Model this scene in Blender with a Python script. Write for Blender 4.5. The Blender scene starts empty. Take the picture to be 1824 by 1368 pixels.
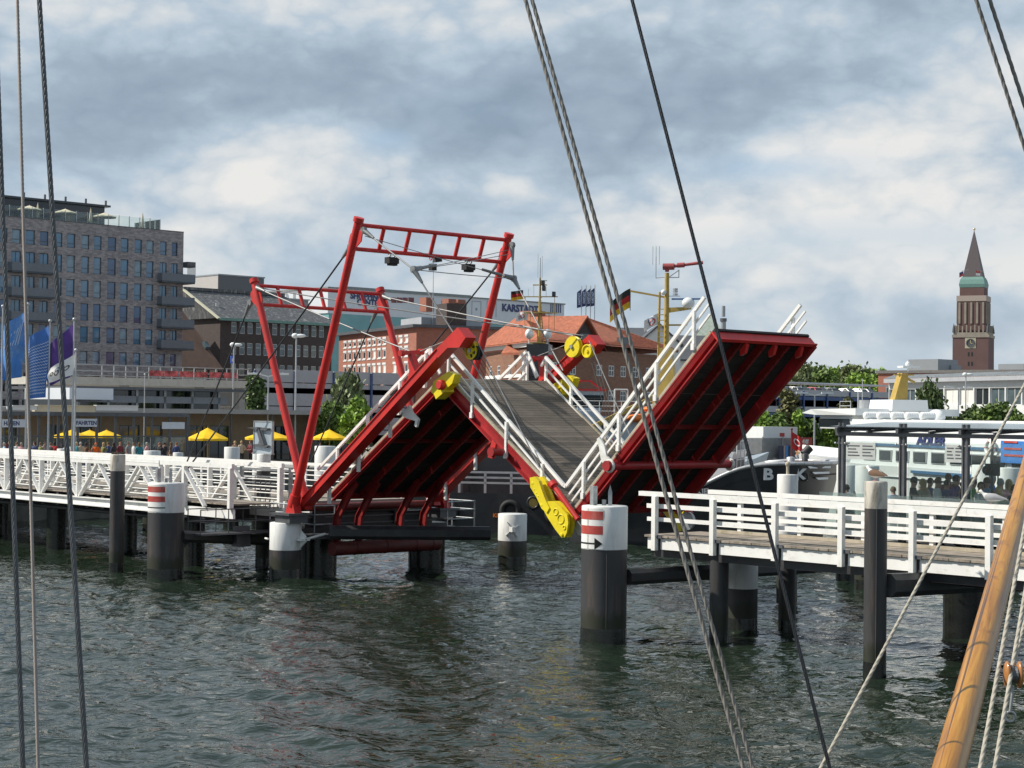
import bpy, math, random
import numpy as np
from mathutils import Vector, Matrix
random.seed(7)
rng = np.random.default_rng(7)
scene = bpy.context.scene
COL = scene.collection
PI = math.pi

# ------------------------------------------------------------------ camera
FPX, PITCH, ROLL, TH, HC = 3150.0, 0.01754817, 0.01197608, 0.74111801, 6.0
_cp, _sp, _cr, _sr = math.cos(PITCH), math.sin(PITCH), math.cos(ROLL), math.sin(ROLL)
CF = Vector((0, _cp, _sp))
_U0 = Vector((0, -_sp, _cp))
CR = Vector((1, 0, 0)) * _cr + _U0 * _sr
CU = Vector((1, 0, 0)) * (-_sr) + _U0 * _cr
CPOS = Vector((0, 0, HC))
cam_d = bpy.data.cameras.new('camera')
cam_d.sensor_width = 36.0
cam_d.lens = 36.0 * FPX / 1824.0
cam_d.clip_start = 0.1
cam_d.clip_end = 9000.0
cam = bpy.data.objects.new('camera', cam_d)
COL.objects.link(cam)
m = Matrix((CR, CU, -CF)).transposed().to_4x4()
m.translation = CPOS
cam.matrix_world = m
scene.camera = cam

# ------------------------------------------------------------------ exposure
scene.view_settings.view_transform = 'Standard'
scene.view_settings.look = 'None'
scene.view_settings.exposure = 0.2
scene.view_settings.gamma = 1.0

# ------------------------------------------------------------------ sun
SUN_EL = math.radians(43.0)
SUN_AZ = Vector((-0.978, 0.05, 0)).normalized()
S_DIR = Vector((SUN_AZ.x * math.cos(SUN_EL), SUN_AZ.y * math.cos(SUN_EL), math.sin(SUN_EL)))
sun_d = bpy.data.lights.new('sun', 'SUN')
sun_d.energy = 5.0
sun_d.angle = math.radians(0.6)
sun_d.color = (1.0, 0.93, 0.82)
sun = bpy.data.objects.new('sun', sun_d)
COL.objects.link(sun)
sun.rotation_euler = S_DIR.to_track_quat('Z', 'Y').to_euler()
sun.location = (-40, 0, 60)

# ------------------------------------------------------------------ sky (world)
world = bpy.data.worlds.new('World')
scene.world = world
world.use_nodes = True
nt = world.node_tree
nt.nodes.clear()
def nd(tree, typ, **kw):
    n = tree.nodes.new(typ)
    for k, v in kw.items():
        setattr(n, k, v)
    return n
def mth(tree, op, a, b=None, c=None, clamp=False):
    n = nd(tree, 'ShaderNodeMath', operation=op, use_clamp=clamp)
    for i, v in enumerate((a, b, c)):
        if v is None:
            continue
        if isinstance(v, (int, float)):
            n.inputs[i].default_value = v
        else:
            tree.links.new(v, n.inputs[i])
    return n.outputs[0]
def mixc(tree, f, a, b, mode='MIX'):
    n = nd(tree, 'ShaderNodeMix', data_type='RGBA', blend_type=mode)
    for i, v in ((0, f), (6, a), (7, b)):
        if isinstance(v, (int, float)):
            n.inputs[i].default_value = v
        elif isinstance(v, (tuple, list)):
            n.inputs[i].default_value = tuple(v)[:3] + (1,)
        else:
            tree.links.new(v, n.inputs[i])
    return n.outputs[2]
def ramp(tree, f, stops, interp='EASE'):
    n = nd(tree, 'ShaderNodeValToRGB')
    cr = n.color_ramp
    cr.interpolation = interp
    while len(cr.elements) < len(stops):
        cr.elements.new(0.5)
    for e, (p, c) in zip(cr.elements, stops):
        e.position = p
        e.color = (c, c, c, 1) if isinstance(c, (int, float)) else tuple(c)[:3] + (1,)
    tree.links.new(f, n.inputs[0])
    return n.outputs[0]
L = nt.links.new
sky = nd(nt, 'ShaderNodeTexSky', sky_type='NISHITA', sun_disc=False)
sky.sun_elevation = SUN_EL
sky.sun_rotation = math.atan2(SUN_AZ.x, SUN_AZ.y)
sky.air_density = 1.0
sky.dust_density = 1.2
tc = nd(nt, 'ShaderNodeTexCoord')
sp = nd(nt, 'ShaderNodeSeparateXYZ')
L(tc.outputs['Generated'], sp.inputs[0])
azi = mth(nt, 'ARCTAN2', sp.outputs[0], sp.outputs[1])
ele = mth(nt, 'ARCSINE', sp.outputs[2])
# cloud sheet coordinates: azimuth, and elevation stretched (clouds are flat towards the horizon)
def cvec(sx, sy, oz):
    c = nd(nt, 'ShaderNodeCombineXYZ')
    L(mth(nt, 'MULTIPLY', azi, sx), c.inputs[0])
    L(mth(nt, 'MULTIPLY', ele, sy), c.inputs[1])
    c.inputs[2].default_value = oz
    return c.outputs[0]
def noise(tree, vec, scale, detail=6, rough=.55, dist=0.0):
    n = nd(tree, 'ShaderNodeTexNoise')
    n.inputs['Scale'].default_value = scale
    n.inputs['Detail'].default_value = detail
    n.inputs['Roughness'].default_value = rough
    n.inputs['Distortion'].default_value = dist
    if vec is not None:
        tree.links.new(vec, n.inputs['Vector'])
    return n.outputs['Fac']
def puff(v, det=3.0):   # rounded heads with creases between them
    return mth(nt, 'MULTIPLY', mth(nt, 'ABSOLUTE', mth(nt, 'SUBTRACT', noise(nt, v, 1.0, det, .5, .1), .5)), 2.0)
n1 = noise(nt, cvec(8, 15, 6.3), 1.0, 8, .57, .15)
n2 = mth(nt, 'ADD', puff(cvec(10, 17, 3.1)), mth(nt, 'MULTIPLY', puff(cvec(27, 43, 9.1), 5.0), .65))
n3 = noise(nt, cvec(5, 16, 21.4), 1.0, 5, .5, .2)
def blob(px, py, rx, ry, amp):
    u = mth(nt, 'MULTIPLY', mth(nt, 'SUBTRACT', azi, (px - 912) / FPX), FPX / rx)
    v = mth(nt, 'MULTIPLY', mth(nt, 'SUBTRACT', ele, (739 - py) / FPX), FPX / ry)
    d = mth(nt, 'ADD', mth(nt, 'MULTIPLY', u, u), mth(nt, 'MULTIPLY', v, v))
    e = mth(nt, 'EXPONENT', mth(nt, 'MULTIPLY', d, -1.0))
    return mth(nt, 'MULTIPLY', e, amp)
# the big cloud banks of this sky (positions are directions): dark undersides and bright gaps
BLOBS = [(260, 205, 300, 75, -.34), (820, 190, 200, 110, -.20), (1060, 235, 330, 85, -.30), (1330, 150, 260, 95, -.22),
         (560, 130, 200, 80, -.14), (1650, 90, 260, 60, -.10), (1000, 60, 140, 60, -.06), (60, 290, 200, 30, -.16),
         (120, 60, 260, 60, .22), (500, 30, 200, 40, .16), (480, 275, 230, 50, .20), (700, 330, 260, 36, .12),
         (1620, 250, 260, 60, .20), (1480, 280, 120, 30, .10), (1210, 20, 200, 30, .10),
         (1000, 430, 1000, 110, .17), (330, 360, 200, 50, .12), (1640, 460, 220, 60, .16), (1250, 400, 260, 40, .12), (1560, 640, 300, 30, .16),
         (1700, 560, 300, 40, -.10), (300, 460, 400, 50, -.02)]
acc = mth(nt, 'ADD', mth(nt, 'MULTIPLY', n1, 1.05), mth(nt, 'MULTIPLY', n2, .66))
acc = mth(nt, 'ADD', acc, -.15)
for b in BLOBS:
    acc = mth(nt, 'ADD', acc, blob(*b))
# unseen upper sky, darkened to lower the ambient light
hi = ramp(nt, sp.outputs[2], [(0.0, 0.0), (0.24, 0.0), (0.6, 1.0)])
acc = mth(nt, 'ADD', acc, mth(nt, 'MULTIPLY', hi, -.30))
CK = 10.0
cl = ramp(nt, acc, [(0.02, (.235 * CK, .305 * CK, .385 * CK)), (0.32, (.315 * CK, .395 * CK, .48 * CK)), (0.50, (.41 * CK, .495 * CK, .58 * CK)),
                    (0.66, (.56 * CK, .605 * CK, .64 * CK)), (0.84, (.72 * CK, .715 * CK, .70 * CK))], 'LINEAR')
bl = blob(1390, 300, 130, 24, .5)
for b in ((680, 255, 60, 22, .45), (1300, 440, 200, 30, .25), (1700, 425, 160, 30, .35), (1480, 410, 150, 26, .25), (60, 345, 160, 26, .2)):
    bl = mth(nt, 'ADD', bl, blob(*b))
gap = mth(nt, 'ADD', mth(nt, 'MULTIPLY', ramp(nt, n3, [(0.52, 0.0), (0.72, 1.0)]), .12), bl, clamp=True)
skyc = mixc(nt, 0.5, sky.outputs[0], (.42 * CK, .60 * CK, .80 * CK))
col = mixc(nt, gap, cl, skyc)
col = mixc(nt, ramp(nt, sp.outputs[2], [(0.0, .55), (0.13, 0.0)]), col, (.52 * CK, .585 * CK, .635 * CK))
bg = nd(nt, 'ShaderNodeBackground')
bg.inputs[1].default_value = 0.1
L(col, bg.inputs[0])
wo = nd(nt, 'ShaderNodeOutputWorld')
L(bg.outputs[0], wo.inputs[0])

# ------------------------------------------------------------------ frames
OX, OY = 5.42075593, 47.58999356
dS = Vector((math.sin(TH), -math.cos(TH), 0))       # along the bridge, towards the near right bank
dT = Vector((math.cos(TH), math.sin(TH), 0))        # across the bridge, away from the camera
ORI = Vector((OX, OY, 0))
class Frame:
    def __init__(s, o, ang):
        s.o = Vector(o); s.ang = ang
        s.M = Matrix.Rotation(ang, 3, 'Z')
    def w(s, p):
        return s.o + s.M @ Vector(p)
BF = Frame(ORI, TH - PI / 2)
WF = Frame((0, 0, 0), 0)
def ray(px, py):
    return CF + CR * ((px - 912) / FPX) - CU * ((py - 684) / FPX)
def bt(px, py, t):
    """point of the bridge frame seen at a pixel, on the plane t"""
    D = ray(px, py); k = (t - (CPOS - ORI).dot(dT)) / D.dot(dT)
    q = CPOS + D * k; return Vector(((q - ORI).dot(dS), t, q.z))
def bs(px, py, s):
    D = ray(px, py); k = (s - (CPOS - ORI).dot(dS)) / D.dot(dS)
    q = CPOS + D * k; return Vector((s, (q - ORI).dot(dT), q.z))
def bz(px, py, z):
    D = ray(px, py); k = (z - HC) / D.z
    q = CPOS + D * k; return Vector(((q - ORI).dot(dS), (q - ORI).dot(dT), z))
def wy(px, py, Y):
    D = ray(px, py); return CPOS + D * (Y / D.y)

# ------------------------------------------------------------------ mesh builder
class MB:
    def __init__(s):
        s.v = []; s.f = []; s.m = []; s.sm = []; s.n = 0; s.cur = 0
    def add(s, vs, fs, smooth=False):
        b = s.n
        s.v.extend([tuple(q) for q in vs]); s.n += len(vs)
        for f in fs:
            s.f.append(tuple(i + b for i in f)); s.m.append(s.cur); s.sm.append(smooth)
        return s
    def box(s, a, b):
        x0, y0, z0 = [min(p, q) for p, q in zip(a, b)]; x1, y1, z1 = [max(p, q) for p, q in zip(a, b)]
        return s.add([(x0, y0, z0), (x1, y0, z0), (x1, y1, z0), (x0, y1, z0), (x0, y0, z1), (x1, y0, z1), (x1, y1, z1), (x0, y1, z1)],
                     [(0, 3, 2, 1), (4, 5, 6, 7), (0, 1, 5, 4), (1, 2, 6, 5), (2, 3, 7, 6), (3, 0, 4, 7)])
    def beam(s, p0, p1, w, h, up=(0, 0, 1)):
        p0, p1, up = Vector(p0), Vector(p1), Vector(up)
        d = (p1 - p0).normalized()
        x = d.cross(up)
        if x.length < 1e-5:
            x = d.cross(Vector((0, 1, 0)))
        x.normalize(); u = x.cross(d).normalized()
        x = x * (w / 2); u = u * (h / 2)
        return s.add([p0 - x - u, p0 + x - u, p0 + x + u, p0 - x + u, p1 - x - u, p1 + x - u, p1 + x + u, p1 - x + u],
                     [(0, 1, 2, 3), (4, 7, 6, 5), (0, 4, 5, 1), (1, 5, 6, 2), (2, 6, 7, 3), (3, 7, 4, 0)])
    def tube(s, p0, p1, r0, r1=None, n=12, cap=True):
        if r1 is None: r1 = r0
        p0, p1 = Vector(p0), Vector(p1)
        d = (p1 - p0).normalized()
        a = Vector((0, 0, 1)) if abs(d.z) < .9 else Vector((1, 0, 0))
        x = d.cross(a).normalized(); y = d.cross(x)
        vs = []
        for p, r in ((p0, r0), (p1, r1)):
            for i in range(n):
                t = 2 * PI * i / n
                vs.append(p + x * (r * math.cos(t)) + y * (r * math.sin(t)))
        s.add(vs, [(i, i + n, (i + 1) % n + n, (i + 1) % n) for i in range(n)], True)
        if cap:
            s.add(vs[:n], [tuple(range(n))]); s.add(vs[n:], [tuple(reversed(range(n)))])
        return s
    def pipe(s, pts, r, n=8):
        for a, b in zip(pts[:-1], pts[1:]):
            s.tube(a, b, r, r, n)
        return s
    def prism(s, pts, vec):
        pts = [Vector(p) for p in pts]; vec = Vector(vec); k = len(pts)
        nrm = Vector((0, 0, 0))
        for i in range(k):
            nrm += pts[i].cross(pts[(i + 1) % k])
        if nrm.dot(vec) < 0: pts.reverse()
        q = [p + vec for p in pts]
        return s.add(pts + q, [tuple(reversed(range(k))), tuple(range(k, 2 * k))] + [(i, (i + 1) % k, (i + 1) % k + k, i + k) for i in range(k)])
    def lathe(s, prof, c=(0, 0, 0), n=24, smooth=True):
        c = Vector(c); vs = []
        for r, z in prof:
            for i in range(n):
                t = 2 * PI * i / n
                vs.append(c + Vector((r * math.cos(t), r * math.sin(t), z)))
        fs = []
        for k in range(len(prof) - 1):
            for i in range(n):
                j = (i + 1) % n
                fs.append((k * n + i, k * n + j, (k + 1) * n + j, (k + 1) * n + i))
        s.add(vs, fs, smooth)
        if prof[0][0] > 1e-4: s.add(vs[:n], [tuple(reversed(range(n)))])
        if prof[-1][0] > 1e-4: s.add(vs[-n:], [tuple(range(n))])
        return s
    def ball(s, c, rx, ry=None, rz=None, n=10, m=7):
        ry = ry or rx; rz = rz or rx
        c = Vector(c); vs = [c + Vector((0, 0, -rz))]
        for k in range(1, m):
            p = PI * k / m
            for i in range(n):
                t = 2 * PI * i / n
                vs.append(c + Vector((rx * math.sin(p) * math.cos(t), ry * math.sin(p) * math.sin(t), -rz * math.cos(p))))
        vs.append(c + Vector((0, 0, rz)))
        fs = [(0, 1 + (i + 1) % n, 1 + i) for i in range(n)]
        for k in range(m - 2):
            for i in range(n):
                j = (i + 1) % n
                fs.append((1 + k * n + i, 1 + k * n + j, 1 + (k + 1) * n + j, 1 + (k + 1) * n + i))
        b = 1 + (m - 2) * n; last = len(vs) - 1
        fs += [(b + i, b + (i + 1) % n, last) for i in range(n)]
        return s.add(vs, fs, True)
    def ring(s, c, axis, R, r, n=24, k=8, sx=1.0):
        c, axis = Vector(c), Vector(axis).normalized()
        a = Vector((0, 0, 1)) if abs(axis.z) < .9 else Vector((1, 0, 0))
        x = axis.cross(a).normalized(); y = axis.cross(x)
        vs = []
        for i in range(n):
            t = 2 * PI * i / n; e = x * math.cos(t) + y * math.sin(t)
            for j in range(k):
                q = 2 * PI * j / k
                vs.append(c + e * (R + r * math.cos(q)) + axis * (r * sx * math.sin(q)))
        return s.add(vs, [(i * k + j, ((i + 1) % n) * k + j, ((i + 1) % n) * k + (j + 1) % k, i * k + (j + 1) % k) for i in range(n) for j in range(k)], True)
    def disc(s, c, axis, prof, n=28):
        """lathe about any axis: prof = (radius, offset along the axis)"""
        c, axis = Vector(c), Vector(axis).normalized()
        a = Vector((0, 0, 1)) if abs(axis.z) < .9 else Vector((1, 0, 0))
        x = axis.cross(a).normalized(); y = axis.cross(x)
        vs = []
        for r, o in prof:
            for i in range(n):
                t = 2 * PI * i / n
                vs.append(c + axis * o + (x * math.cos(t) + y * math.sin(t)) * r)
        fs = [(k * n + i, k * n + (i + 1) % n, (k + 1) * n + (i + 1) % n, (k + 1) * n + i) for k in range(len(prof) - 1) for i in range(n)]
        s.add(vs, fs)
        s.add(vs[:n], [tuple(reversed(range(n)))]); s.add(vs[-n:], [tuple(range(n))])
        return s
    def quad(s, *p):
        return s.add(p, [tuple(range(len(p)))])
    def grid(s, rows, smooth=True):
        a, b = len(rows), len(rows[0])
        return s.add([p for r in rows for p in r], [(i * b + j, i * b + j + 1, (i + 1) * b + j + 1, (i + 1) * b + j) for i in range(a - 1) for j in range(b - 1)], smooth)
    def text(s, txt, o, u, v, size, depth=.02, bold=.02, align='LEFT', sx=1.0):
        vs, fs = text_mesh(txt, depth / size, bold, align)
        o, u, v = Vector(o), Vector(u).normalized(), Vector(v).normalized()
        w = u.cross(v)
        return s.add([o + u * (p[0] * size * sx) + v * (p[1] * size) + w * (p[2] * size) for p in vs], fs)
_tx = {}
def text_mesh(txt, depth, bold, align):
    k = (txt, round(depth, 4), bold, align)
    if k not in _tx:
        cu = bpy.data.curves.new('lettering', 'FONT')
        cu.body = txt; cu.size = 1.0; cu.extrude = depth / 2; cu.offset = bold; cu.align_x = align; cu.resolution_u = 3
        ob = bpy.data.objects.new('lettering', cu)
        COL.objects.link(ob)
        dg = bpy.context.evaluated_depsgraph_get()
        me = bpy.data.meshes.new_from_object(ob.evaluated_get(dg))
        _tx[k] = ([tuple(q.co) for q in me.vertices], [tuple(p.vertices) for p in me.polygons])
        bpy.data.objects.remove(ob); bpy.data.curves.remove(cu); bpy.data.meshes.remove(me)
    return _tx[k]
def mesh_of(name, mb, mats, off=(0, 0, 0), rot=0.0):
    me = bpy.data.meshes.new(name)
    V = np.array([tuple(p) for p in mb.v], dtype=float).reshape(-1, 3) - np.array(tuple(off), dtype=float)
    if rot:
        c, s_ = math.cos(-rot), math.sin(-rot)
        V = np.stack([V[:, 0] * c - V[:, 1] * s_, V[:, 0] * s_ + V[:, 1] * c, V[:, 2]], 1)
    me.from_pydata(V.tolist(), [], mb.f)
    if not isinstance(mats, (list, tuple)): mats = [mats]
    for x in mats: me.materials.append(x)
    me.polygons.foreach_set('use_smooth', mb.sm)
    if len(mats) > 1: me.polygons.foreach_set('material_index', mb.m)
    me.update()
    return me
class Thing:
    pass
def tag(o, label=None, cat=None, group=None, kind=None):
    if label: o['label'] = label
    if cat: o['category'] = cat
    if group: o['group'] = group
    if kind: o['kind'] = kind
def thing(name, label, cat, o=(0, 0, 0), fr=BF, rot=0.0, group=None):
    t = Thing()
    t.ob = bpy.data.objects.new(name, None); COL.objects.link(t.ob)
    t.ob.empty_display_size = .3
    t.o = Vector(o); t.rot = rot; t.fr = fr
    t.ob.location = fr.w(o); t.ob.rotation_euler = (0, 0, fr.ang + rot)
    tag(t.ob, label, cat, group)
    return t
def part(t, name, mb, mats, parent=None, local=False, label=None):
    me = mesh_of(name, mb, mats, (0, 0, 0) if local else t.o, 0 if local else t.rot)
    ob = bpy.data.objects.new(name, me); COL.objects.link(ob)
    ob.parent = parent or t.ob
    if label: ob['label'] = label
    return ob
def single(name, label, cat, mb, mats, o=(0, 0, 0), fr=BF, rot=0.0, group=None, kind=None, local=False):
    me = mesh_of(name, mb, mats, (0, 0, 0) if local else o, 0 if local else rot)
    ob = bpy.data.objects.new(name, me); COL.objects.link(ob)
    ob.location = fr.w(o); ob.rotation_euler = (0, 0, fr.ang + rot)
    tag(ob, label, cat, group, kind)
    return ob
def structure(name, mb, mats, fr=BF, o=(0, 0, 0)):
    me = mesh_of(name, mb, mats, o)
    ob = bpy.data.objects.new(name, me); COL.objects.link(ob)
    ob.location = fr.w(o); ob.rotation_euler = (0, 0, fr.ang); ob['kind'] = 'structure'
    return ob
def copy_tree(o, parent=None):
    c = o.copy(); COL.objects.link(c)
    if parent is not None: c.parent = parent
    for ch in list(o.children): copy_tree(ch, c)
    return c
def place(src, loc, fr=BF, rot=0.0, label=None, group=None, first=False, scale=None):
    r = src if first else copy_tree(src)
    r.location = fr.w(loc); r.rotation_euler = (0, 0, fr.ang + rot)
    if scale: r.scale = (scale,) * 3
    if label: r['label'] = label
    if group: r['group'] = group
    return r

# ------------------------------------------------------------------ materials
def mat(name, col, rough=.5, metal=0.0, var=.18, scale=2.0, bump=0.0, bscale=20.0, dirt=None, damt=.35, dscale=.8, spec=.5, island=0.0, stretch=(1, 1, 1), trans=0.0, alpha=1.0, dlo=.48, coat=0.0):
    mt = bpy.data.materials.new(name); mt.use_nodes = True
    t = mt.node_tree; b = t.nodes['Principled BSDF']
    tcn = nd(t, 'ShaderNodeTexCoord'); mp = nd(t, 'ShaderNodeMapping')
    mp.inputs['Scale'].default_value = stretch
    t.links.new(tcn.outputs['Object'], mp.inputs[0])
    f = noise(t, mp.outputs[0], scale, 5, .6)
    lo = tuple(c * (1 - var) for c in col); hi_ = tuple(min(1, c * (1 + var)) for c in col)
    c = mixc(t, ramp(t, f, [(.3, 0.0), (.7, 1.0)], 'LINEAR'), lo, hi_)
    if dirt:
        g = noise(t, mp.outputs[0], dscale, 6, .7, .4)
        c = mixc(t, mth(t, 'MULTIPLY', ramp(t, g, [(dlo, 0.0), (dlo + .22, 1.0)], 'LINEAR'), damt), c, dirt)
    if island:
        gn = nd(t, 'ShaderNodeNewGeometry')
        k = mth(t, 'MULTIPLY_ADD', gn.outputs['Random Per Island'], 2 * island, 1 - island)
        hs = nd(t, 'ShaderNodeHueSaturation'); t.links.new(k, hs.inputs['Value']); t.links.new(c, hs.inputs['Color'])
        c = hs.outputs[0]
    t.links.new(c, b.inputs['Base Color'])
    b.inputs['Roughness'].default_value = rough
    if rough > .12:
        t.links.new(mth(t, 'MULTIPLY_ADD', f, .25, rough - .12, clamp=True), b.inputs['Roughness'])
    b.inputs['Metallic'].default_value = metal
    b.inputs['Specular IOR Level'].default_value = spec
    if coat: b.inputs['Coat Weight'].default_value = coat
    if trans: b.inputs['Transmission Weight'].default_value = trans
    if alpha < 1: b.inputs['Alpha'].default_value = alpha
    if bump:
        bn = nd(t, 'ShaderNodeBump'); bn.inputs['Strength'].default_value = bump; bn.inputs['Distance'].default_value = .02
        t.links.new(noise(t, mp.outputs[0], bscale, 5, .6), bn.inputs['Height'])
        t.links.new(bn.outputs[0], b.inputs['Normal'])
    return mt
def glass_mat(name, tint, alpha, rough=.03, film=(.42, .5, .5)):
    """thin sheet of glass: part see-through, part mirror"""
    mt = bpy.data.materials.new(name); mt.use_nodes = True
    t = mt.node_tree; t.nodes.remove(t.nodes['Principled BSDF']); out = t.nodes['Material Output']
    tr = nd(t, 'ShaderNodeBsdfTransparent'); tr.inputs[0].default_value = tuple(tint) + (1,)
    gl = nd(t, 'ShaderNodeBsdfGlossy'); gl.inputs['Roughness'].default_value = rough; gl.inputs[0].default_value = (.9, .95, .95, 1)
    fr = nd(t, 'ShaderNodeFresnel'); fr.inputs[0].default_value = 1.5
    df = nd(t, 'ShaderNodeBsdfDiffuse'); df.inputs[0].default_value = tuple(film) + (1,)
    tcn = nd(t, 'ShaderNodeTexCoord')
    ms0 = nd(t, 'ShaderNodeMixShader')
    t.links.new(mth(t, 'MULTIPLY', noise(t, tcn.outputs['Object'], .9, 4), alpha * 2), ms0.inputs[0])
    t.links.new(tr.outputs[0], ms0.inputs[1]); t.links.new(df.outputs[0], ms0.inputs[2])
    ms = nd(t, 'ShaderNodeMixShader')
    t.links.new(fr.outputs[0], ms.inputs[0]); t.links.new(ms0.outputs[0], ms.inputs[1]); t.links.new(gl.outputs[0], ms.inputs[2])
    t.links.new(ms.outputs[0], out.inputs[0])
    return mt
def brick_mat(name, c1, c2, mortar, w=.24, h=.075, var=.5, rough=.85):
    mt = mat(name, c1, rough, var=.12)
    t = mt.node_tree; b = t.nodes['Principled BSDF']
    tcn = nd(t, 'ShaderNodeTexCoord')
    # bricks run along the wall, whichever way it faces: u = x + y, v = z
    s3 = nd(t, 'ShaderNodeSeparateXYZ'); t.links.new(tcn.outputs['Object'], s3.inputs[0])
    cx = nd(t, 'ShaderNodeCombineXYZ')
    t.links.new(mth(t, 'ADD', s3.outputs[0], s3.outputs[1]), cx.inputs[0]); t.links.new(s3.outputs[2], cx.inputs[1])
    br = nd(t, 'ShaderNodeTexBrick'); t.links.new(cx.outputs[0], br.inputs[0])
    br.inputs['Scale'].default_value = 1.0
    br.inputs['Brick Width'].default_value = w; br.inputs['Row Height'].default_value = h
    br.inputs['Mortar Size'].default_value = .008; br.inputs['Bias'].default_value = 0
    br.inputs['Color1'].default_value = tuple(c1) + (1,); br.inputs['Color2'].default_value = tuple(c2) + (1,); br.inputs['Mortar'].default_value = tuple(mortar) + (1,)
    f = noise(t, tcn.outputs['Object'], 2.2, 6, .75)
    f2 = noise(t, tcn.outputs['Object'], .12, 4, .6)
    k = mth(t, 'ADD', mth(t, 'MULTIPLY_ADD', f, 2 * var, 1 - var), mth(t, 'MULTIPLY_ADD', f2, .5, -.25))
    hs = nd(t, 'ShaderNodeHueSaturation'); t.links.new(k, hs.inputs['Value']); t.links.new(br.outputs[0], hs.inputs['Color'])
    t.links.new(hs.outputs[0], b.inputs['Base Color'])
    return mt
M = {}
M['red'] = mat('red_paint', (.53, .024, .020), .42, var=.16, scale=1.2, dirt=(.20, .035, .025), damt=.6, dscale=2.2, dlo=.5, bump=.08, stretch=(1, 1, .4))
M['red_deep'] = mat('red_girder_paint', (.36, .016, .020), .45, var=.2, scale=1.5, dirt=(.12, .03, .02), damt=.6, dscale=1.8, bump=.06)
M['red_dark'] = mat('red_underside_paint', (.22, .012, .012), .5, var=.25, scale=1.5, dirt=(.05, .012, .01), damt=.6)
M['white'] = mat('white_paint', (.80, .80, .78), .42, var=.05, scale=2, dirt=(.46, .42, .34), damt=.6, dscale=3.2, dlo=.54, bump=.06)
M['white_old'] = mat('weathered_white_paint', (.74, .75, .73), .55, var=.08, scale=2, dirt=(.36, .36, .28), damt=.6, dscale=1.8, dlo=.5)
M['yellow'] = mat('yellow_paint', (.74, .60, .012), .4, var=.08, scale=2, dirt=(.42, .30, .02), damt=.35, dscale=2.5)
M['black'] = mat('black_paint', (.028, .029, .032), .5, var=.3, scale=2, dirt=(.09, .085, .08), damt=.4, dscale=1.4, bump=.05)
M['pile'] = mat('bitumen_coated_steel', (.040, .040, .043), .55, var=.22, scale=1.2, dirt=(.022, .024, .022), damt=.6, dscale=.9, bump=.08, bscale=8, stretch=(1, 1, .3))
M['pile_wet'] = mat('wet_algae_steel', (.012, .013, .011), .25, var=.4, scale=3, dirt=(.03, .04, .02), damt=.5)
M['pile_top'] = mat('white_pile_cap_paint', (.66, .67, .66), .5, var=.08, scale=2, dirt=(.34, .31, .25), damt=.6, dscale=3.0, dlo=.52, stretch=(1, 1, .22))
M['guano'] = mat('stained_pile_cap_paint', (.50, .47, .41), .7, var=.2, scale=3, dirt=(.08, .07, .055), damt=.85, dscale=3, dlo=.47, stretch=(1, 1, .4))
M['sign_red'] = mat('sign_red', (.42, .055, .045), .45, var=.08, dirt=(.5, .3, .25), damt=.3, dscale=3)
M['sign_black'] = mat('sign_black', (.02, .025, .022), .5)
M['sign_white'] = mat('sign_white', (.78, .78, .76), .45, var=.03)
M['steel'] = mat('galvanised_steel', (.40, .42, .43), .42, .6, var=.2, scale=4, dirt=(.18, .17, .16), damt=.4)
M['socket_steel'] = mat('grey_cast_steel', (.22, .23, .235), .5, .5, var=.2, scale=5)
M['steel_dark'] = mat('dark_steel', (.10, .105, .115), .45, .3, var=.2, scale=3)
M['cable'] = mat('steel_cable', (.05, .055, .06), .45, .5, var=.2, scale=6)
M['cable_grey'] = mat('grey_wire_cable', (.26, .26, .26), .5, .4, var=.2, scale=6)
M['deck'] = mat('weathered_deck_boards', (.155, .130, .105), .8, var=.22, scale=3, island=.25, dirt=(.06, .05, .045), damt=.4, dscale=1.1, bump=.3, bscale=24, stretch=(1, .25, 1))
M['deck2'] = mat('weathered_jetty_boards', (.26, .225, .19), .85, var=.22, scale=3, island=.22, dirt=(.12, .11, .07), damt=.45, dscale=1.3, bump=.3, bscale=24)
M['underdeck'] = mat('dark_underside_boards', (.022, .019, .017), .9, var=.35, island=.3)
M['kerb_wood'] = mat('pale_kerb_timber', (.42, .37, .29), .85, var=.18, dirt=(.16, .16, .07), damt=.6, dscale=2.5)
M['concrete'] = mat('concrete', (.33, .32, .30), .85, var=.15, scale=.8, dirt=(.16, .155, .145), damt=.45, dscale=.5, bump=.1)
M['paving'] = mat('quay_paving', (.27, .26, .245), .9, var=.15, scale=.4, dirt=(.16, .15, .14), damt=.4, dscale=.15)
M['wet_wall'] = mat('quay_wall_concrete', (.12, .115, .10), .85, var=.3, scale=.6, dirt=(.03, .035, .025), damt=.7, dscale=.4)
M['darkglass'] = mat('dark_glass', (.018, .024, .028), .06, var=.3, scale=.5, spec=.8)
M['glass_blue'] = mat('window_glass', (.075, .185, .30), .05, var=.45, scale=.35, spec=1.0)
M['glass_teal'] = mat('pale_window_glass', (.07, .10, .115), .08, var=.4, scale=.4, spec=.9)
M['thin_glass'] = glass_mat('screen_glass', (.90, .95, .94), .035)
M['skin'] = mat('skin', (.46, .27, .20), .6, var=.12)
M['skin_tan'] = mat('tanned_skin', (.34, .18, .125), .6, var=.12)
M['rubber'] = mat('tyre_rubber', (.018, .018, .019), .75, var=.2)
M['bark'] = mat('bark', (.075, .055, .04), .9, var=.3, bump=.4)
M['chrome'] = mat('lamp_grey', (.46, .47, .48), .4, .4, var=.1)

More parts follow.
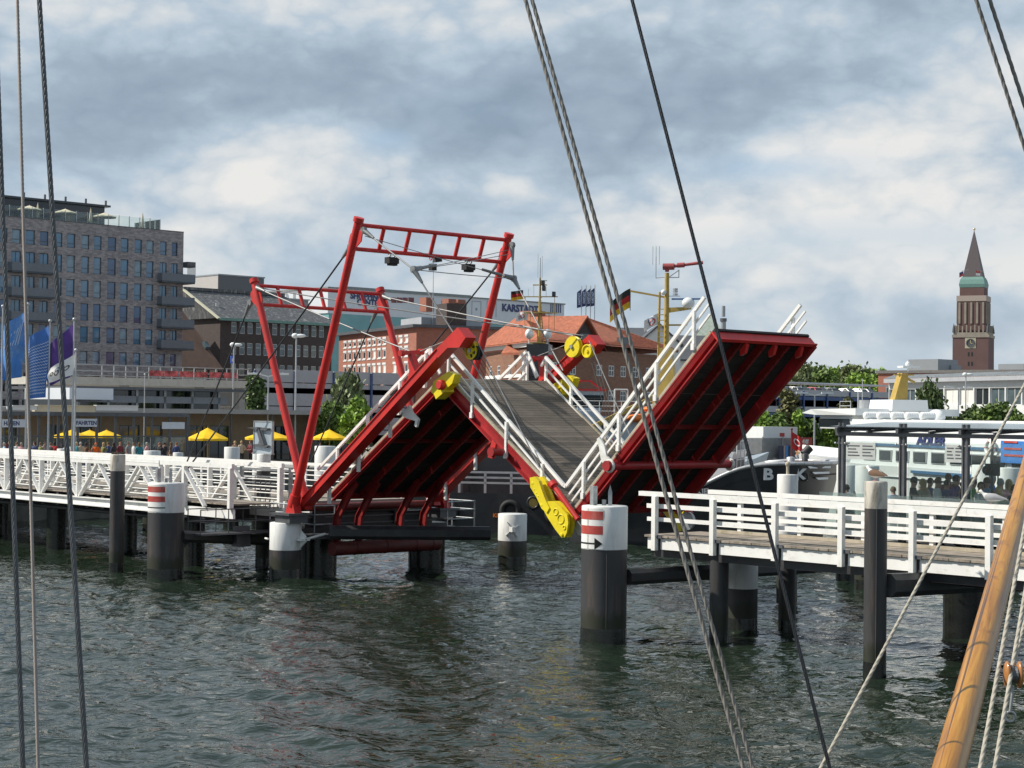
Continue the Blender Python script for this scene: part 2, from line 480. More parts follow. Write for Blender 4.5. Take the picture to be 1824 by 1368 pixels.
def weather_pile(mt):
    """rust runs and a ragged band of weed above the water line (object z = height above water)"""
    t = mt.node_tree; b = t.nodes['Principled BSDF']; src = b.inputs['Base Color'].links[0].from_socket
    tcn = nd(t, 'ShaderNodeTexCoord'); s3 = nd(t, 'ShaderNodeSeparateXYZ'); t.links.new(tcn.outputs['Object'], s3.inputs[0])
    mp = nd(t, 'ShaderNodeMapping'); mp.inputs['Scale'].default_value = (5, 5, .5); t.links.new(tcn.outputs['Object'], mp.inputs[0])
    st = noise(t, mp.outputs[0], 1.0, 5, .6)
    c = mixc(t, ramp(t, st, [(.56, 0.0), (.70, .55)], 'LINEAR'), src, (.11, .075, .055))
    c = mixc(t, ramp(t, st, [(.30, .5), (.40, 0.0)], 'LINEAR'), c, (.016, .017, .018))
    mp2 = nd(t, 'ShaderNodeMapping'); mp2.inputs['Scale'].default_value = (4, 4, 1.2); t.links.new(tcn.outputs['Object'], mp2.inputs[0])
    h = mth(t, 'SUBTRACT', s3.outputs[2], mth(t, 'MULTIPLY', noise(t, mp2.outputs[0], 1.0, 5, .7), 1.1))
    c = mixc(t, ramp(t, h, [(0.0, .95), (.12, .75), (.30, 0.0)], 'LINEAR'), c, (.020, .024, .012))
    t.links.new(c, b.inputs['Base Color'])
weather_pile(M['pile'])
# ------------------------------------------------------------------ setting: water, quay ground, far land
def water_mat():
    mt = bpy.data.materials.new('harbour_water'); mt.use_nodes = True
    t = mt.node_tree; b = t.nodes['Principled BSDF']
    tcn = nd(t, 'ShaderNodeTexCoord')
    f = noise(t, tcn.outputs['Object'], .12, 4, .6)
    t.links.new(mixc(t, f, (.009, .018, .012), (.016, .025, .014)), b.inputs['Base Color'])
    b.inputs['Roughness'].default_value = .035
    b.inputs['IOR'].default_value = 1.333
    mp = nd(t, 'ShaderNodeMapping'); mp.inputs['Scale'].default_value = (1.0, 1.5, 1); mp.inputs['Rotation'].default_value = (0, 0, .5)
    t.links.new(tcn.outputs['Object'], mp.inputs[0])
    h = mth(t, 'ADD', noise(t, mp.outputs[0], 1.7, 2, .5, .5), mth(t, 'MULTIPLY', noise(t, mp.outputs[0], 4.5, 2, .5, .3), .22))
    bn = nd(t, 'ShaderNodeBump'); bn.inputs['Strength'].default_value = .58; bn.inputs['Distance'].default_value = .13
    t.links.new(h, bn.inputs['Height']); t.links.new(bn.outputs[0], b.inputs['Normal'])
    return mt
M['water'] = water_mat()
def build_water():
    xs = np.arange(-34, 44, .15); ys = np.concatenate([np.arange(20, 62, .13), np.arange(62, 125, .24)])
    X, Y = np.meshgrid(xs, ys)
    Z = np.zeros_like(X)
    r = np.random.default_rng(3)
    for i in range(46):
        lam = .55 * (6.0 ** (r.random() ** 1.4))
        ang = math.radians(205) + r.normal(0, .5)
        k = 2 * PI / lam
        amp = .0058 * lam ** .8 * r.uniform(.5, 1.3)
        ph = r.uniform(0, 2 * PI)
        wob = .5 * np.sin(X * .21 * r.uniform(.5, 1.5) + Y * .17 * r.uniform(.5, 1.5) + ph)
        arg = k * (X * math.cos(ang) + Y * math.sin(ang)) + ph + wob
        Z += amp * (np.sin(arg) + .22 * np.cos(2 * arg))
    Z *= .62 + .38 * (np.sin(X * .11 + 1) * np.sin(Y * .09) + 1)/1.2
    V = np.stack([X, Y, Z], -1).reshape(-1, 3)
    ny, nx = X.shape
    a = (np.arange(ny - 1)[:, None] * nx + np.arange(nx - 1)[None, :]).ravel()
    Fc = np.stack([a, a + 1, a + nx + 1, a + nx], 1)
    me = bpy.data.meshes.new('water')
    me.vertices.add(len(V)); me.vertices.foreach_set('co', V.ravel())
    me.loops.add(Fc.size); me.loops.foreach_set('vertex_index', Fc.ravel().astype(np.int32))
    me.polygons.add(len(Fc)); me.polygons.foreach_set('loop_start', np.arange(0, Fc.size, 4, dtype=np.int32))
    me.polygons.foreach_set('use_smooth', np.ones(len(Fc), bool))
    me.materials.append(M['water']); me.update(); me.validate()
    ob = bpy.data.objects.new('water', me); COL.objects.link(ob); ob['kind'] = 'structure'
build_water()
mb = MB(); mb.quad((-57, -160, -.35), (400, -160, -.35), (400, 900, -.35), (-57, 900, -.35))
structure('water_beyond', mb, M['water'])
SQ, ZQ = -57.0, 2.3                      # edge and level of the west quay
mb = MB()
mb.box((-2600, -900, 1.6), (SQ, 2600, ZQ))
structure('quay_ground', mb, M['paving'])
mb = MB(); mb.box((SQ - 8.5, -30, ZQ), (SQ + .1, 34, ZQ + .34)); structure('promenade', mb, M['paving'])
mb = MB(); mb.box((SQ, -900, -3), (SQ + .5, 2600, ZQ + .12))
structure('quay_wall', mb, M['wet_wall'])
# ------------------------------------------------------------------ the folding bridge (bridge frame: s along, t across, z up)
M['red_shaded'] = mat('shadow_dark_red_paint', (.115, .014, .012), .6, var=.3, dirt=(.03, .012, .01), damt=.7)  # red darkened for the shadow over tube and shaft, plus random dirt
BR = thing('folding_bridge', 'red three leaf folding bridge half raised in a zigzag over the channel', 'bridge', (-12, 4.75, 0))
T0, T1 = 2.4, 6.88                        # deck edges
AT = (1.7, 7.75)                         # planes of the lifting arms
class Leaf:
    def __init__(s, a, b):
        s.a, s.b = Vector((a[0], 0, a[1])), Vector((b[0], 0, b[1]))
        s.e = (s.b - s.a).normalized(); s.L = (s.b - s.a).length
        s.n = Vector((-s.e.z, 0, s.e.x))
        if s.n.z < 0: s.n = -s.n
    def p(s, l, t, h=0.0):
        q = s.a + s.e * l + s.n * h
        return Vector((q.x, t, q.z))
    def at(s, S):                         # length along the leaf at a given s
        return (S - s.a.x) / s.e.x
LF = [Leaf((-20.35, 3.085), (-14.2, 7.20)), Leaf((-13.75, 7.22), (-7.85, 3.15)), Leaf((-7.70, 3.12), (-2.20, 8.46))]
def lbox(mb, lf, l0, l1, t0, t1, h0, h1):
    P = [lf.p(l, t, h) for h in (h0, h1) for (l, t) in ((l0, t0), (l1, t0), (l1, t1), (l0, t1))]
    mb.add(P, [(0, 3, 2, 1), (4, 5, 6, 7), (0, 1, 5, 4), (1, 2, 6, 5), (2, 3, 7, 6), (3, 0, 4, 7)])
for li, lf in enumerate(LF):
    # stringers with their bracket plates and cross beams: the leaf itself
    mb = MB()
    for t in (3.6, 4.7, 5.8):
        lbox(mb, lf, .12, lf.L - .12, t - .02, t + .02, -.30, -.07)
        lbox(mb, lf, .12, lf.L - .12, t - .055, t + .055, -.32, -.295)
        l = .3
        while l < lf.L - .2:
            lbox(mb, lf, l, l + .03, t - .056, t - .021, -.295, -.20)
            lbox(mb, lf, l + .11, l + .15, t - .075, t - .045, -.375, -.325)
            l += .29
    for l in (.06, lf.L * .5, lf.L - .06):
        lbox(mb, lf, l - .05, l + .05, T0 + .12, T1 - .12, -.28 if l != lf.L * .5 else -.18, -.08)
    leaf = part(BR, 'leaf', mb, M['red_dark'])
    mb = MB()
    n = int(lf.L / .142)
    for i in range(n):
        l = i * lf.L / n
        lbox(mb, lf, l + .006, l + lf.L / n - .006, T0 + .02, T1 - .02, -.055, 0)
    part(BR, 'deck_boards', mb, M['deck'], leaf)
    mb = MB()
    n2 = int(lf.L / .30)
    for i in range(n2):
        l = i * lf.L / n2
        lbox(mb, lf, l + .012, l + lf.L / n2 - .012, T0 + .10, T1 - .10, -.075, -.057)
    part(BR, 'underside_boards', mb, M['underdeck'], leaf)
    for t, d in ((T0, 1), (T1, -1)):       # edge channels, open outwards
        mb = MB(); G = (.30, .50, .40)[li]
        lbox(mb, lf, 0, lf.L, t + .10 * d, t + .13 * d, -G, -.06)
        lbox(mb, lf, 0, lf.L, t - .06 * d, t + .10 * d, -.10, -.065)
        lbox(mb, lf, 0, lf.L, t - .06 * d, t + .10 * d, -G - .02, -G + .02)
        # sloping fascia of the channel
        P = [lf.p(l, tt, h) for l in (0, lf.L) for tt, h in ((t - .055 * d, -.12), (t - .02 * d, -G * .6), (t + .09 * d, -G * .6), (t + .09 * d, -.12))]
        mb.add(P, [(0, 1, 2, 3), (4, 7, 6, 5), (0, 4, 5, 1), (1, 5, 6, 2), (3, 7, 4, 0)])
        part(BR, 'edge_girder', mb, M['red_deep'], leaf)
        mb = MB()
        lbox(mb, lf, 0, lf.L, t - .05 * d, t + .03 * d, -.05, .035)
        part(BR, 'deck_edge_strip', mb, M['kerb_wood'], leaf)
lf = LF[2]
mb = MB()                                 # free end of the third leaf
lbox(mb, lf, lf.L, lf.L + .05, T0 - .03, T1 + .02, -.40, -.04)
lbox(mb, lf, lf.L + .05, lf.L + .11, T0 - .02, T1 + .01, -.40, -.36)
for t in (3.7, 5.0, 6.25):
    mb.prism([lf.p(lf.L - .02, t - .06, -.36), lf.p(lf.L - .30, t - .06, -.36), lf.p(lf.L - .42, t - .06, -.50), lf.p(lf.L - .25, t - .06, -.56), lf.p(lf.L - .02, t - .06, -.44)], (0, .12, 0))
part(BR, 'end_beam', mb, M['red'])
mb = MB(); lbox(mb, lf, lf.L - .02, lf.L + .10, T0 + .1, T1 - .05, -.03, .05)
part(BR, 'end_seal', mb, M['rubber'])
# railings: posts stay upright, three rails follow the leaf
RL = [  # leaf rails: top line ends (s,z), posts s
    (((-21.15, 3.92), (-14.78, 8.26)), (-19.90, -18.14, -16.36, -14.98), 1.20),
    (((-13.78, 8.06), (-8.22, 3.82)), (-12.54, -10.85, -9.14), 1.20),
    (((-8.10, 3.82), (-2.48, 9.48)), (-7.29, -5.80, -4.29, -2.82), 1.16)]
for li, (top, posts, ph) in enumerate(RL):
    (s0, z0), (s1, z1) = top
    zl = lambda s: z0 + (z1 - z0) * (s - s0) / (s1 - s0)
    for t, d in ((T0 - .02, -1), (T1 + .02, 1)):
        if li == 0 and d == 1: pass
        mb = MB()
        P = lambda s, o: Vector((s, t + .05 * d * -1 + .0, zl(s) + o))
        mb.beam(P(s0, 0), P(s1, 0), .09, .10)
        for o in (.385, .72):
            a0 = s0 + (.0 if li != 2 else .05); a1 = s1 - (.05 if li == 2 else .02)
            if li == 2: a1 = s1 + .18 if o < .5 else s1 + .22
            mb.beam(P(a0, -o), P(a1, -o), .05, .06)
        if li == 1:
            e = P(s1, 0); mb.beam(e, (-8.12, e.y, 3.79), .08, .10)
        rail = part(BR, 'railing', mb, M['white'])
        for s in posts:
            mb = MB(); y = t + .02 * d
            mb.box((s - .045, y - .045, zl(s) - ph), (s + .045, y + .045, zl(s) - .04))
            mb.box((s - .06, y - .035 + .04 * d, zl(s) - ph - .03), (s + .06, y + .035 + .04 * d, zl(s) - ph + .16))
            for o in (.34, .60, .86):
                mb.tube((s, y - .05, zl(s) - o), (s, y + .05, zl(s) - o), .018, n=6)
            part(BR, 'post', mb, M['white'], rail)
# short linking bars of the railing at the top fold
for t in (T0 - .02, T1 + .02):
    mb = MB()
    mb.beam((-14.78, t, 8.26), (-14.78, t, 7.2), .08, .08)
    mb.beam((-14.78, t, 8.24), (-14.25, t, 7.35), .05, .16)
    mb.beam((-13.78, t, 8.06), (-13.82, t, 7.1), .08, .08)
    mb.beam((-14.05, t, 7.75), (-13.78, t, 8.06), .07, .08)
    part(BR, 'fold_link', mb, M['white'])
# lifting arms of the first leaf
for t, d in ((AT[0], 1), (AT[1], -1)):
    mb = MB(); w = .46
    y0 = t - w / 2
    out = [(-21.10, 2.62), (-20.77, 2.93), (-13.35, 8.18), (-12.31, 8.84), (-11.89, 8.50), (-12.22, 8.18), (-12.80, 8.18), (-13.28, 7.86), (-20.85, 2.52)]
    mb.prism([(s, y0, z) for s, z in out], (0, w, 0))
    # flange edges
    mb.beam((-20.77, y0 - .02, 2.90), (-13.35, y0 - .02, 8.15), .04, .035)
    mb.beam((-20.6, y0 - .02, 2.70), (-13.3, y0 - .02, 7.87), .04, .035)
    arm = part(BR, 'lifting_arm', mb, M['red'])
    mb = MB(); yi = t + d * .36
    big = (-12.92, 8.42) if d < 0 else (-12.22, 8.10)
    R = .37 if d < 0 else .30
    mb.disc((big[0], yi - d * .0, big[1]), (0, -d if d > 0 else 1, 0), [(R, -.09), (R, -.05), (R - .06, -.025), (R - .06, .025), (R, .05), (R, .09), (R - .05, .095), (R - .07, .05), (.12, .045), (.12, .10), (.05, .105)])
    part(BR, 'pulley_wheel', mb, M['yellow'], arm)
    mb = MB()
    mb.disc((big[0], yi, big[1]), (0, 1, 0), [(.07, -.16), (.07, .16)], 10)
    part(BR, 'axle', mb, M['steel'], arm)
    mb = MB()
    sm = (-12.20, 8.26) if d < 0 else (-12.02, 8.02)
    mb.disc((sm[0], yi, sm[1]), (0, -1, 0), [(.24, -.08), (.24, -.04), (.19, -.02), (.19, .02), (.24, .04), (.24, .08), (.20, .085), (.18, .04), (.06, .04), (.06, .09)], 22)
    part(BR, 'pulley_wheel', mb, M['yellow'] if d < 0 else M['rubber'], arm)
    # forked horn standing on the arm
    mb = MB()
    b0 = Vector((-14.75, t, 7.05))
    mb.prism([(-15.1, t - .10, 6.95), (-14.35, t - .10, 7.48), (-14.62, t - .10, 7.62), (-14.86, t - .10, 8.05), (-15.02, t - .10, 8.0), (-14.93, t - .10, 7.45)], (0, .2, 0))
    mb.beam((-14.95, t - .42, 8.04), (-14.95, t + .42, 8.10), .16, .14)
    mb.tube((-14.95, t - .5, 8.03), (-14.95, t - .34, 8.04), .11, n=10)
    mb.tube((-14.95, t + .34, 8.1), (-14.95, t + .5, 8.11), .11, n=10)
    part(BR, 'cable_horn', mb, M['red'], arm)
    # stops and clamps beneath the arm
    for s in (-19.85, -18.15, -16.4):
        z = 2.93 + .7077 * (s + 20.77); mb = MB()
        mb.box((s - .05, t + d * .24, z - .85), (s + .05, t + d * .34, z - .12)); part(BR, 'stop_bar', mb, M['white_old'], arm)
    mb = MB()
    mb.prism([(-15.75, t + d * .25, 5.95), (-15.35, t + d * .25, 6.3), (-15.2, t + d * .25, 6.05), (-14.85, t + d * .25, 5.82), (-14.95, t + d * .25, 5.55), (-15.05, t + d * .25, 5.60), (-15.0, t + d * .25, 5.76), (-15.5, t + d * .25, 5.85)], (0, .1 * d, 0))
    part(BR, 'clamp', mb, M['white_old'], arm)
    # yellow hinge block at the top fold
    mb = MB()
    mb.prism([(-14.05, t + d * .12, 6.75), (-13.72, t + d * .12, 6.55), (-12.95, t + d * .12, 7.02), (-12.82, t + d * .12, 7.32), (-13.15, t + d * .12, 7.42), (-13.9, t + d * .12, 7.1)], (0, .30 * d, 0))
    mb.prism([(-13.75, t + d * .10, 6.5), (-13.3, t + d * .10, 6.75), (-13.4, t + d * .10, 7.0), (-13.95, t + d * .10, 6.82)], (0, .42 * d, 0))
    hb = part(BR, 'hinge_block', mb, M['yellow'])
    mb = MB(); mb.disc((-13.42, t + d * .10, 6.97), (0, -d, 0), [(.17, 0), (.17, .14), (.13, .18)], 16)
    part(BR, 'hinge_pin', mb, M['red'], hb)
    # hinge links of the lower fold: two yellow plates and a hydraulic ram
    yk = t + d * .30
    def P2(pts): return [(p.x, yk, p.z) for p in [bt(x, y, AT[0]) for x, y in pts]]
    mb = MB()
    up = [(936, 851), (945, 849), (952, 857), (957, 872), (965, 893), (971, 905), (966, 914), (957, 906), (948, 886), (937, 868)]
    mb.prism(P2(up), (0, -.12 * d, 0))
    mb.prism([(x, y + .30 * d, z) for x, y, z in P2(up)], (0, -.12 * d, 0))
    lk = part(BR, 'hinge_link', mb, M['yellow'])
    mb = MB()
    lo = [(957, 905), (962, 896), (968, 893), (976, 893), (990, 904), (1001, 917), (1003, 932), (1000, 950), (996, 958), (991, 958), (980, 944), (966, 922)]
    mb.prism([(x, y + .22 * d, z) for x, y, z in P2(lo)], (0, -.08 * d, 0)); part(BR, 'hinge_plate', mb, M['yellow'], lk)
    mb = MB(); mb.prism(P2(lo), (0, -.08 * d, 0))
    for (x, y, r) in ((941, 861, .06), (992, 953, .06), (957, 900, .055), (948, 878, .03), (951, 884, .03), (944, 872, .03)):
        q = bt(x, y, AT[0]); mb.disc((q.x, yk - d * .08, q.z), (0, -d, 0), [(r, 0), (r, .04), (r * .5, .05)], 10)
    for (x, y, r) in ((990, 925, .14), (981, 912, .10), (996, 940, .06)):
        q = bt(x, y, AT[0]); mb.ring((q.x, yk - d * .085, q.z), (0, 1, 0), r, .02, 16, 6)
    part(BR, 'hinge_plate', mb, M['yellow'], lk)
    mb = MB()
    a, b = bt(968, 864, AT[0]), bt(1012, 926, AT[0])
    a.y = b.y = t + d * .42
    mb.tube(a, b, .085, .085, 14); mb.tube(a - (b - a).normalized() * .10, a + (b - a).normalized() * .06, .15, .15, 14)
    part(BR, 'hydraulic_ram', mb, M['red'], lk)
    mb = MB()
    q = bt(1012, 938, AT[0]); mb.disc((q.x, t + d * .60, q.z), (0, 1, 0), [(.30, -.05), (.30, .05), (.24, .06)], 24)
    part(BR, 'hinge_roller', mb, M['steel'], lk)
# tube through the second and the third leaf, with end fittings
for lf, S, h in ((LF[1], -10.75, -.42), (LF[2], -6.02, -.34)):
    l = lf.at(S)
    a, b = lf.p(l, T0 - .55, h), lf.p(l, T1 + .62, h)
    mb = MB(); mb.tube(a, b, .13, n=14)
    for q, dd in ((a, -1), (b, 1)):
        mb.disc(q, (0, dd, 0), [(.16, -.06), (.16, .05)], 16)
    tu = part(BR, 'cross_tube', mb, M['red_deep'])
    for t, q, dd in ((T0 - .48, a, -1), (T1 + .55, b, 1)):
        mb = MB()
        if lf is LF[2]:
            pts = [(.12, -.12), (.16, .12), (-.10, .30), (-.20, .62), (-.42, .86), (-.52, .80), (-.42, .55), (-.34, .20), (-.16, -.06)]
            mb.prism([(q.x + x, t, q.z + z) for x, z in pts], (0, .07, 0))
            mb.ring((q.x, t + .035, q.z), (0, 1, 0), .17, .05, 16, 6)
        else:
            mb.prism([(q.x - .26, t, q.z - .18), (q.x - .02, t, q.z - .22), (q.x + .12, t, q.z + .25), (q.x - .05, t, q.z + .42), (q.x - .18, t, q.z + .1)], (0, .08, 0))
        part(BR, 'lever_plate', mb, M['white_old'] if lf is LF[2] else M['red'], tu)
# tail of the first leaf: curved legs down to the ballast tube
lf = LF[0]
for t in (2.68, 3.68, 5.61, 6.76):
    mb = MB()
    pts = [lf.p(1.2, t, -.28), lf.p(.45, t, -.50), Vector((-20.22, t, 2.25)), Vector((-20.3, t, 1.70)), Vector((-20.2, t, 1.15))]
    for a, b in zip(pts[:-1], pts[1:]):
        mb.beam(a, b, .10, .26, (1, 0, .2)); mb.beam(a + Vector((-.13, 0, 0)), b + Vector((-.13, 0, 0)), .24, .03, (1, 0, 0))
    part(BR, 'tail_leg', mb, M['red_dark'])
mb = MB(); mb.tube((-20.2, 2.4, 1.08), (-20.2, 7.4, 1.08), .26, n=20)
for t in (3.4, 4.8, 6.2, 7.0): mb.tube((-20.2, t, 1.08), (-20.2, t + .03, 1.08), .275, n=20)
part(BR, 'ballast_tube', mb, M['red_shaded'])
mb = MB(); mb.tube((-21.0, 1.2, 2.55), (-21.0, 8.3, 2.55), .14, n=16)
part(BR, 'pivot_shaft', mb, M['red_shaded'])
# the two portal frames
def portal(t0, t1, base, top, rb, drop, n_r, lean):
    mb = MB()
    lad = Vector((top[0], 0, top[1])); bs0 = Vector((base[0], 0, base[1])); ax = (bs0 - lad).normalized()
    u, l = lad + ax * .22, lad + ax * (.22 + drop)
    mb.tube((u.x, t0, u.z), (u.x, t1, u.z), rb * .50, n=10)
    mb.tube((l.x, t0, l.z), (l.x, t1, l.z), rb * .50, n=10)
    for i in range(n_r):
        t = t0 + (t1 - t0) * (i + 1) / (n_r + 1)
        mb.tube((u.x, t, u.z), (l.x, t, l.z), rb * .50, n=8)
    lo = part(BR, 'portal_frame', mb, M['red'])
    for t in (t0, t1):
        mb = MB()
        mb.tube((base[0], t, base[1]), (top[0], t, top[1]), rb * 1.08, rb * .92, 18)
        mb.tube(Vector((top[0], t, top[1])) + ax * .12, Vector((top[0], t, top[1])) - ax * .04, rb * 1.25, rb * 1.25, 16)
        # cable lugs
        for sg in (-1, 1):
            mb.prism([(top[0] + ax.x * .25, t - .02, top[1] + ax.z * .25), (top[0] + ax.x * .35 + sg * .34, t - .02, top[1] + ax.z * .55), (top[0] + ax.x * .6 + sg * .36, t - .02, top[1] + ax.z * .85), (top[0] + ax.x * 1.15, t - .02, top[1] + ax.z * 1.25)], (0, .04, 0))
        mb.tube(Vector((base[0], t, base[1])) - ax * .3, Vector((base[0], t, base[1])) + ax * .12, rb * 1.35, rb * 1.5, 16)
        part(BR, 'leg', mb, M['red'], lo)
        mb = MB()
        mb.prism([(base[0] - .35, t - .16, base[1] - .45), (base[0] + .3, t - .16, base[1] - .45), (base[0] + .12, t - .16, base[1] + .05), (base[0] - .15, t - .16, base[1] + .05)], (0, .32, 0))
        part(BR, 'foot_hinge', mb, M['red'], lo)
    return lo
TALL_T, TALL_B = (-17.30, 12.74), (-20.90, 2.75)
SM_T, SM_B = (-24.40, 10.98), (-20.95, 2.95)
tall = portal(1.2, 8.25, TALL_B, TALL_T, .15, .86, 5, 0)
small = portal(1.7, 7.75, SM_B, SM_T, .14, .80, 5, 0)
# flood lamps under the tall frame
for t, big in ((3.0, 0), (4.9, 1), (6.6, 0)):
    mb = MB(); s, z = TALL_T[0] - .40, TALL_T[1] - 1.30
    if not big:
        mb.box((s - .14, t - .22, z - .12), (s + .14, t + .22, z + .10)); mb.box((s - .1, t - .14, z - .19), (s + .1, t + .18, z - .12))
    else:
        mb.prism([(s - .1, t + .05, z + .05), (s - .1, t + .36, z + .10), (s - .1, t + .30, z + .32), (s - .1, t + .10, z + .30)], (.2, 0, 0))
        mb.box((s - .1, t - .12, z - .24), (s + .1, t + .1, z + .0))
    fl = part(BR, 'flood_lamp', mb, M['rubber'])
    mb = MB()
    for dt in (-.1, .1): mb.ring((s, t + dt, z + .2), (0, 1, 0), .07, .022, 12, 6)
    part(BR, 'lamp_clamp', mb, M['steel'] if not big else M['red'], fl)
# cables
def cable(pts, r, m, name='cable', sockets=()):
    mb = MB()
    for a, b in zip(pts[:-1], pts[1:]):
        N = 6; a, b = Vector(a), Vector(b); sag = (b - a).length * .004
        q = [a + (b - a) * (i / N) - Vector((0, 0, sag * 4 * (i / N) * (1 - i / N))) for i in range(N + 1)]
        mb.pipe(q, r, 7)
    c = part(BR, name, mb, m)
    for p, d in sockets:
        p, d = Vector(p), Vector(d).normalized(); mb = MB()
        mb.disc(p, (0, 1, 0), [(.125, -.06), (.125, .06)], 14)
        mb.tube(p + d * .05, p + d * .58, .10, .045, 10)
        part(BR, 'cable_socket', mb, M['socket_steel'], c)
def xz(p, t): return Vector((p[0], t, p[1]))
for t in (1.2, 8.25):
    top = xz(TALL_T, t) + Vector((-.45, 0, -.95)); lo = Vector((-28.3 if t < 5 else -28.3, t, 3.55))
    cable([top, lo], .032, M['cable'], sockets=[(top, lo - top)])
for t in (1.7, 7.75):
    top = xz(SM_T, t) + Vector((-.22, 0, -.85)); lo = Vector((-29.2, t, 3.55))
    cable([top, lo], .030, M['cable'], sockets=[(top, lo - top)])
knots = []
for t, d in ((1.2, 1), (8.25, -1)):
    top = xz(TALL_T, t) + Vector((.22, d * .05, -.42)); kn = Vector((-14.3 - (0 if d > 0 else 1.0), t + d * .25, 10.85))
    kn = bt(737, 480, 1.5) if d > 0 else bt(915, 496, 8.0)
    knots.append(kn)
    hn = Vector((-10.6 if d > 0 else -12.2, AT[0] + .4 if d > 0 else AT[1] - .4, 6.75))
    hn = bt(886, 715, 2.3) if d > 0 else bt(1003, 660, 7.3)
    cable([top, kn, hn], .028, M['cable_grey'] , sockets=[(top, kn - top), (kn, hn - kn)])
    oth = xz(TALL_T, 8.25 if d > 0 else 1.2) + Vector((.15, -.15 * d, -.60))
    cable([kn, oth], .014, M['cable_grey'])
    if d > 0: cable([kn, oth + Vector((0, 0, -.16))], .014, M['cable_grey'])
    mb = MB(); dv = (oth - kn).normalized()
    mb.tube(kn, kn + dv * .5, .10, .08, 8); mb.tube(kn + dv * .6, kn + dv * 1.5, .06, .05, 8)
    part(BR, 'turnbuckle', mb, M['socket_steel'])
cable([knots[0], knots[1]], .016, M['cable_grey'])
for t, d, w1, w2 in ((1.7, 1, (733, 634), None), (7.75, -1, None, None)):
    top = xz(SM_T, t) + Vector((.18, 0, -.30))
    hn = Vector((-14.95, t, 8.10)); big = Vector((-12.5, t + d * .36, 8.72))
    cable([top, hn if d > 0 else Vector((-13.0, t - .3, 8.82))], .026, M['cable_grey'], sockets=[(top, hn - top)])
    cable([hn + Vector((0, d * .3, 0)), big], .018, M['cable_grey'])
    end = LF[1].p(5.4, T0 - .15 if d > 0 else T1 + .15, .25)
    cable([big + Vector((.35, 0, -.1)), end], .022, M['cable_grey'])
    for k in range(3):
        a = Vector((-12.1 + .16 * k, t + d * .3, 7.9)); b = LF[1].p(4.4 + .55 * k, t + d * (1.0 + .2 * k), .02)
        cable([a, b], .010, M['cable'])
cable([xz(SM_T, 1.7) + Vector((.2, .2, -.3)), Vector((-12.4, AT[1] - .4, 8.80))], .022, M['cable_grey'])

# ------------------------------------------------------------------ pivot pier of the bridge
AB = thing('pivot_pier', 'dark steel pivot pier with round columns and handrail under the red bridge', 'bridge pier', (-22.2, 5, 0))
mb = MB()
mb.box((-23.2, 1.8, 1.35), (-21.7, 9.2, 1.75))
for t in (2.95, 8.9):
    pass
part(AB, 'platform', mb, M['black'])
mb = MB(); mb.box((-22.0, 2.3, 1.75), (-21.75, 8.4, 2.26)); part(AB, 'shade_box', mb, M['black'])  # black box added for the shadowy dark behind the tail legs
mb = MB(); mb.box((-21.6, 2.5, 2.62), (-21.3, 7.0, 2.76)); part(AB, 'deck_edge', mb, M['concrete'])
for k in range(3): mb = MB(); mb.box((-21.74, 2.4, 1.85 + .26 * k), (-21.66, 8.3, 1.90 + .26 * k)); part(AB, 'cable_tray', mb, M['steel_dark'])
for t, sx in ((3.3, -22.3), (8.6, -22.3)):
    mb = MB(); mb.lathe([(.72, -2), (.72, 1.36)], (sx, t, 0), 28)
    part(AB, 'column', mb, M['pile_wet'])
for t in (1.2, 8.25):
    mb = MB(); mb.box((-21.5, t - .4, 2.02), (-20.6, t + .4, 2.32)); mb.box((-21.6, t - .5, 2.3), (-20.5, t + .5, 2.38))
    part(AB, 'bearing_block', mb, M['steel_dark'])
for (a, b) in (((-23.4, 1.9), (-20.6, 1.9)), ((-20.6, 1.9), (-20.6, 2.8)), ((-23.3, 9.6), (-20.6, 9.6)), ((-20.6, 8.2), (-20.6, 9.6))):
    mb = MB()
    A, B_ = Vector((a[0], a[1], 0)), Vector((b[0], b[1], 0)); n = max(2, int((B_ - A).length / .9) + 1)
    for h in (1.95, 2.30, 2.62): mb.tube(A + Vector((0, 0, h)), B_ + Vector((0, 0, h)), .025, n=6)
    for i in range(n):
        q = A + (B_ - A) * (i / (n - 1)); mb.tube(q + Vector((0, 0, 1.6)), q + Vector((0, 0, 2.62)), .03, n=6)
    part(AB, 'handrail', mb, M['steel'])
for a, b in ((1.8, 3.2), (7.9, 9.8)): mb = MB(); mb.box((-23.4, a, 1.42), (-20.5, b, 1.56)); part(AB, 'catwalk', mb, M['steel_dark'])
# ------------------------------------------------------------------ jetties, approach decks, piles, dolphins
def planks(mb, s0, s1, t0, t1, z, pitch=.15, th=.06, gap=.008):
    n = int(round((s1 - s0) / pitch)); p = (s1 - s0) / n
    for i in range(n):
        j = random.uniform(-.006, .006)
        mb.box((s0 + i * p + gap / 2, t0 + random.uniform(-.015, .01), z - th), (s0 + (i + 1) * p - gap / 2, t1 + j, z + j * .4))
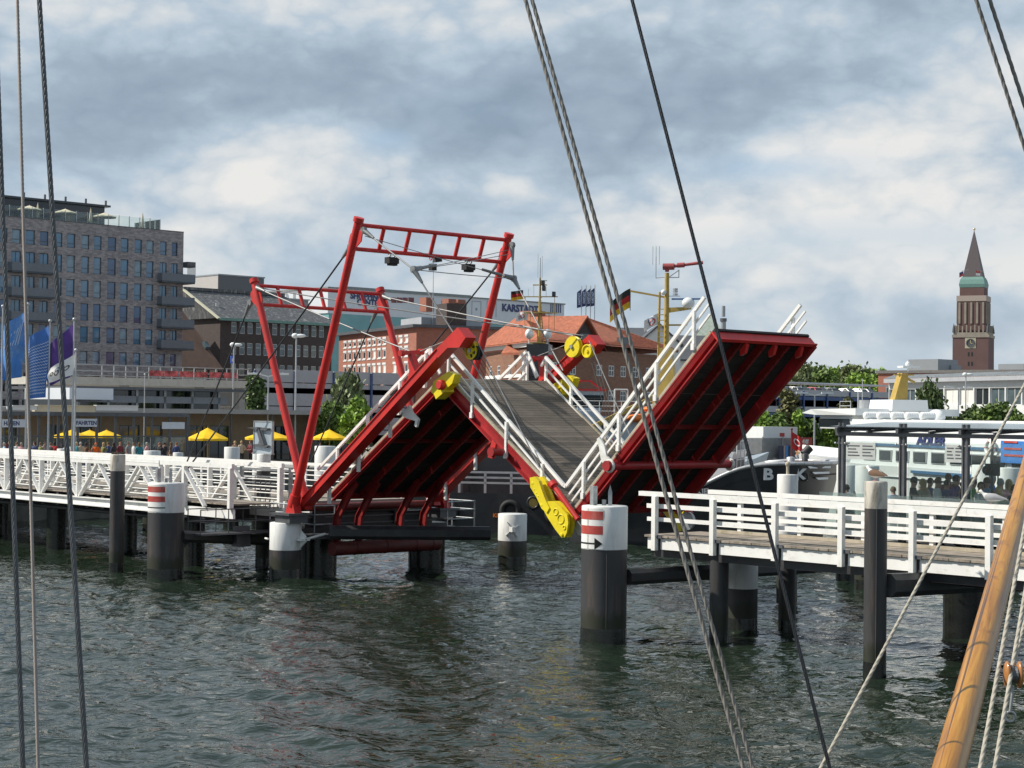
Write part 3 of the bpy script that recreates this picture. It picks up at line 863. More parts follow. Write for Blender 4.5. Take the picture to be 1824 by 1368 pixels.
# --- right jetty, white wooden rails
J = thing('timber_jetty', 'near timber jetty with white plank railings on both sides', 'jetty', (5, 1.1, 0))
ZD = 2.72
mb = MB(); planks(mb, -2.45, 16, -.03, 2.30, ZD, .148)
part(J, 'deck_boards', mb, M['deck2'])
mb = MB()
POSTS = [-2.05 + 2.12 * i for i in range(9)]
for a, b in zip(POSTS[:-1], POSTS[1:]):
    mb.box((a + .16, .03, 2.33), (b - .17, .17, 2.64))
mb.box((-2.38, .03, 2.33), (-2.2, .17, 2.64))
part(J, 'side_beam', mb, M['white'])
mb = MB(); mb.box((-2.3, .2, 2.1), (16, .45, 2.62)); mb.box((-2.3, 1.9, 2.1), (16, 2.15, 2.62)); mb.box((-2.2, .45, 2.25), (-2.0, 1.9, 2.62))
part(J, 'under_beam', mb, M['black'])
mb = MB(); mb.box((-1.9, 2.16, ZD + .005), (16, 2.36, ZD + .09))
part(J, 'kerb', mb, M['kerb_wood'])
mb = MB()
for i in range(7):
    s = -2.65 + 2.65 * i + .0
    mb.box((s, -.075 + random.uniform(-.004, .004), 3.795), (s + 2.645, .075, 3.92))
for i, (z, hh) in enumerate(((3.46, .12), (3.10, .11))):
    off = 0
    mb.box((-2.5, .045, z), (-.35 + off, .085, z + hh)) if False else None
    mb.box((-2.46 + .02 * i, .055, z), (16, .095, z + hh))
near = part(J, 'railing', mb, M['white'])
for s in POSTS:
    mb = MB(); mb.box((s - .07, -.115, 2.30), (s + .07, .025, 3.795))
    for z in (2.40, 2.62): mb.tube((s - .02, -.118, z), (s - .02, -.10, z), .018, n=8)
    p = part(J, 'post', mb, M['white'], near)
for s in POSTS:
    mb = MB(); mb.box((s + .08, -.05, 2.64), (s + .26, .04, 2.725))
    part(J, 'bracket_block', mb, M['steel_dark'], near)
mb = MB()
for i in range(5):
    s = -2.05 + 3.6 * i; mb.box((s, 2.16, 3.815), (s + 3.59, 2.30, 3.935))
for z in (3.62, 3.38, 3.14, 2.97 - .05):
    mb.box((-1.95, 2.20, z - .02), (16, 2.235, z + .09))
far = part(J, 'railing', mb, M['white'])
for i in range(9):
    s = -.95 + 2.12 * i
    mb = MB(); mb.box((s - .06, 2.24, 2.75), (s + .06, 2.36, 3.815))
    part(J, 'post', mb, M['white'], far)
for (s, t, r) in ((-.09, .42, .26), (-.49, 3.84, .25)):
    mb = MB(); mb.lathe([(r, -2), (r, .25)], (s, t, 0), 22); mb2 = MB(); mb2.lathe([(r * .995, .25), (r * .995, 2.5)], (s, t, 0), 22)
    p = part(J, 'support_pile', mb2, M['pile']); part(J, 'waterline_growth', mb, M['pile_wet'], p)
# --- left jetty: white steel truss
TJ = thing('truss_jetty', 'white steel truss jetty with zigzag railings on the far left', 'jetty', (-35, 1.1, 0))
mb = MB(); planks(mb, -60, -23.25, .12, 2.1, 2.62, .15)
part(TJ, 'deck_boards', mb, M['deck2'])
for t, d in ((0.0, -1), (2.2, 1)):
    mb = MB()
    mb.box((-60, t - .09, 3.84), (-28.05, t + .09, 4.09)); mb.box((-60, t - .10, 3.985), (-28.05, t + .10, 4.0))
    mb.box((-28.05, t - .06, 3.93), (-23.05, t + .06, 4.09))
    mb.box((-60, t - .04, 2.12), (-28.05, t + .04, 2.42)); mb.box((-60, t - .14, 2.10), (-28.05, t + .10, 2.15)); mb.box((-60, t - .14, 2.40), (-28.05, t + .10, 2.44))
    mb.box((-28.05, t + .05, 2.08), (-23.1, t + .15, 2.42))
    for z in (3.45, 3.2, 2.95, 2.75): mb.tube((-60, t + .07, z), (-23.15, t + .07, z), .022, n=6)
    tr = part(TJ, 'truss_side', mb, M['white'])
    for i in range(11):
        s = -60.1 + 3.21 * i
        mb = MB(); mb.box((s - .05, t - .10, 2.44), (s + .05, t + .10, 3.85)); part(TJ, 'post', mb, M['white'], tr)
        mb = MB()
        mb.beam((s + .10, t, 2.46), (s + 1.55, t, 3.85), .16, .07, (1, 0, 0)); mb.beam((s + 3.11, t, 2.46), (s + 1.66, t, 3.85), .16, .07, (1, 0, 0))
        part(TJ, 'brace', mb, M['white'], tr)
    for s in (-26.32, -23.2):
        mb = MB(); mb.box((s - .08, t - .09, 2.42), (s + .08, t + .09, 3.93)); part(TJ, 'post', mb, M['white'], tr)
mb = MB()
for i in range(28): mb.box((-59 + i * 1.25, .1, 1.98), (-58.8 + i * 1.25, 2.1, 2.5))
mb.box((-60, .75, 1.75), (-26, .95, 1.98)); mb.box((-60, 1.4, 1.72), (-26, 1.65, 1.98)); mb.tube((-60, .45, 1.86), (-27, .45, 1.86), .08, n=8)
part(TJ, 'under_beam', mb, M['black'])
for s in (-50, -38.5, -27.5):
    mb = MB(); mb.lathe([(.42, -2), (.42, 2.0)], (s, 1.2, 0), 20); part(TJ, 'support_pile', mb, M['pile_wet'])
# --- main approach decks
def approach(name, label, s0, s1):
    A = thing(name, label, 'bridge deck', ((s0 + s1) / 2, 4.75, 0))
    mb = MB(); planks(mb, s0, s1, 2.45, 7.05, ZD, .20); part(A, 'deck_boards', mb, M['deck2'])
    mb = MB(); mb.box((s0, 2.40, 2.30), (s1, 2.52, 2.66)); mb.box((s0, 7.0, 2.30), (s1, 7.1, 2.66)); part(A, 'side_beam', mb, M['white_old'])
    mb = MB(); mb.box((s0, 2.6, 1.8), (s1, 3.1, 2.6)); mb.box((s0, 6.4, 1.8), (s1, 6.9, 2.6)); mb.box((s0, 3.1, 2.3), (s1, 6.4, 2.6)); part(A, 'under_beam', mb, M['black'])
    return A
AL = approach('left_approach_deck', 'long wooden approach deck running from the quay to the red bridge', -57, -21.6)
AL.ob.name = 'approach_deck'
mb = MB()
mb.box((-57, 7.0, 3.82), (-20.2, 7.12, 3.93))
for z in (3.62, 3.42, 3.22, 2.98): mb.tube((-57, 7.06, z), (-20.2, 7.06, z), .025, n=6)
for i in range(24): mb.box((-56.8 + 1.58 * i, 7.03, 2.5), (-56.72 + 1.58 * i, 7.10, 3.83))
part(AL, 'railing', mb, M['white'])
mb = MB()
mb.box((-57, 2.42, 3.80), (-29.2, 2.52, 3.9)); mb.box((-28.9, 2.42, 3.78), (-22.2, 2.50, 3.86))
for z in (3.55, 3.3, 3.05): mb.tube((-57, 2.47, z), (-22.2, 2.47, z), .022, n=6)
part(AL, 'railing', mb, M['white'])
for s in (-26.15, -22.9, -22.2):
    mb = MB(); mb.box((s - .06, 2.40, 2.6), (s + .06, 2.52, 3.9)); part(AL, 'post', mb, M['steel'])
for s in (-48, -36):
    for t in (3.2, 6.3):
        mb = MB(); mb.lathe([(.45, -2), (.45, 1.85)], (s, t, 0), 18); part(AL, 'support_pile', mb, M['pile_wet'])
AR = approach('right_approach_deck', 'wooden approach deck behind the near jetty where the crowd waits', 3.0, 34)
AR.ob.name = 'approach_deck.001'
mb = MB(); mb.box((3.0, 7.0, 3.8), (34, 7.1, 3.9))
for z in (3.55, 3.3, 3.05): mb.tube((3, 7.05, z), (34, 7.05, z), .02, n=6)
part(AR, 'railing', mb, M['white'])
mb = MB(); mb.lathe([(.62, -2), (.62, 1.85)], (3.6, 6.6, 0), 24); part(AR, 'support_pile', mb, M['pile_wet'])
# --- glass shelter
GS = thing('glass_shelter', 'steel and glass shelter with a sloping grey roof on the approach deck', 'shelter', (8, 3.5, ZD))
SP = [2.34, 4.29, 6.19, 8.1, 10.0, 11.9]
for s in SP:
    mb = MB()
    for ds in (-.075, .055): mb.box((s + ds, 2.50, ZD), (s + ds + .045, 2.62, 5.90))
    mb.box((s - .03, 2.53, ZD), (s + .055, 2.58, 5.72))
    mb.box((s - .12, 2.47, 5.55), (s + .12, 2.66, 5.72))
    p = part(GS, 'post', mb, M['steel_dark'])
    mb = MB()
    for z in (3.15, 5.35):
        for ds in (-.16, .16): mb.ball((s + ds, 2.50, z), .035, n=8, m=5); mb.beam((s, 2.53, z), (s + ds, 2.53, z), .02, .02)
    part(GS, 'glass_clamp', mb, M['steel'], p)
mb = MB()
mb.box((2.2, 2.46, 5.56), (12, 2.52, 5.66)); mb.box((2.2, 2.66, 5.55), (12, 2.70, 5.59)); mb.box((2.2, 3.9, 5.72), (12, 3.98, 5.82))
for s in SP: mb.beam((s, 2.3, 5.70), (s, 4.9, 5.83), .08, .12)
for s in [.5 * (a + b) for a, b in zip(SP[:-1], SP[1:])]:
    mb.beam((s, 2.35, 5.68), (s, 4.7, 5.80), .05, .06); mb.beam((s, 2.36, 5.68), (s + .85, 4.2, 5.78), .025, .025); mb.beam((s - .9, 2.5, 5.72), (s, 2.36, 5.70), .03, .03)
part(GS, 'roof_frame', mb, M['steel_dark'])
M['roof_pane'] = glass_mat('tinted_roof_glass', (.74, .78, .80), .22, .2, (.10, .11, .12))
mb = MB(); mb.prism([(2.15, 2.30, 5.775), (12, 2.30, 5.775), (12, 4.9, 5.905), (2.15, 4.9, 5.905)], (0, 0, .03))
part(GS, 'roof', mb, M['roof_pane'])
for a, b in zip(SP[:-1], SP[1:]):
    mb = MB(); mb.box((a + .16, 2.575, 2.95), (b - .16, 2.587, 5.42)); part(GS, 'glass_pane', mb, M['thin_glass'])
M['board_grey'] = mat('notice_board_print', (.44, .47, .46), .5, var=.1)
for a, w in ((2.50, .95), (5.60, .50)):
    mb = MB(); mb.box((a, 2.54, 4.93), (a + w, 2.56, 5.38)); nb = part(GS, 'notice_board', mb, M['board_grey'])
    mb = MB()
    for i in range(4):
        for k in range(2):
            x0 = a + .06 + k * w * .5; mb.box((x0, 2.534, 5.02 + .085 * i), (x0 + w * (.40 - .06 * ((i + k) % 3)), 2.539, 5.05 + .085 * i))
    part(GS, 'printed_lines', mb, M['steel_dark'], nb)
# low glass balustrade panels along the deck
mb = MB()
for i in range(8): mb.box((1.7 + 1.5 * i, 2.44, 2.9), (3.14 + 1.5 * i, 2.455, 4.02))
GB = single('glass_balustrade', 'low frosted glass balustrade between the jetty and the waiting crowd', 'balustrade', mb, glass_mat('frosted_glass', (.82, .9, .88), .2), (7, 2.4, 2.7))
# --- red signal lamp on a thin mast
SL = thing('signal_lamp', 'red signal lamp with black surround on a thin mast by the shelter', 'signal lamp', (6.75, 2.9, ZD))
mb = MB()
mb.tube((6.75, 2.9, ZD), (6.75, 2.9, 5.6), .035, n=8); mb.tube((6.92, 2.9, ZD), (6.92, 2.9, 5.0), .02, n=8)
part(SL, 'mast', mb, M['steel_dark'])
mb = MB(); mb.box((6.62, 2.78, 4.62), (6.98, 2.90, 4.92)); mb.disc((6.72, 2.78, 4.76), (0, -1, 0), [(.11, 0), (.11, .12), (.09, .12)], 14); part(SL, 'lamp_housing', mb, M['rubber'])
mb = MB(); mb.disc((6.72, 2.70, 4.76), (0, -1, 0), [(.08, 0), (.08, .02), (.03, .04)], 14); part(SL, 'lens', mb, mat('red_lens', (.55, .02, .03), .15))

# --- piles and dolphins
def pile(name, label, s, t, r, ztop, zcap, cap='pile_top', n=32, group=None, seam=None, cap_extra=True, cat='mooring pile', wet=.35):
    T = thing(name, label, cat, (s, t, 0), group=group)
    mb = MB(); mb.lathe([(r, wet), (r, zcap)], (s, t, 0), n)
    if seam: mb.tube((s + r * math.cos(seam), t + r * math.sin(seam), wet), (s + r * math.cos(seam), t + r * math.sin(seam), zcap), .02, n=6)
    part(T, 'shaft', mb, M['pile'])
    mb = MB(); mb.lathe([(r * 1.005, zcap), (r * 1.005, ztop - .02), (r * .97, ztop), (0.0, ztop + .01)], (s, t, 0), n); part(T, 'cap', mb, M[cap])
    mb = MB(); mb.lathe([(r * 1.01, -2.5), (r * 1.012, wet - .08), (r * 1.002, wet)], (s, t, 0), n); part(T, 'waterline_growth', mb, M['pile_wet'])
    return T
def curved_sign(T, s, t, r, a0, a1, z0, z1, m, name='sign_plate', parent=None, off=.012):
    rows = []
    N = 14
    for k in range(2):
        z = z0 if k == 0 else z1
        rows.append([(s + (r + off) * math.cos(a0 + (a1 - a0) * i / N), t + (r + off) * math.sin(a0 + (a1 - a0) * i / N), z) for i in range(N + 1)])
    mb = MB(); mb.grid(rows); mb.grid([list(reversed(q)) for q in [[(p[0] * 1 - .006 * math.cos(a0), p[1], p[2]) for p in r_] for r_ in rows]])
    return part(T, name, mb, m, parent)
vang = math.atan2(-.675, -.737)           # rough direction in the frame pointing at the camera
def face_ang(s, t):
    w = BF.w((s, t, 0)); d = (CPOS - w); d.z = 0
    return math.atan2(d.dot(dT), d.dot(dS))
P3 = pile('navigation_dolphin', 'thick nearest dolphin pile with red and white stripes over a black arrow', -1.9, -2.18, .615, 3.60, 2.45, seam=face_ang(-1.9, -2.18) + .12, cat='dolphin')
P2 = pile('navigation_dolphin', 'thick dolphin pile with red and white stripes standing by the white truss jetty', -23.94, -2.24, .65, 3.42, 2.36, cat='dolphin')
for T, s, t, r, z1, zb, arrow in ((P3, -1.9, -2.18, .615, 3.55, 2.47, True), (P2, -23.94, -2.24, .65, 3.36, 2.40, False)):
    fa = face_ang(s, t)
    # angles decrease to the right as seen from the camera
    lft, rgt = fa - 1.38, fa - .03
    def ang(u): # u in -1..1 across the visible face
        return fa + math.asin(max(-1, min(1, u)))
    a0, a1 = ang(-.985), ang(-.06)
    sg = curved_sign(T, s, t, r, a0, a1, zb, z1, M['sign_white'])
    H = z1 - zb
    for k0, k1 in ((.72, .93), (.36, .57)):
        curved_sign(T, s, t, r, a0, a1 - .01, zb + H * k0, zb + H * k1, M['sign_red'], 'red_stripe', sg, .016)
    if arrow:
        curved_sign(T, s, t, r, a0, ang(-.38), zb + H * .115, zb + H * .155, M['sign_black'], 'arrow', sg, .017)
        mb = MB(); N = 8; rr = r + .018
        for sgn in (1, -1):
            for i in range(N):
                u0, u1 = -.42 + .34 * i / N, -.42 + .34 * (i + 1) / N
                hh0, hh1 = .155 * (1 - i / N), .155 * (1 - (i + 1) / N)
                zc = zb + H * .135
                q = [(s + rr * math.cos(ang(u)), t + rr * math.sin(ang(u)), zc + z) for u, z in ((u0, -hh0), (u1, -hh1), (u1, hh1), (u0, hh0))]
                mb.quad(*q); mb.quad(*reversed(q))
            break
        part(T, 'arrow', mb, M['sign_black'], sg)
    else:
        curved_sign(T, s, t, r, a0, a1, zb + H * .13, zb + H * .17, M['sign_black'], 'black_line', sg, .017)
    # fittings on top
    mb = MB()
    c = Vector((s, t, z1 + .05)); ux = Vector((math.cos(fa + PI / 2), math.sin(fa + PI / 2), 0))
    mb.beam(c - ux * .30, c - ux * .30 + Vector((0, 0, .50)), .13, .15); mb.box(tuple(c - ux * .30 + Vector((-.07, -.07, .44))), tuple(c - ux * .30 + Vector((.07, .07, .52))))
    mb.beam(c - ux * .02, c - ux * .02 + Vector((0, 0, .16)), .08, .08)
    part(T, 'mooring_bracket', mb, M['steel'])
    mb = MB(); q = c + ux * .14
    mb.prism([q + Vector((0, 0, 0)) - ux * .05, q + ux * .05, q + ux * .055 + Vector((0, 0, .36)), q + Vector((0, 0, .56)), q - ux * .055 + Vector((0, 0, .36))], Vector((math.cos(fa), math.sin(fa), 0)) * .05)
    part(T, 'spike_plate', mb, M['steel'])
lp = pile('mooring_pile', 'slim pile with a stained white cap beside the white truss jetty', -26.89, -2.53, .27, 4.35, 3.75, 'guano', 24)
rp = pile('mooring_pile', 'slim near pile with a stained white cap and a gull in front of the jetty', 6.68, -1.88, .265, 4.55, 3.92, 'guano', 24, seam=face_ang(6.68, -1.88) + .1)
mb = MB()
for i in range(26):
    a = random.uniform(0, 6.3); b = a + random.uniform(1.5, 3); z = 4.37 + random.uniform(0, .06)
    mb.tube((-26.89 + .24 * math.cos(a), -2.53 + .24 * math.sin(a), z), (-26.89 + .24 * math.cos(b), -2.53 + .24 * math.sin(b), z + .02), .012, n=5)
single('twig_nest', 'dark untidy twig nest on the slim stained pile', 'nest', mb, M['bark'], (-26.89, -2.53, 4.35))
wd = pile('white_dolphin', 'squat dolphin pile with a white top left of the pivot pier', -21.3, 1.13, .57, 2.02, 1.04, cat='dolphin')
mb = MB()
for dz in (1.42,):
    mb.box((-20.85, 1.2, dz - .03), (-20.45, 1.6, dz + .03)); mb.prism([(-20.85, 1.4, 1.8), (-20.45, 1.4, 1.55), (-20.45, 1.4, 1.35), (-20.85, 1.4, 1.05)], (0, .05, 0)); mb.tube((-21.65, .6, 1.42), (-21.95, .7, 1.42), .04, n=6); mb.tube((-20.5, 1.5, 1.45), (-20.5, 2.3, 1.6), .05, n=8)
part(wd, 'bracket_plate', mb, M['white_old'])
sd = pile('white_dolphin', 'squat dolphin pile with a white top right of the pivot pier', -20.87, 11.87, .575, 2.05, .98, cat='dolphin')
mb = MB(); fa = face_ang(-20.87, 11.87); e = Vector((math.cos(fa), math.sin(fa), 0)); x = Vector((-e.y, e.x, 0)); c = Vector((-20.87, 11.87, 1.45)) + e * .56
for a in (.5, 2.2, 3.9, 5.3): mb.beam(c, c + (x * math.cos(a) + Vector((0, 0, 1)) * math.sin(a)) * .36, .03, .10, e)
mb.box(tuple(c - Vector((.1, .1, .1))), tuple(c + Vector((.1, .1, .1))))
part(sd, 'star_bracket', mb, M['white_old'])
pile('white_dolphin', 'dolphin pile with a broad white band half hidden under the near jetty', -1.13, 2.62, .44, 2.2, 1.18, cat='dolphin')
mb = MB()
bpst = pile('sign_pile', 'black pile with a white top carrying the back of a grey notice board', -25.63, 3.11, .27, 4.38, 3.72, n=22)
mb = MB(); mb.box((-26.15, 3.0, 4.40), (-24.95, 3.06, 5.62)); sb = part(bpst, 'sign_board', mb, mat('sign_back_aluminium', (.40, .47, .53), .35, .3, var=.08))
mb = MB()
for z in (4.72, 5.38): mb.prism([(-26.5, 2.98, z), (-25.2, 2.98, z - .10), (-25.0, 2.98, z), (-25.8, 2.98, z + .04)], (0, -.10, 0))
mb.prism([(-25.85, 2.9, 5.4), (-25.65, 2.9, 5.4), (-25.25, 2.9, 4.75), (-25.5, 2.9, 4.75)], (0, -.05, 0))
part(bpst, 'bracket', mb, M['steel_dark'], sb)
mb = MB(); mb.box((-26.25, 2.97, 4.37), (-24.9, 3.1, 4.41)); mb.box((-26.18, 2.98, 4.4), (-26.13, 3.08, 5.65)); mb.box((-24.97, 2.98, 4.4), (-24.92, 3.08, 5.65)); mb.box((-26.18, 2.98, 5.62), (-24.92, 3.08, 5.66)); part(bpst, 'frame', mb, M['steel'], sb)
# background dolphins with white heads
for lab, s, t, zt, zc, r in (('white headed dolphin pile in front of the black tug bow', -5.44, 10, 4.15, 2.2, .34), ('white dolphin pile behind the glass left of the standing gull', -8.6, 17.5, 4.3, 2.6, .42), ('second white dolphin pile directly behind the gull on the pile', -6.2, 15.4, 4.36, 2.5, .42),
                             ('white dolphin pile behind the crowd under the blue banner', -5.0, 21.0, 4.36, 2.6, .48), ('rightmost white dolphin pile behind the crowd beside the wooden spar', -3.8, 20.6, 4.3, 2.6, .48),
                             ('small white dolphin pile behind the truss jetty next to the crowd', -50, 7.6, 4.02, 2.6, .27), ('white dolphin pile behind the truss jetty right of the teal shirt', -46, 10.4, 4.0, 2.2, .42), ('taller white dolphin pile under the big yellow umbrella', -45.5, 14.8, 4.18, 2.5, .40),
                             ('small white dolphin pile right of the taller one under the umbrella', -45.2, 16.2, 3.9, 2.5, .28), ('white dolphin pile between the red portal legs and the leaf', -43.9, 19.55, 4.25, 2.5, .55), ('low white dolphin pile left of the big yellow umbrella', -46, 11.9, 3.9, 2.5, .26)):
    dp = pile('white_dolphin', lab, s, t, r, zt, zc, n=20, cat='dolphin', group='white headed dolphins in the background')
    if s == -5.44:
        mb = MB(); mb.tube((s, t, zt), (s, t, zt + .28), .05, n=8); mb.ball((s, t, zt + .34), .09, n=8, m=6); part(dp, 'lantern', mb, M['kerb_wood'])
# guide beams and gangways
def gbeam(label, a, b, w, h, name='guide_beam'):
    mb = MB()
    a, b = Vector(a), Vector(b); d = (b - a).normalized(); x = d.cross(Vector((0, 0, 1))).normalized(); z = x.cross(d)
    oc = [(-.5, -.25), (-.25, -.5), (.25, -.5), (.5, -.25), (.5, .25), (.25, .5), (-.25, .5), (-.5, .25)]
    mb.prism([a + x * (u * w) + z * (v * h) for u, v in oc], b - a)
    return single(name, label, 'guide beam', mb, M['black'], tuple(a))
gbeam('eight sided black guide beam in front of the red ballast tube', bt(586, 948, 2.3), bt(872, 950, 7.4), .5, .5)
gbeam('black guide beam running from the nearest dolphin under the jetty', bt(1116, 1028, -1.7), bt(1510, 1004, 9.0), .35, .42)
gbeam('black guide beam running under the jetty from the slim near pile', bt(1578, 1043, -1.7), bt(1765, 1034, 5.0), .5, .55)
gbeam('black guide beam between the striped dolphin and the truss jetty end', bt(322, 955, -1.9), bt(478, 962, 2.6), .4, .42)
mb = MB()
a, b = Vector((-23.4, -1.4, 1.55)), Vector((-23.6, 2.3, 1.55))
mb.beam(a, b, .9, .06)
for sx in (-.42, .42):
    for z in (.45, .9): mb.tube(a + Vector((sx, 0, z)), b + Vector((sx, 0, z)), .022, n=6)
    for k in range(4): q = a + (b - a) * (k / 3) + Vector((sx, 0, 0)); mb.tube(q, q + Vector((0, 0, .9)), .024, n=6)
mb.tube(a + Vector((-.5, .2, -.1)), Vector((-23.9, -1.8, .9)), .1, n=8); mb.prism([(-24.0, .6, 1.0), (-23.6, .6, 1.0), (-23.7, .6, 1.75), (-23.9, .6, 1.75)], (0, .6, 0))
single('service_gangway', 'narrow steel service gangway below the end of the truss jetty', 'gangway', mb, M['steel_dark'], (-23.5, .5, 1.5))
SR = thing('steel_barrier', 'thin dark steel barrier rails beside the sign pile', 'barrier', (-24.5, 2.2, ZD))
mb = MB()
for s, z0, z1 in ((-26.0, 2.35, 3.55), (-25.0, 2.4, 3.55), (-24.65, 2.4, 3.55), (-24.3, 2.4, 3.55), (-24.0, 2.4, 3.5)): mb.tube((s, 2.3, z0), (s, 2.3, z1), .022, n=6)
part(SR, 'uprights', mb, M['steel_dark'])
mb = MB()
for z in (2.5, 3.1, 3.5): mb.tube((-26.0, 2.3, z), (-24.0, 2.3, z), .016, n=6)
part(SR, 'rails', mb, M['steel_dark'])
# ------------------------------------------------------------------ the town on the west bank
Z3 = Vector((0, 0, 1))
M['hotel_brick'] = brick_mat('grey_brown_brick', (.185, .175, .185), (.33, .312, .315), (.25, .245, .245), .5, .16, .55)
M['red_brick'] = brick_mat('red_brick', (.34, .125, .08), (.28, .10, .068), (.30, .19, .15), .4, .14, .25)
M['dark_brick'] = brick_mat('dark_clinker_brick', (.058, .044, .042), (.075, .055, .05), (.05, .045, .045), .4, .14, .35)
M['brown_brick'] = brick_mat('brown_brick', (.24, .12, .075), (.19, .09, .06), (.2, .14, .1), .4, .14, .25)
M['window_frame'] = mat('white_window_frame', (.62, .64, .64), .5, var=.05)
M['dark_frame'] = mat('dark_window_frame', (.055, .07, .085), .4, .2)
M['cladding'] = mat('grey_white_cladding', (.60, .63, .67), .5, var=.04, scale=.3, dirt=(.48, .50, .52), damt=.3, dscale=.1)
M['teal'] = mat('teal_cladding', (.16, .34, .36), .35, var=.12, scale=.2)
M['tile_orange'] = mat('orange_roof_tiles', (.36, .115, .062), .8, var=.35, scale=2.6, dirt=(.22, .085, .055), damt=.6, dscale=.6)
M['tile_brown'] = mat('brown_roof_tiles', (.125, .075, .055), .8, var=.2, scale=1.2)
M['slate'] = mat('slate_roof', (.085, .088, .092), .6, var=.45, scale=6, dirt=(.42, .42, .43), damt=.9, dscale=2.2, dlo=.52, stretch=(1, 1, .3))
M['slate_plain'] = mat('dark_slate', (.075, .08, .09), .6, var=.2)
M['copper'] = mat('green_copper', (.14, .27, .24), .6, var=.15, dirt=(.1, .2, .18), damt=.4)
M['grey_metal'] = mat('grey_metal_sheet', (.26, .28, .30), .45, .1, var=.06, scale=.3)
M['plaster_white'] = mat('white_plaster', (.72, .71, .68), .8, var=.04)
M['plaster_cream'] = mat('cream_plaster', (.60, .58, .44), .8, var=.05)
M['letter_blue'] = mat('blue_lettering', (.035, .05, .15), .5)
M['blind'] = mat('pale_window_blind', (.66, .65, .62), .7, var=.06)
M['parking_grey'] = mat('grey_parking_parapet', (.36, .38, .41), .7, var=.08, scale=.5, dirt=(.22, .22, .23), damt=.4, dscale=.5)
M['parking_blue'] = mat('blue_steel_post', (.035, .075, .20), .45, var=.12)
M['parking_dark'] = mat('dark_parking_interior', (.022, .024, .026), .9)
def wall(mb, o, u, W, H, ops, rec=.15, back=None):
    """rectangular wall with real openings; outward side is u x z"""
    o, u = Vector(o), Vector(u).normalized(); nrm = u.cross(Z3)
    xs = sorted({0.0, W} | {a for q in ops for a in q[:2]}); zs = sorted({0.0, H} | {a for q in ops for a in q[2:4]})
    P = lambda x, z, d=0.0: o + u * x + Z3 * z - nrm * d
    for i in range(len(xs) - 1):
        for j in range(len(zs) - 1):
            cx, cz = .5 * (xs[i] + xs[i + 1]), .5 * (zs[j] + zs[j + 1])
            if any(q[0] < cx < q[1] and q[2] < cz < q[3] for q in ops): continue
            mb.quad(P(xs[i], zs[j]), P(xs[i + 1], zs[j]), P(xs[i + 1], zs[j + 1]), P(xs[i], zs[j + 1]))
    for a, b, c, d in [q[:4] for q in ops]:
        mb.quad(P(a, c), P(b, c), P(b, c, rec), P(a, c, rec)); mb.quad(P(a, d), P(a, d, rec), P(b, d, rec), P(b, d))
        mb.quad(P(a, c), P(a, c, rec), P(a, d, rec), P(a, d)); mb.quad(P(b, c), P(b, d), P(b, d, rec), P(b, c, rec))
_wm = {}
def windows(T, o, u, ops, rec, fm, pm, style='plain', fw=.08, label=None):
    """one window part (frame) with a pane sub-part per opening; equal windows share mesh data"""
    o, u = Vector(o), Vector(u).normalized(); ang = math.atan2(u.y, u.x); nrm = u.cross(Z3)
    for k, q in enumerate(ops):
        a, b, c, d = q[:4]; w, h = round(b - a, 2), round(d - c, 2)
        st = q[4] if len(q) > 4 else style
        pmm = q[5] if len(q) > 5 else pm
        key = (w, h, st, fm.name, pmm.name, fw)
        if key not in _wm:
            f = MB(); y0, y1 = -.05, .03
            f.box((0, y0, 0), (fw, y1, h)); f.box((w - fw, y0, 0), (w, y1, h)); f.box((fw, y0, 0), (w - fw, y1, fw)); f.box((fw, y0, h - fw), (w - fw, y1, h))
            if st in ('cross', 'four'): f.box((w / 2 - fw * .4, y0, fw), (w / 2 + fw * .4, y1 - .01, h - fw)); f.box((fw, y0 + .005, h * .55 - fw * .4), (w - fw, y1 - .015, h * .55 + fw * .4))
            if st == 'lintel': f.box((-.1, -.13, h), (w + .1, 0, h + .26)); f.box((-.1, -.14, -.15), (w + .1, 0, 0))
            if st == 'bar': f.box((fw, y0, h * .30 - fw * .3), (w - fw, y1 - .01, h * .30 + fw * .3))
            if st == 'tee': f.box((fw, y0, h * .62 - fw * .4), (w - fw, y1 - .01, h * .62 + fw * .4))
            if st == 'french': f.box((w / 2 - fw * .4, y0, fw), (w / 2 + fw * .4, y1 - .01, h - fw))
            g = MB(); g.quad((fw * .6, .0, fw * .6), (w - fw * .6, .0, fw * .6), (w - fw * .6, .0, h - fw * .6), (fw * .6, .0, h - fw * .6))
            _wm[key] = (mesh_of('window', f, fm), mesh_of('pane', g, pmm))
        fo = bpy.data.objects.new('window', _wm[key][0]); COL.objects.link(fo); fo.parent = T.ob
        fo.location = o + u * a + Z3 * c - nrm * (rec - .03) - T.o; fo.rotation_euler = (0, 0, ang)
        po = bpy.data.objects.new('pane', _wm[key][1]); COL.objects.link(po); po.parent = fo; po.location = (0, random.uniform(-.002, .002), 0); po.rotation_euler = (random.uniform(-.006, .006), 0, random.uniform(-.01, .01))
def up(a, b):
    a, b = Vector(a), Vector(b); d = b - a; d.z = 0
    return d.normalized(), d.length
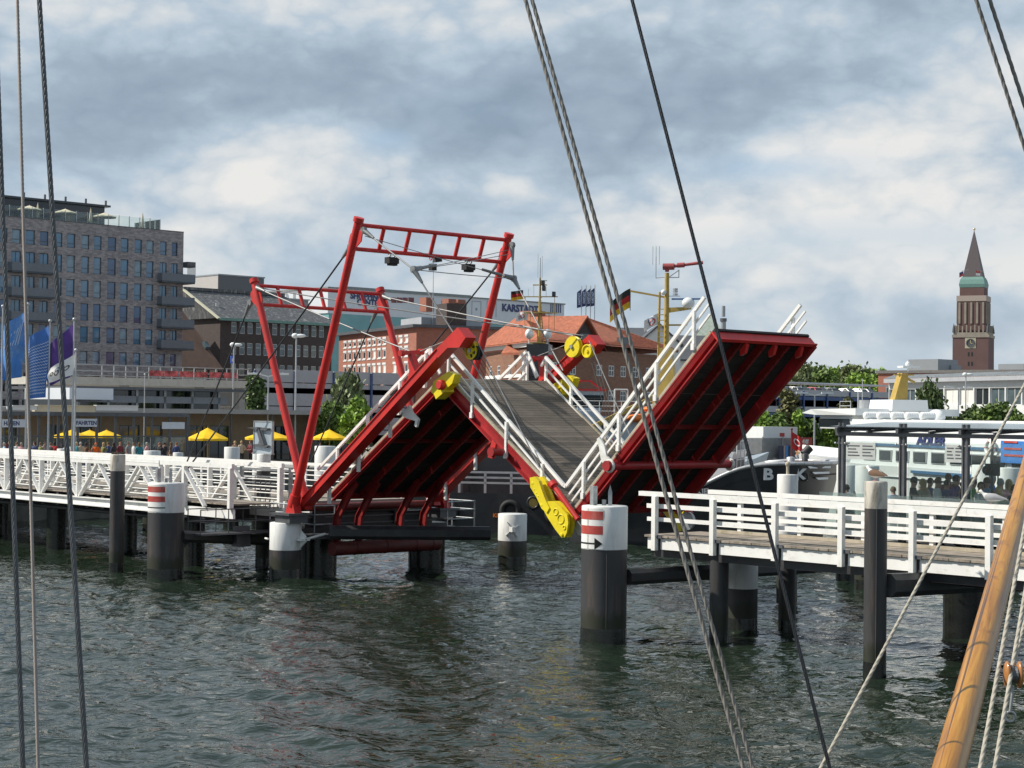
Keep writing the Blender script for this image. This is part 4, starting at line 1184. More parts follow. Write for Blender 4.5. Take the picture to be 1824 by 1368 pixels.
# ---------------- A: the grey brick hotel
S_H = -170.0
M['glass_deep'] = mat('deep_blue_window_glass', (.03, .085, .19), .05, var=.5, scale=.35, spec=1.0); M['glass_blind'] = mat('window_glass_over_blinds', (.17, .26, .33), .12, var=.35, scale=.9, spec=.8)
tR = bs(327, 430, S_H).y; tL = bs(-60, 430, S_H).y; zT = bs(327, 414, S_H).z
HO = thing('brick_hotel', 'eight storey grey brown brick hotel with rows of blue windows and a roof terrace', 'hotel', (S_H, (tL + tR) / 2, ZQ))
cols = [(-22, -8), (-1, 13), (21, 37), (46, 62), (71, 86), (97, 111), (119, 134), (145, 159), (167.5, 181), (192, 207), (215, 229), (240, 253), (261, 274), (285.5, 297), (306, 316.5)]
colt = [(bs(a, 440, S_H).y - tL, bs(b, 440, S_H).y - tL) for a, b in cols]
rowy = [(432, 456), (469, 498), (509.5, 539), (549.5, 579), (589, 616.5), (631, 655), (671, 703), (716, 742)]
rowz = [(bs(311, b, S_H).z - ZQ, bs(311, a, S_H).z - ZQ) for a, b in rowy]
ops = []
for ci, (a, b) in enumerate(colt):
    for ri, (c, d) in enumerate(rowz):
        fr = (ci >= 13 and 1 <= ri <= 4) or (ci in (2, 3, 4) and 1 <= ri <= 3)
        if fr: ops.append((a - .05, b + .05, c - .25, d, 'french'))
        elif ri == 7: ops.append((a - .15, b + .15, max(.4, c), d, 'french', M['darkglass']))
        elif ri == 6: ops.append((a - .05, b + .05, c, d, 'bar', M['darkglass']))
        else: ops.append((a, b, c, d, 'bar', (M['glass_blue'], M['glass_blue'], M['glass_blue'], M['glass_deep'], M['glass_blind'])[(ci * 7 + ri * 11 + ci * ri) % 5]))
mb = MB(); WH = tR - tL; HH = zT - ZQ
wall(mb, (S_H, tL, ZQ), (0, 1, 0), WH, HH, ops, .22)
side = [(5 + 3.2 * i, 6.3 + 3.2 * i, c, d) for i in range(3) for c, d in rowz[:6]]
wall(mb, (S_H, tR, ZQ), (-1, 0, 0), 18, HH, [], .2)
wall(mb, (S_H - 18, tL, ZQ), (1, 0, 0), 18, HH, [], .2)
mb.quad((S_H, tL, zT - .4), (S_H, tR, zT - .4), (S_H - 18, tR, zT - .4), (S_H - 18, tL, zT - .4))
mb.quad((S_H - 18, tR, ZQ), (S_H - 18, tL, ZQ), (S_H - 18, tL, zT), (S_H - 18, tR, zT))
mb.quad((S_H - .3, tL, zT - .4), (S_H - .3, tL, zT), (S_H - .3, tR, zT), (S_H - .3, tR, zT - .4))
part(HO, 'wall', mb, M['hotel_brick'])
mb = MB(); mb.box((S_H - .34, tL, zT), (S_H + .05, tR + .03, zT + .09)); part(HO, 'parapet_coping', mb, M['steel_dark'])
windows(HO, (S_H, tL, ZQ), (0, 1, 0), ops, .22, M['dark_frame'], M['glass_blue'], fw=.07)
def balcony(t0, t1, ri, wrap):
    z = rowz[ri][0] - .30 + ZQ
    mb = MB(); mb.box((S_H + .01, t0, z - .22), (S_H + 1.2, t1, z)); b = part(HO, 'balcony', mb, M['dark_frame'])
    mb = MB(); mb.box((S_H + 1.14, t0, z), (S_H + 1.19, t1, z + 1.0)); mb.box((S_H + .05, t0, z), (S_H + 1.14, t0 + .05, z + 1.0))
    if wrap: mb.box((S_H - 2.0, t1 - .05, z), (S_H + 1.14, t1, z + 1.0)); mb.box((S_H - 2.2, tR + .02, z - .22), (S_H, t1, z))
    part(HO, 'railing', mb, mat('balcony_panel', (.13, .15, .175), .4, .1, var=.1), b)
for ri in (1, 2, 3, 4): balcony(tL + colt[13][0] - .35, tR + 1.1, ri, True)
for ri in (1, 2, 3): balcony(tL + colt[2][0] - .5, tL + colt[4][1] + .5, ri, False)
mb = MB(); mb.box((S_H - .6, tR + .1, rowz[1][0] + ZQ + 1.7), (S_H + .9, tR + 1.35, rowz[1][0] + ZQ + 2.4))
for i in range(10): mb.box((S_H + .9, tR + .1 + .13 * i, rowz[1][0] + ZQ - .3), (S_H + .95, tR + .14 + .13 * i, rowz[1][0] + ZQ + 1.9))
part(HO, 'privacy_screen', mb, M['steel_dark'])
# penthouse, terrace screen and parasols
tP = bs(186, 395, S_H - 5).y
zp = zT + 2.9
mb = MB(); mb.box((S_H - 16, tL, zT - .4), (S_H - 5, tP, zp)); mb.box((S_H - 16.4, tL, zp), (S_H - 4.3, tP + .5, zp + .25))
pe = part(HO, 'penthouse', mb, M['darkglass'])
for i in range(7): mb = MB(); t = tL + 4 + (tP - tL - 4) * i / 6; mb.box((S_H - 5, t, zp + .25), (S_H - 4.8, t + .2, zp + .9)); part(HO, 'roof_vent', mb, M['steel_dark'], pe)
tG = bs(285, 400, S_H - 1.2).y
mb = MB(); n = 18
for i in range(n): mb.box((S_H - 1.24, tL + (tG - tL) * i / n + .04, zT - .3), (S_H - 1.21, tL + (tG - tL) * (i + 1) / n - .04, zT + 1.55))
for i in range(5): mb.box((S_H - 1.2 - 1.3 * (i + 1), tG - .03, zT - .3), (S_H - 1.2 - 1.3 * i - .06, tG, zT + 1.55))
gs = part(HO, 'terrace_screen', mb, M['thin_glass'])
mb = MB()
for i in range(n + 1): mb.box((S_H - 1.18, tL + (tG - tL) * i / n - .035, zT - .3), (S_H - 1.12, tL + (tG - tL) * i / n + .035, zT + 1.6))
for i in range(5): mb.box((S_H - 1.2 - 1.3 * (i + 1), tG, zT - .3), (S_H - 1.14 - 1.3 * (i + 1), tG + .06, zT + 1.6))
part(HO, 'screen_posts', mb, M['chrome'], gs)
M['cream_canvas'] = mat('cream_canvas', (.62, .55, .42), .9, var=.08)
def parasol_mesh(R, h, m_cloth, drop=.35, n=8):
    c = MB()
    rows = []
    for k, (r, z) in enumerate(((.02, h), (R * .35, h - drop * .38), (R * .7, h - drop * .72), (R, h - drop), (R * .99, h - drop - .16))):
        rows.append([(r * (1 - .03 * (i % 2) * (k > 1)) * math.cos(2 * PI * i / (2 * n)), r * (1 - .03 * (i % 2) * (k > 1)) * math.sin(2 * PI * i / (2 * n)), z - (.05 * (i % 2) if k == 3 else 0)) for i in range(2 * n + 1)])
    c.grid(rows, False)
    p = MB(); p.tube((0, 0, 0), (0, 0, h + .08), .03, n=8); p.box((-.3, -.3, 0), (.3, .3, .06))
    for i in range(n): a = 2 * PI * i / n; p.tube((.03 * math.cos(a), .03 * math.sin(a), h - .55), (R * .6 * math.cos(a), R * .6 * math.sin(a), h - drop * .64), .012, n=4)
    return c, p
def parasol(label, o, R, h, m, cat='parasol', group=None, pole=None, drop=.35):
    T = thing('parasol', label, cat, o, group=group)
    c, p = parasol_mesh(R, h, m, drop)
    part(T, 'canopy', c, m, local=True); part(T, 'pole', p, pole or M['chrome'], local=True)
    return T
for i, px in enumerate((52, 116, 186)):
    q = bs(px, 392, S_H - 2.8)
    parasol('open cream parasol on the hotel roof terrace, ' + ('leftmost of three', 'middle one of three', 'rightmost of three')[i], (S_H - 2.8, q.y, zT - .4), 1.55, 2.35, M['cream_canvas'], group='open parasols on the hotel roof', drop=.5)
for i, px in enumerate((67, 161.5, 254)):
    q = bs(px, 392, S_H - 2.2)
    T = thing('parasol', 'folded cream parasol on the hotel roof terrace, ' + ('leftmost of three', 'middle one of three', 'rightmost of three')[i], 'parasol', (S_H - 2.2, q.y, zT - .4), group='folded parasols on the hotel roof')
    mb = MB(); mb.lathe([(.06, .8), (.24, .95), (.20, 1.6), (.10, 2.3), (.02, 2.75)], n=10); part(T, 'canopy', mb, M['cream_canvas'], local=True)
    mb = MB(); mb.tube((0, 0, 0), (0, 0, 1.0), .03, n=8); mb.box((-.3, -.3, 0), (.3, .3, .06)); part(T, 'pole', mb, M['chrome'], local=True)

# ---------------- generic block helper
def block(name, label, cat, o, u, W, D, H, ops, wm, fm, pm, style='cross', rec=.15, side_ops=(), fw=.08, right_ops=()):
    """rectangular building: facade from o along u (outside = u x z), depth D behind it"""
    o, u = Vector(o), Vector(u).normalized(); nrm = u.cross(Z3)
    T = thing(name, label, cat, o + u * (W / 2) - nrm * (D / 2))
    mb = MB()
    wall(mb, o, u, W, H, list(ops), rec)
    wall(mb, o - nrm * D, nrm, D, H, list(side_ops), rec)            # left side
    wall(mb, o + u * W, -nrm, D, H, list(right_ops), rec)            # right side
    wall(mb, o + u * W - nrm * D, -u, W, H, [], rec)
    h = Z3 * (H - .05)
    mb.quad(o + h, o + u * W + h, o + u * W - nrm * D + h, o - nrm * D + h)
    part(T, 'wall', mb, wm)
    if ops: windows(T, o, u, ops, rec, fm, pm, style, fw)
    if side_ops: windows(T, o - nrm * D, nrm, side_ops, rec, fm, pm, style, fw)
    if right_ops: windows(T, o + u * W, -nrm, right_ops, rec, fm, pm, style, fw)
    T.uo, T.uu, T.un, T.W, T.D, T.H = o, u, nrm, W, D, H
    return T
def opgrid(xs, zs, w, h):
    return [(x, x + w, z, z + h) for x in xs for z in zs]
# ---------------- B: brown tiled gable house beside the hotel
S_B = -186.0
a, b = bs(318, 660, S_B), bs(391, 660, S_B); ze = bs(370, 657, S_B).z; zr = bs(370, 548, S_B).z
W = b.y - a.y
T = block('gabled_house', 'brown tiled gable house squeezed between the hotel and the dark brick block', 'house', (S_B, a.y, ZQ), (0, 1, 0), W, 12, ze - ZQ,
          [(W * .05, W * .38, ze - ZQ - 1.6, ze - ZQ - .2, 'french'), (W * .42, W * .70, ze - ZQ - 1.6, ze - ZQ - .2, 'french'), (W * .76, W * .97, ze - ZQ - 3.4, ze - ZQ - .2, 'cross'), (W * .76, W * .97, ze - ZQ - 7.2, ze - ZQ - 4.4, 'cross')], M['dark_brick'], M['window_frame'], M['glass_teal'])
mb = MB(); e = .5
mb.prism([(S_B + e, a.y - .2, ze - .2), (S_B + e, b.y + .3, ze - .2), (S_B - 9, b.y - 1.0, zr), (S_B - 9, a.y - .2, zr)], (-.15, 0, .35)); mb.prism([(S_B - 20, a.y, ze), (S_B - 20, b.y, ze), (S_B - 9, b.y - 1.0, zr), (S_B - 9, a.y, zr)], (0, 0, .3))
rf = part(T, 'roof', mb, M['tile_brown'])
q = bs(366, 617, S_B - 3); mb = MB(); mb.prism([(q.x + .5, q.y - .4, q.z - .45), (q.x + .5, q.y + .4, q.z - .45), (q.x - .4, q.y + .4, q.z + .4), (q.x - .4, q.y - .4, q.z + .4)], (.25, 0, .35)); part(T, 'skylight', mb, M['glass_teal'], rf)
# ---------------- C: dark clinker block with slate hip roof
S_C = -190.0
a, b = bs(392, 600, S_C), bs(591, 600, S_C); ze = bs(490, 572, S_C).z; zr = bs(450, 524, S_C - 9).z
W = b.y - a.y; H = ze - ZQ
xs = [bs(p, 600, S_C).y - a.y for p in (412, 427, 441, 456, 470, 485, 499, 513, 527, 541, 555, 568.5)]
zz = [(bs(490, y1, S_C).z - ZQ, bs(490, y0, S_C).z - ZQ) for y0, y1 in ((577, 597), (613, 634), (650, 671), (688, 708))]
ops = [(x, x + .95 * (xs[1] - xs[0]) * .66, c, d) for x in xs for c, d in zz]
T = block('clinker_building', 'dark clinker brick office block with a speckled slate hip roof and copper gutter', 'office building', (S_C, a.y, ZQ), (0, 1, 0), W, 16, H, ops, M['dark_brick'], M['window_frame'], M['glass_teal'], 'tee', .16)
mb = MB()
t0, t1 = a.y - .6, b.y + .5; s0, s1 = S_C + .7, S_C - 16.7; sm = S_C - 8; tl, tr = bs(371, 524, sm).y, bs(505, 530, sm).y
A, B_, C_, D_, E_, F_ = (s0, t0, ze), (s0, t1, ze), (s1, t1, ze), (s1, t0, ze), (sm, t0 - 1.0, zr), (sm, tr, zr)
mb.quad(A, B_, F_, E_); mb.quad(B_, C_, F_); mb.quad(C_, D_, E_, F_); mb.quad(D_, A, E_)
mb.box((sm - .4, t0 - 1, zr - .1), (sm + .4, tr, zr + .35))
rf = part(T, 'roof', mb, M['slate'])
mb = MB(); mb.box((s0 - .15, t0, ze - .35), (s0 + .25, t1, ze + .05)); mb.box((S_C - .2, t1 - .2, ze - .35), (s0 + .25, t1 + .1, ze + .05)); part(T, 'gutter', mb, M['copper'], rf)
mb = MB(); mb.beam((s0, t0 - .1, ze - .1), (sm, t0 - 1.05, zr + .1), .5, .2); part(T, 'gable_edge', mb, M['plaster_cream'], rf)
mb = MB(); q = bs(386.5, 555, S_C - 3); mb.tube((q.x, q.y, q.z - 2), (q.x, q.y, q.z + 1.3), .25, n=10); part(T, 'flue', mb, M['chrome'], rf)
# ---------------- D: plain grey boxes behind
S_D = -250.0
a, m_, b = bs(389, 520, S_D), bs(389, 520, S_D), bs(470, 520, S_D); zt = bs(430, 493, S_D).z
T = thing('flat_roofed_block', 'windowless dark grey box building rising behind the slate roof', 'building', (S_D - 8, (a.y + b.y) / 2, ZQ))
mb = MB(); mb.box((S_D - 34, a.y, ZQ), (S_D, b.y, zt)); part(T, 'wall', mb, M['grey_metal'] if False else mat('anthracite_cladding', (.105, .115, .125), .5, var=.06))
mb = MB(); mb.box((S_D - 34.1, a.y - .15, zt), (S_D + .15, b.y + .15, zt + .25)); part(T, 'parapet_coping', mb, M['grey_metal'])
mb = MB(); mb.box((S_D - 34, a.y - .06, ZQ), (S_D - .1, a.y - .01, zt - .02)); part(T, 'side_cladding', mb, mat('pale_side_cladding', (.42, .40, .39), .7, var=.05))
mb = MB(); mb.box((S_D - 24, a.y - .1, zt - 3.2), (S_D - 22.4, a.y - .05, zt - 2)); part(T, 'vent', mb, M['steel_dark'])
S_D2 = -226.0
a, b = bs(355, 540, S_D2), bs(549, 560, S_D2)
z0, z1 = bs(355, 518, S_D2).z, bs(549, 540, S_D2).z
T = thing('flat_roofed_hall', 'long pale grey sheet metal hall just above the slate roof ridge', 'building', (S_D2 - 5, (a.y + b.y) / 2, ZQ))
mb = MB(); mb.prism([(S_D2, a.y - 12, ZQ), (S_D2, b.y, ZQ), (S_D2, b.y, (z0 + z1) / 2), (S_D2, a.y - 12, (z0 + z1) / 2)], (-12, 0, 0)); part(T, 'wall', mb, M['grey_metal'])
mb = MB(); mb.box((S_D2 - 12.2, a.y - 12, (z0 + z1) / 2), (S_D2 + .25, b.y + .2, (z0 + z1) / 2 + .2)); part(T, 'roof_edge', mb, M['steel'])
# ---------------- E: the big department store
S_E = -330.0
a, b = bs(584, 540, S_E), bs(1005, 560, S_E); zt = bs(584, 513, S_E).z; zb = bs(590, 558, S_E).z
W = b.y - a.y
KA = thing('department_store', 'huge windowless pale grey department store with blue lettering and a teal lower storey', 'department store', (S_E - 30, (a.y + b.y) / 2, ZQ))
DS = 62.0
sl = -1
mb = MB(); mb.box((S_E - DS, a.y, zb), (S_E, b.y, zt)); part(KA, 'wall', mb, M['cladding'])
mb = MB(); mb.box((S_E - DS + .2, a.y + .3, ZQ), (S_E + .02, b.y - .2, zb - .02)); part(KA, 'lower_storey', mb, M['teal'])
mb = MB(); mb.box((S_E - DS - .2, a.y - .2, zt), (S_E + .25, b.y + .25, zt + .35)); mb.box((S_E - 30, a.y + 10, zt + .35), (S_E - 6, b.y - 30, zt + 1.3)); part(KA, 'roof_edge', mb, mat('flat_roof_grey', (.22, .24, .24), .7))
lt = KA
def wtext(T, txt, px, py, s, size, mt, bold=.03, sx=1.0, name='lettering', align='LEFT', depth=.1, parent=None):
    q = bs(px, py, s); mb = MB(); mb.text(txt, (s + .02, q.y, q.z), (0, 1, 0), (0, 0, 1), size, depth, bold, align, sx)
    return part(T, name, mb, mt, parent)
wtext(KA, 'SHOPPING', 624, 531.5, S_E + .1, 2.2, M['letter_blue'])
wtext(KA, 'CENTER', 636, 543, S_E + .1, 2.2, M['letter_blue'])
wtext(KA, 'KARSTADT', 894, 553.5, S_E + .1, 2.75, M['letter_blue'], .035)
q = bs(994, 557, S_E)
mb = MB()
for i in range(6): mb.box((S_E, q.y + .0 + .75 * i - 3, q.z), (S_E + .12, q.y + .3 + .75 * i - 3, q.z + 2.6))
part(KA, 'louvre', mb, M['letter_blue'])
mb = MB()
for x0, x1 in ((697, 706), (707, 717), (718, 726), (727.5, 737)):
    p0, p1 = bs(x0, 539, S_E), bs(x1, 530.5, S_E); mb.box((S_E, p0.y, p0.z), (S_E + .1, p1.y, p1.z))
part(KA, 'billboard', mb, mat('dark_red_print', (.16, .05, .055), .5, var=.5, scale=.6))
for x0, x1 in ((786, 803), (813, 830), (840, 857), (867, 884)):
    p0, p1 = bs(x0, 564, S_E), bs(x1, 537, S_E)
    mb = MB()
    for (aa, bb) in (((p0.y, p0.z), (p0.y + .12, p1.z)), ((p1.y - .12, p0.z), (p1.y, p1.z)), ((p0.y, p1.z - .12), (p1.y, p1.z))): mb.box((S_E, aa[0], aa[1]), (S_E + .08, bb[0], bb[1]))
    mb.box((S_E, (p0.y + p1.y) / 2 - .3, (p0.z + p1.z) / 2 - .4), (S_E + .08, (p0.y + p1.y) / 2 + .3, (p0.z + p1.z) / 2 + .3))
    part(KA, 'wall_panel', mb, M['grey_metal'])
# lettering on the sunlit side
q = bs(584, 538, S_E)
mb = MB(); mb.text('KARSTADT', (S_E - 50, a.y - .02, q.z), (1, 0, 0), (0, 0, 1), 5.2, .1, .02, 'LEFT', 1.45); part(KA, 'lettering', mb, mat('grey_lettering', (.25, .27, .3), .6))
# ---------------- F: red brick office block, sunlit end towards us
cA = wy(742, 583, 205); cL = wy(604, 596, 231); cR = wy(868, 590, 212)
def w2b(p): q = p - ORI; return Vector((q.dot(dS), q.dot(dT), p.z))
A, Lp, Rp = w2b(cA), w2b(cL), w2b(cR); zt = A.z
u1, W1 = up(Lp, A); u2, W2 = up(A, Rp)
zz = [zt - ZQ - d for d in (1.9 + 1.5, 5.2 + 1.6, 9.0 + 1.5, 12.6)]
def ratio(y0, y1): return zt - ZQ - (y0 - 583) * 205 / FPX, zt - ZQ - (y1 - 583) * 205 / FPX
hz = [ratio(*r) for r in ((598, 607.5), (618, 633), (646, 662), (676, 692))]
xs = [(p - 604) / 138 for p in (613.5, 622.5, 631.5, 641, 649.5, 659, 668, 677, 686, 704, 713.5, 723)]
ops = []
for i, f in enumerate(xs):
    for j, (d, c) in enumerate(hz):
        st = M['blind'] if (j, i) in ((0, 9), (0, 10), (0, 11), (1, 6), (2, 4), (2, 6), (2, 7), (2, 8), (2, 9), (1, 9)) else M['darkglass']
        ops.append((f * W1 + .15, f * W1 + .15 + W1 * .037, c, d, 'lintel', st))
T = block('brick_office', 'long red brick office block with rows of small white windows, sunlit at its near end', 'office building', (Lp.x, Lp.y, ZQ), u1, W1, 14, zt - ZQ, ops, M['red_brick'], M['window_frame'], M['darkglass'], 'plain', .1, fw=.12)
n1_ = u1.cross(Z3)
mb = MB()
o = Vector((Lp.x, Lp.y, zt)); mb.prism([o + n1_ * .6 - u1 * .4, o + n1_ * .6 + u1 * (W1 + .4), o - n1_ * 14.5 + u1 * (W1 + .4), o - n1_ * 14.5 - u1 * .4], (0, 0, .35)); rf = part(T, 'roof', mb, M['slate_plain'])
for f, w, h in ((.88, 3.4, 2.6), (.45, 2, .6), (.6, 1.5, .5)):
    mb = MB(); q = o + u1 * (W1 * f) - n1_ * 5; mb.beam(q, q + u1 * w, 2.5, 2 * h + .7); part(T, 'roof_box', mb, M['dark_brick'] if h > 1 else M['plaster_white'], rf)
mb = MB(); q = o + u1 * W1 * .82 - n1_ * 4; mb.tube(q, q + Z3 * 9.5, .06, .03, 6); part(T, 'aerial', mb, M['chrome'], rf)
ops2 = opgrid([1.2 + 2.9 * i for i in range(4)], [c for d, c in hz], 1.5, 1.3)
T = block('brick_annex', 'shaded red brick wing with a flat roof right of the sunlit red brick office', 'office building', tuple(Vector((A.x, A.y, ZQ)) + u2 * .35), u2, W2 + 1.5, .9, zt - ZQ - .02, ops2, M['red_brick'], M['window_frame'], M['glass_teal'], 'tee', .1)
o = Vector((A.x, A.y, zt)); n2_ = u1
mb = MB(); mb.prism([o + n2_ * .5 + u2 * .5, o + n2_ * .5 + u2 * (W2 + 2), o - n2_ * 12 + u2 * (W2 + 2), o - n2_ * 12 + u2 * .5], (0, 0, .3)); rf = part(T, 'roof', mb, M['slate_plain'])
mb = MB(); mb.prism([o - n2_ * 4 + u2 * 2.5, o - n2_ * 4 + u2 * (W2 + 1), o - n2_ * 11 + u2 * (W2 + 1), o - n2_ * 11 + u2 * 2.5], (0, 0, 1.5)); part(T, 'roof_storey', mb, M['parking_grey'], rf)
for f in (.3, .62, .76):
    mb = MB(); q = o - n2_ * 6 + u2 * (W2 * f + 1); mb.box(tuple(q + Vector((-.6, -.6, 2.3))), tuple(q + Vector((.6, .6, 4.0)))); part(T, 'chimney', mb, M['red_brick'], rf)
# ---------------- G: customs house with the orange roof
cL, cM, cR = w2b(wy(866, 620, 176)), w2b(wy(966, 628, 158)), w2b(wy(1192, 640, 178))
zE = .5 * (cL.z + cM.z)
u1, W1 = up(cL, cM); u2, W2 = up(cM, cR); n1_, n2_ = u1.cross(Z3), u2.cross(Z3)
Hh = zE - ZQ
wz = [bz(900, 660, 0).z] if False else None
rowA, rowB = Hh - (660 - 624) * 166 / FPX - .45, Hh - (705 - 624) * 166 / FPX - .45
ops = [(W1 * f, W1 * f + 1.0, rowA, rowA + 1.0, 'four') for f in (.06, .22, .42, .66, .86)] + [(W1 * f, W1 * f + 1.0, rowB, rowB + 1.0, 'four') for f in (.06, .22, .42, .66, .86)]
opr = [(W2 * f, W2 * f + 1.05, r, r + 1.05, 'four') for f in (.06, .20, .40, .495, .59, .69, .80, .9) for r in (rowA, rowB)]
T = thing('customs_house', 'brick customs house with a steep orange tiled hip roof and small white windows', 'building', (cM.x, cM.y, ZQ))
o, oL = Vector((cM.x, cM.y, ZQ)), Vector((cL.x, cL.y, ZQ)); oR = Vector((cR.x, cR.y, ZQ)); oB = oL + (oR - o)
mb = MB(); wall(mb, oL, u1, W1, Hh, ops, .1); wall(mb, o, u2, W2, Hh, opr, .1)
mb.quad(oR, oB, oB + Z3 * Hh, oR + Z3 * Hh); mb.quad(oB, oL, oL + Z3 * Hh, oB + Z3 * Hh); part(T, 'wall', mb, M['brown_brick'])
windows(T, oL, u1, ops, .1, M['window_frame'], M['darkglass'], 'four', .09); windows(T, o, u2, opr, .1, M['window_frame'], M['darkglass'], 'four', .09)
mb = MB()
oo = Vector((cL.x, cL.y, zE))
for z0, z1, pr in ((.15, .55, .25), (-2.6, -2.3, .10)):
    mb.prism([oo + n1_ * pr + Z3 * z0, oo + n1_ * pr + u1 * W1 + Z3 * z0, oo + n1_ * pr + u1 * W1 + Z3 * z1, oo + n1_ * pr + Z3 * z1], -n1_ * (pr - .01))
part(T, 'string_course', mb, M['plaster_white'])
# hip roof over the L of the two wings
zR = bs(930, 562, 0).z; hR = (zE - 6) ; zR = zE + (622 - 561) * 172 / FPX * 1.06
P0, P1, P2_, P3_ = cL.copy(), cM.copy(), cR.copy(), cL + (cR - cM)
for p in (P0, P1, P2_, P3_): p.z = zE + .5
ce = .25 * (P0 + P1 + P2_ + P3_)
P0, P1, P2_, P3_ = [p + (p - ce).normalized() * .9 for p in (P0, P1, P2_, P3_)]
r0 = w2b(wy(928, 561, 172)); r1 = w2b(wy(1045, 563, 176)); r0.z = r1.z = zR
mb = MB(); mb.quad(P0, P1, r0); mb.quad(P1, P2_, r1, r0); mb.quad(P2_, P3_, r1); mb.quad(P3_, P0, r0, r1)
# tile courses as real ridges
rf = part(T, 'roof', mb, M['tile_orange'])
def courses(A_, B_, C_, D_, n):
    q = MB()
    for i in range(1, n):
        f = i / n; p, r_ = A_ + (D_ - A_) * f, B_ + (C_ - B_) * f
        q.tube(p + Z3 * .02, r_ + Z3 * .02, .11, n=5, cap=False)
    return q
part(T, 'tile_courses', courses(P1, P2_, r1, r0, 24), M['tile_orange'], rf); part(T, 'tile_courses', courses(P0, P1, r0, r0 + (P1 - P0).normalized() * .05, 24), M['tile_orange'], rf)
mb = MB()
for a_, b_ in ((P0, r0), (P1, r0), (r0, r1), (P2_, r1)): mb.tube(a_, b_, .17, n=8)
part(T, 'ridge_tiles', mb, M['tile_orange'], rf)
# cross gable with its own little roof
g = w2b(wy(1040, 600, 166)); gz0, gz1 = zE - .2, w2b(wy(1038, 569, 166)).z
gw = 7.6; ga, gb = g - u2 * gw * .5, g + u2 * gw * .5
mb = MB(); mb.prism([Vector((ga.x, ga.y, gz0)), Vector((gb.x, gb.y, gz0)), Vector((g.x, g.y, gz1))], -n2_ * 6); gp = part(T, 'gable', mb, M['dark_brick'])
mb = MB()
for a_ in (ga, gb):
    e_ = a_ + (a_ - g) * .10
    mb.prism([Vector((e_.x, e_.y, gz0 - .3)) + n2_ * .4, Vector((g.x, g.y, gz1 + .15)) + n2_ * .4, Vector((g.x, g.y, gz1 + .15)) - n2_ * 6.5, Vector((e_.x, e_.y, gz0 - .3)) - n2_ * 6.5], (0, 0, .22))
part(T, 'gable_roof', mb, M['tile_orange'], gp)
for f in (.33, .62):
    mb = MB(); q = P1 + (P2_ - P1) * f + (r1 - P1) * .0 + Z3 * .5 - n2_ * .8; mb.box(tuple(q - Vector((.4, .4, .3))), tuple(q + Vector((.4, .4, .5)))); part(T, 'dormer', mb, M['glass_teal'], rf)
mb = MB(); q = w2b(wy(948, 570, 171)); mb.box((q.x - .9, q.y - .9, zR - 3.2), (q.x + .9, q.y + .9, zR + .4)); part(T, 'chimney', mb, M['red_brick'], rf)
# ---------------- H: houses behind, to the right of the customs house
def gable_house(label, x0, x1, ye, yr, Y, D, wm, rm, rot=0.0, side=True, wins=()):
    p0, p1 = w2b(wy(x0, ye, Y)), w2b(wy(x1, ye, Y)); u, W = up(p0, p1); n_ = u.cross(Z3); z = p0.z
    ops = [(W * f, W * f + 1.1, z - ZQ - dz - 1.5, z - ZQ - dz, 'cross') for f, dz in wins]
    T = block('gabled_house', label, 'house', (p0.x, p0.y, ZQ), u, W, D, z - ZQ, ops, wm, M['window_frame'], M['darkglass'], 'cross', .1)
    zr = w2b(wy(.5 * (x0 + x1), yr, Y)).z
    o = Vector((p0.x, p0.y, z)); mb = MB()
    if side:     # ridge runs away from us: gable in view
        r_ = o + u * W * .5 + Z3 * (zr - z); 
        gm = MB(); gm.prism([o, o + u * W, r_], -n_ * .3); part(T, 'gable', gm, wm)
        for e_ in (o - u * .35 - Z3 * .25, o + u * (W + .35) - Z3 * .25): mb.prism([e_ + n_ * .3, r_ + n_ * .3, r_ - n_ * (D + .3), e_ - n_ * (D + .3)], (0, 0, .22))
    else:
        a_, b_ = o + n_ * .4 - u * .4 - Z3 * .2, o + n_ * .4 + u * (W + .4) - Z3 * .2; c_, d_ = o - n_ * D * .5 + u * (W + .4) + Z3 * (zr - z), o - n_ * D * .5 - u * .4 + Z3 * (zr - z)
        mb.prism([a_, b_, c_, d_], (0, 0, .22)); mb.prism([d_, c_, o - n_ * (D + .4) + u * (W + .4), o - n_ * (D + .4) - u * .4], (0, 0, .22))
        gm = MB()
        for e_ in (o, o + u * (W - .3)): gm.prism([e_, e_ - n_ * D, e_ - n_ * D * .5 + Z3 * (zr - z)], u * .3)
        part(T, 'gable', gm, wm)
    part(T, 'roof', mb, rm)
    return T
gable_house('cream house with a plain slate roof behind the twin ropes', 1102, 1152, 606, 582, 235, 14, M['plaster_cream'], M['slate_plain'], side=False, wins=((.30, 1.2), (.7, 1.2)))
gable_house('tall white gable house with a slate roof behind the yellow ship mast', 1138, 1212, 613, 579, 214, 16, M['plaster_white'], M['slate_plain'], wins=((.42, .4),))
gable_house('small white gable house with a brick chimney in front of the taller white one', 1133, 1186, 645, 613, 196, 14, M['plaster_white'], M['slate_plain'])
gable_house('slate roofed house right of the white gables', 1190, 1262, 640, 596, 240, 14, M['plaster_white'], M['slate_plain'], side=False, wins=((.3, 1.5), (.6, 1.5)))
T = thing('roof_tower', 'small pale pointed roof turret just behind the raised red leaf', 'turret', w2b(wy(1264, 640, 260)))
q = w2b(wy(1264, 600, 260)); mb = MB(); mb.box((q.x - 2, q.y - 2, ZQ), (q.x + 2, q.y + 2, q.z)); part(T, 'wall', mb, M['plaster_white'])
mb = MB(); mb.lathe([(3.2, 0), (.05, 3.6)], (q.x, q.y, q.z), 4, False); part(T, 'roof', mb, mat('pale_green_roof', (.40, .46, .40), .6))
CH = thing('power_station_chimney', 'slim grey power station chimney with a collar above the raised leaf', 'chimney', w2b(wy(1287, 720, 900)))
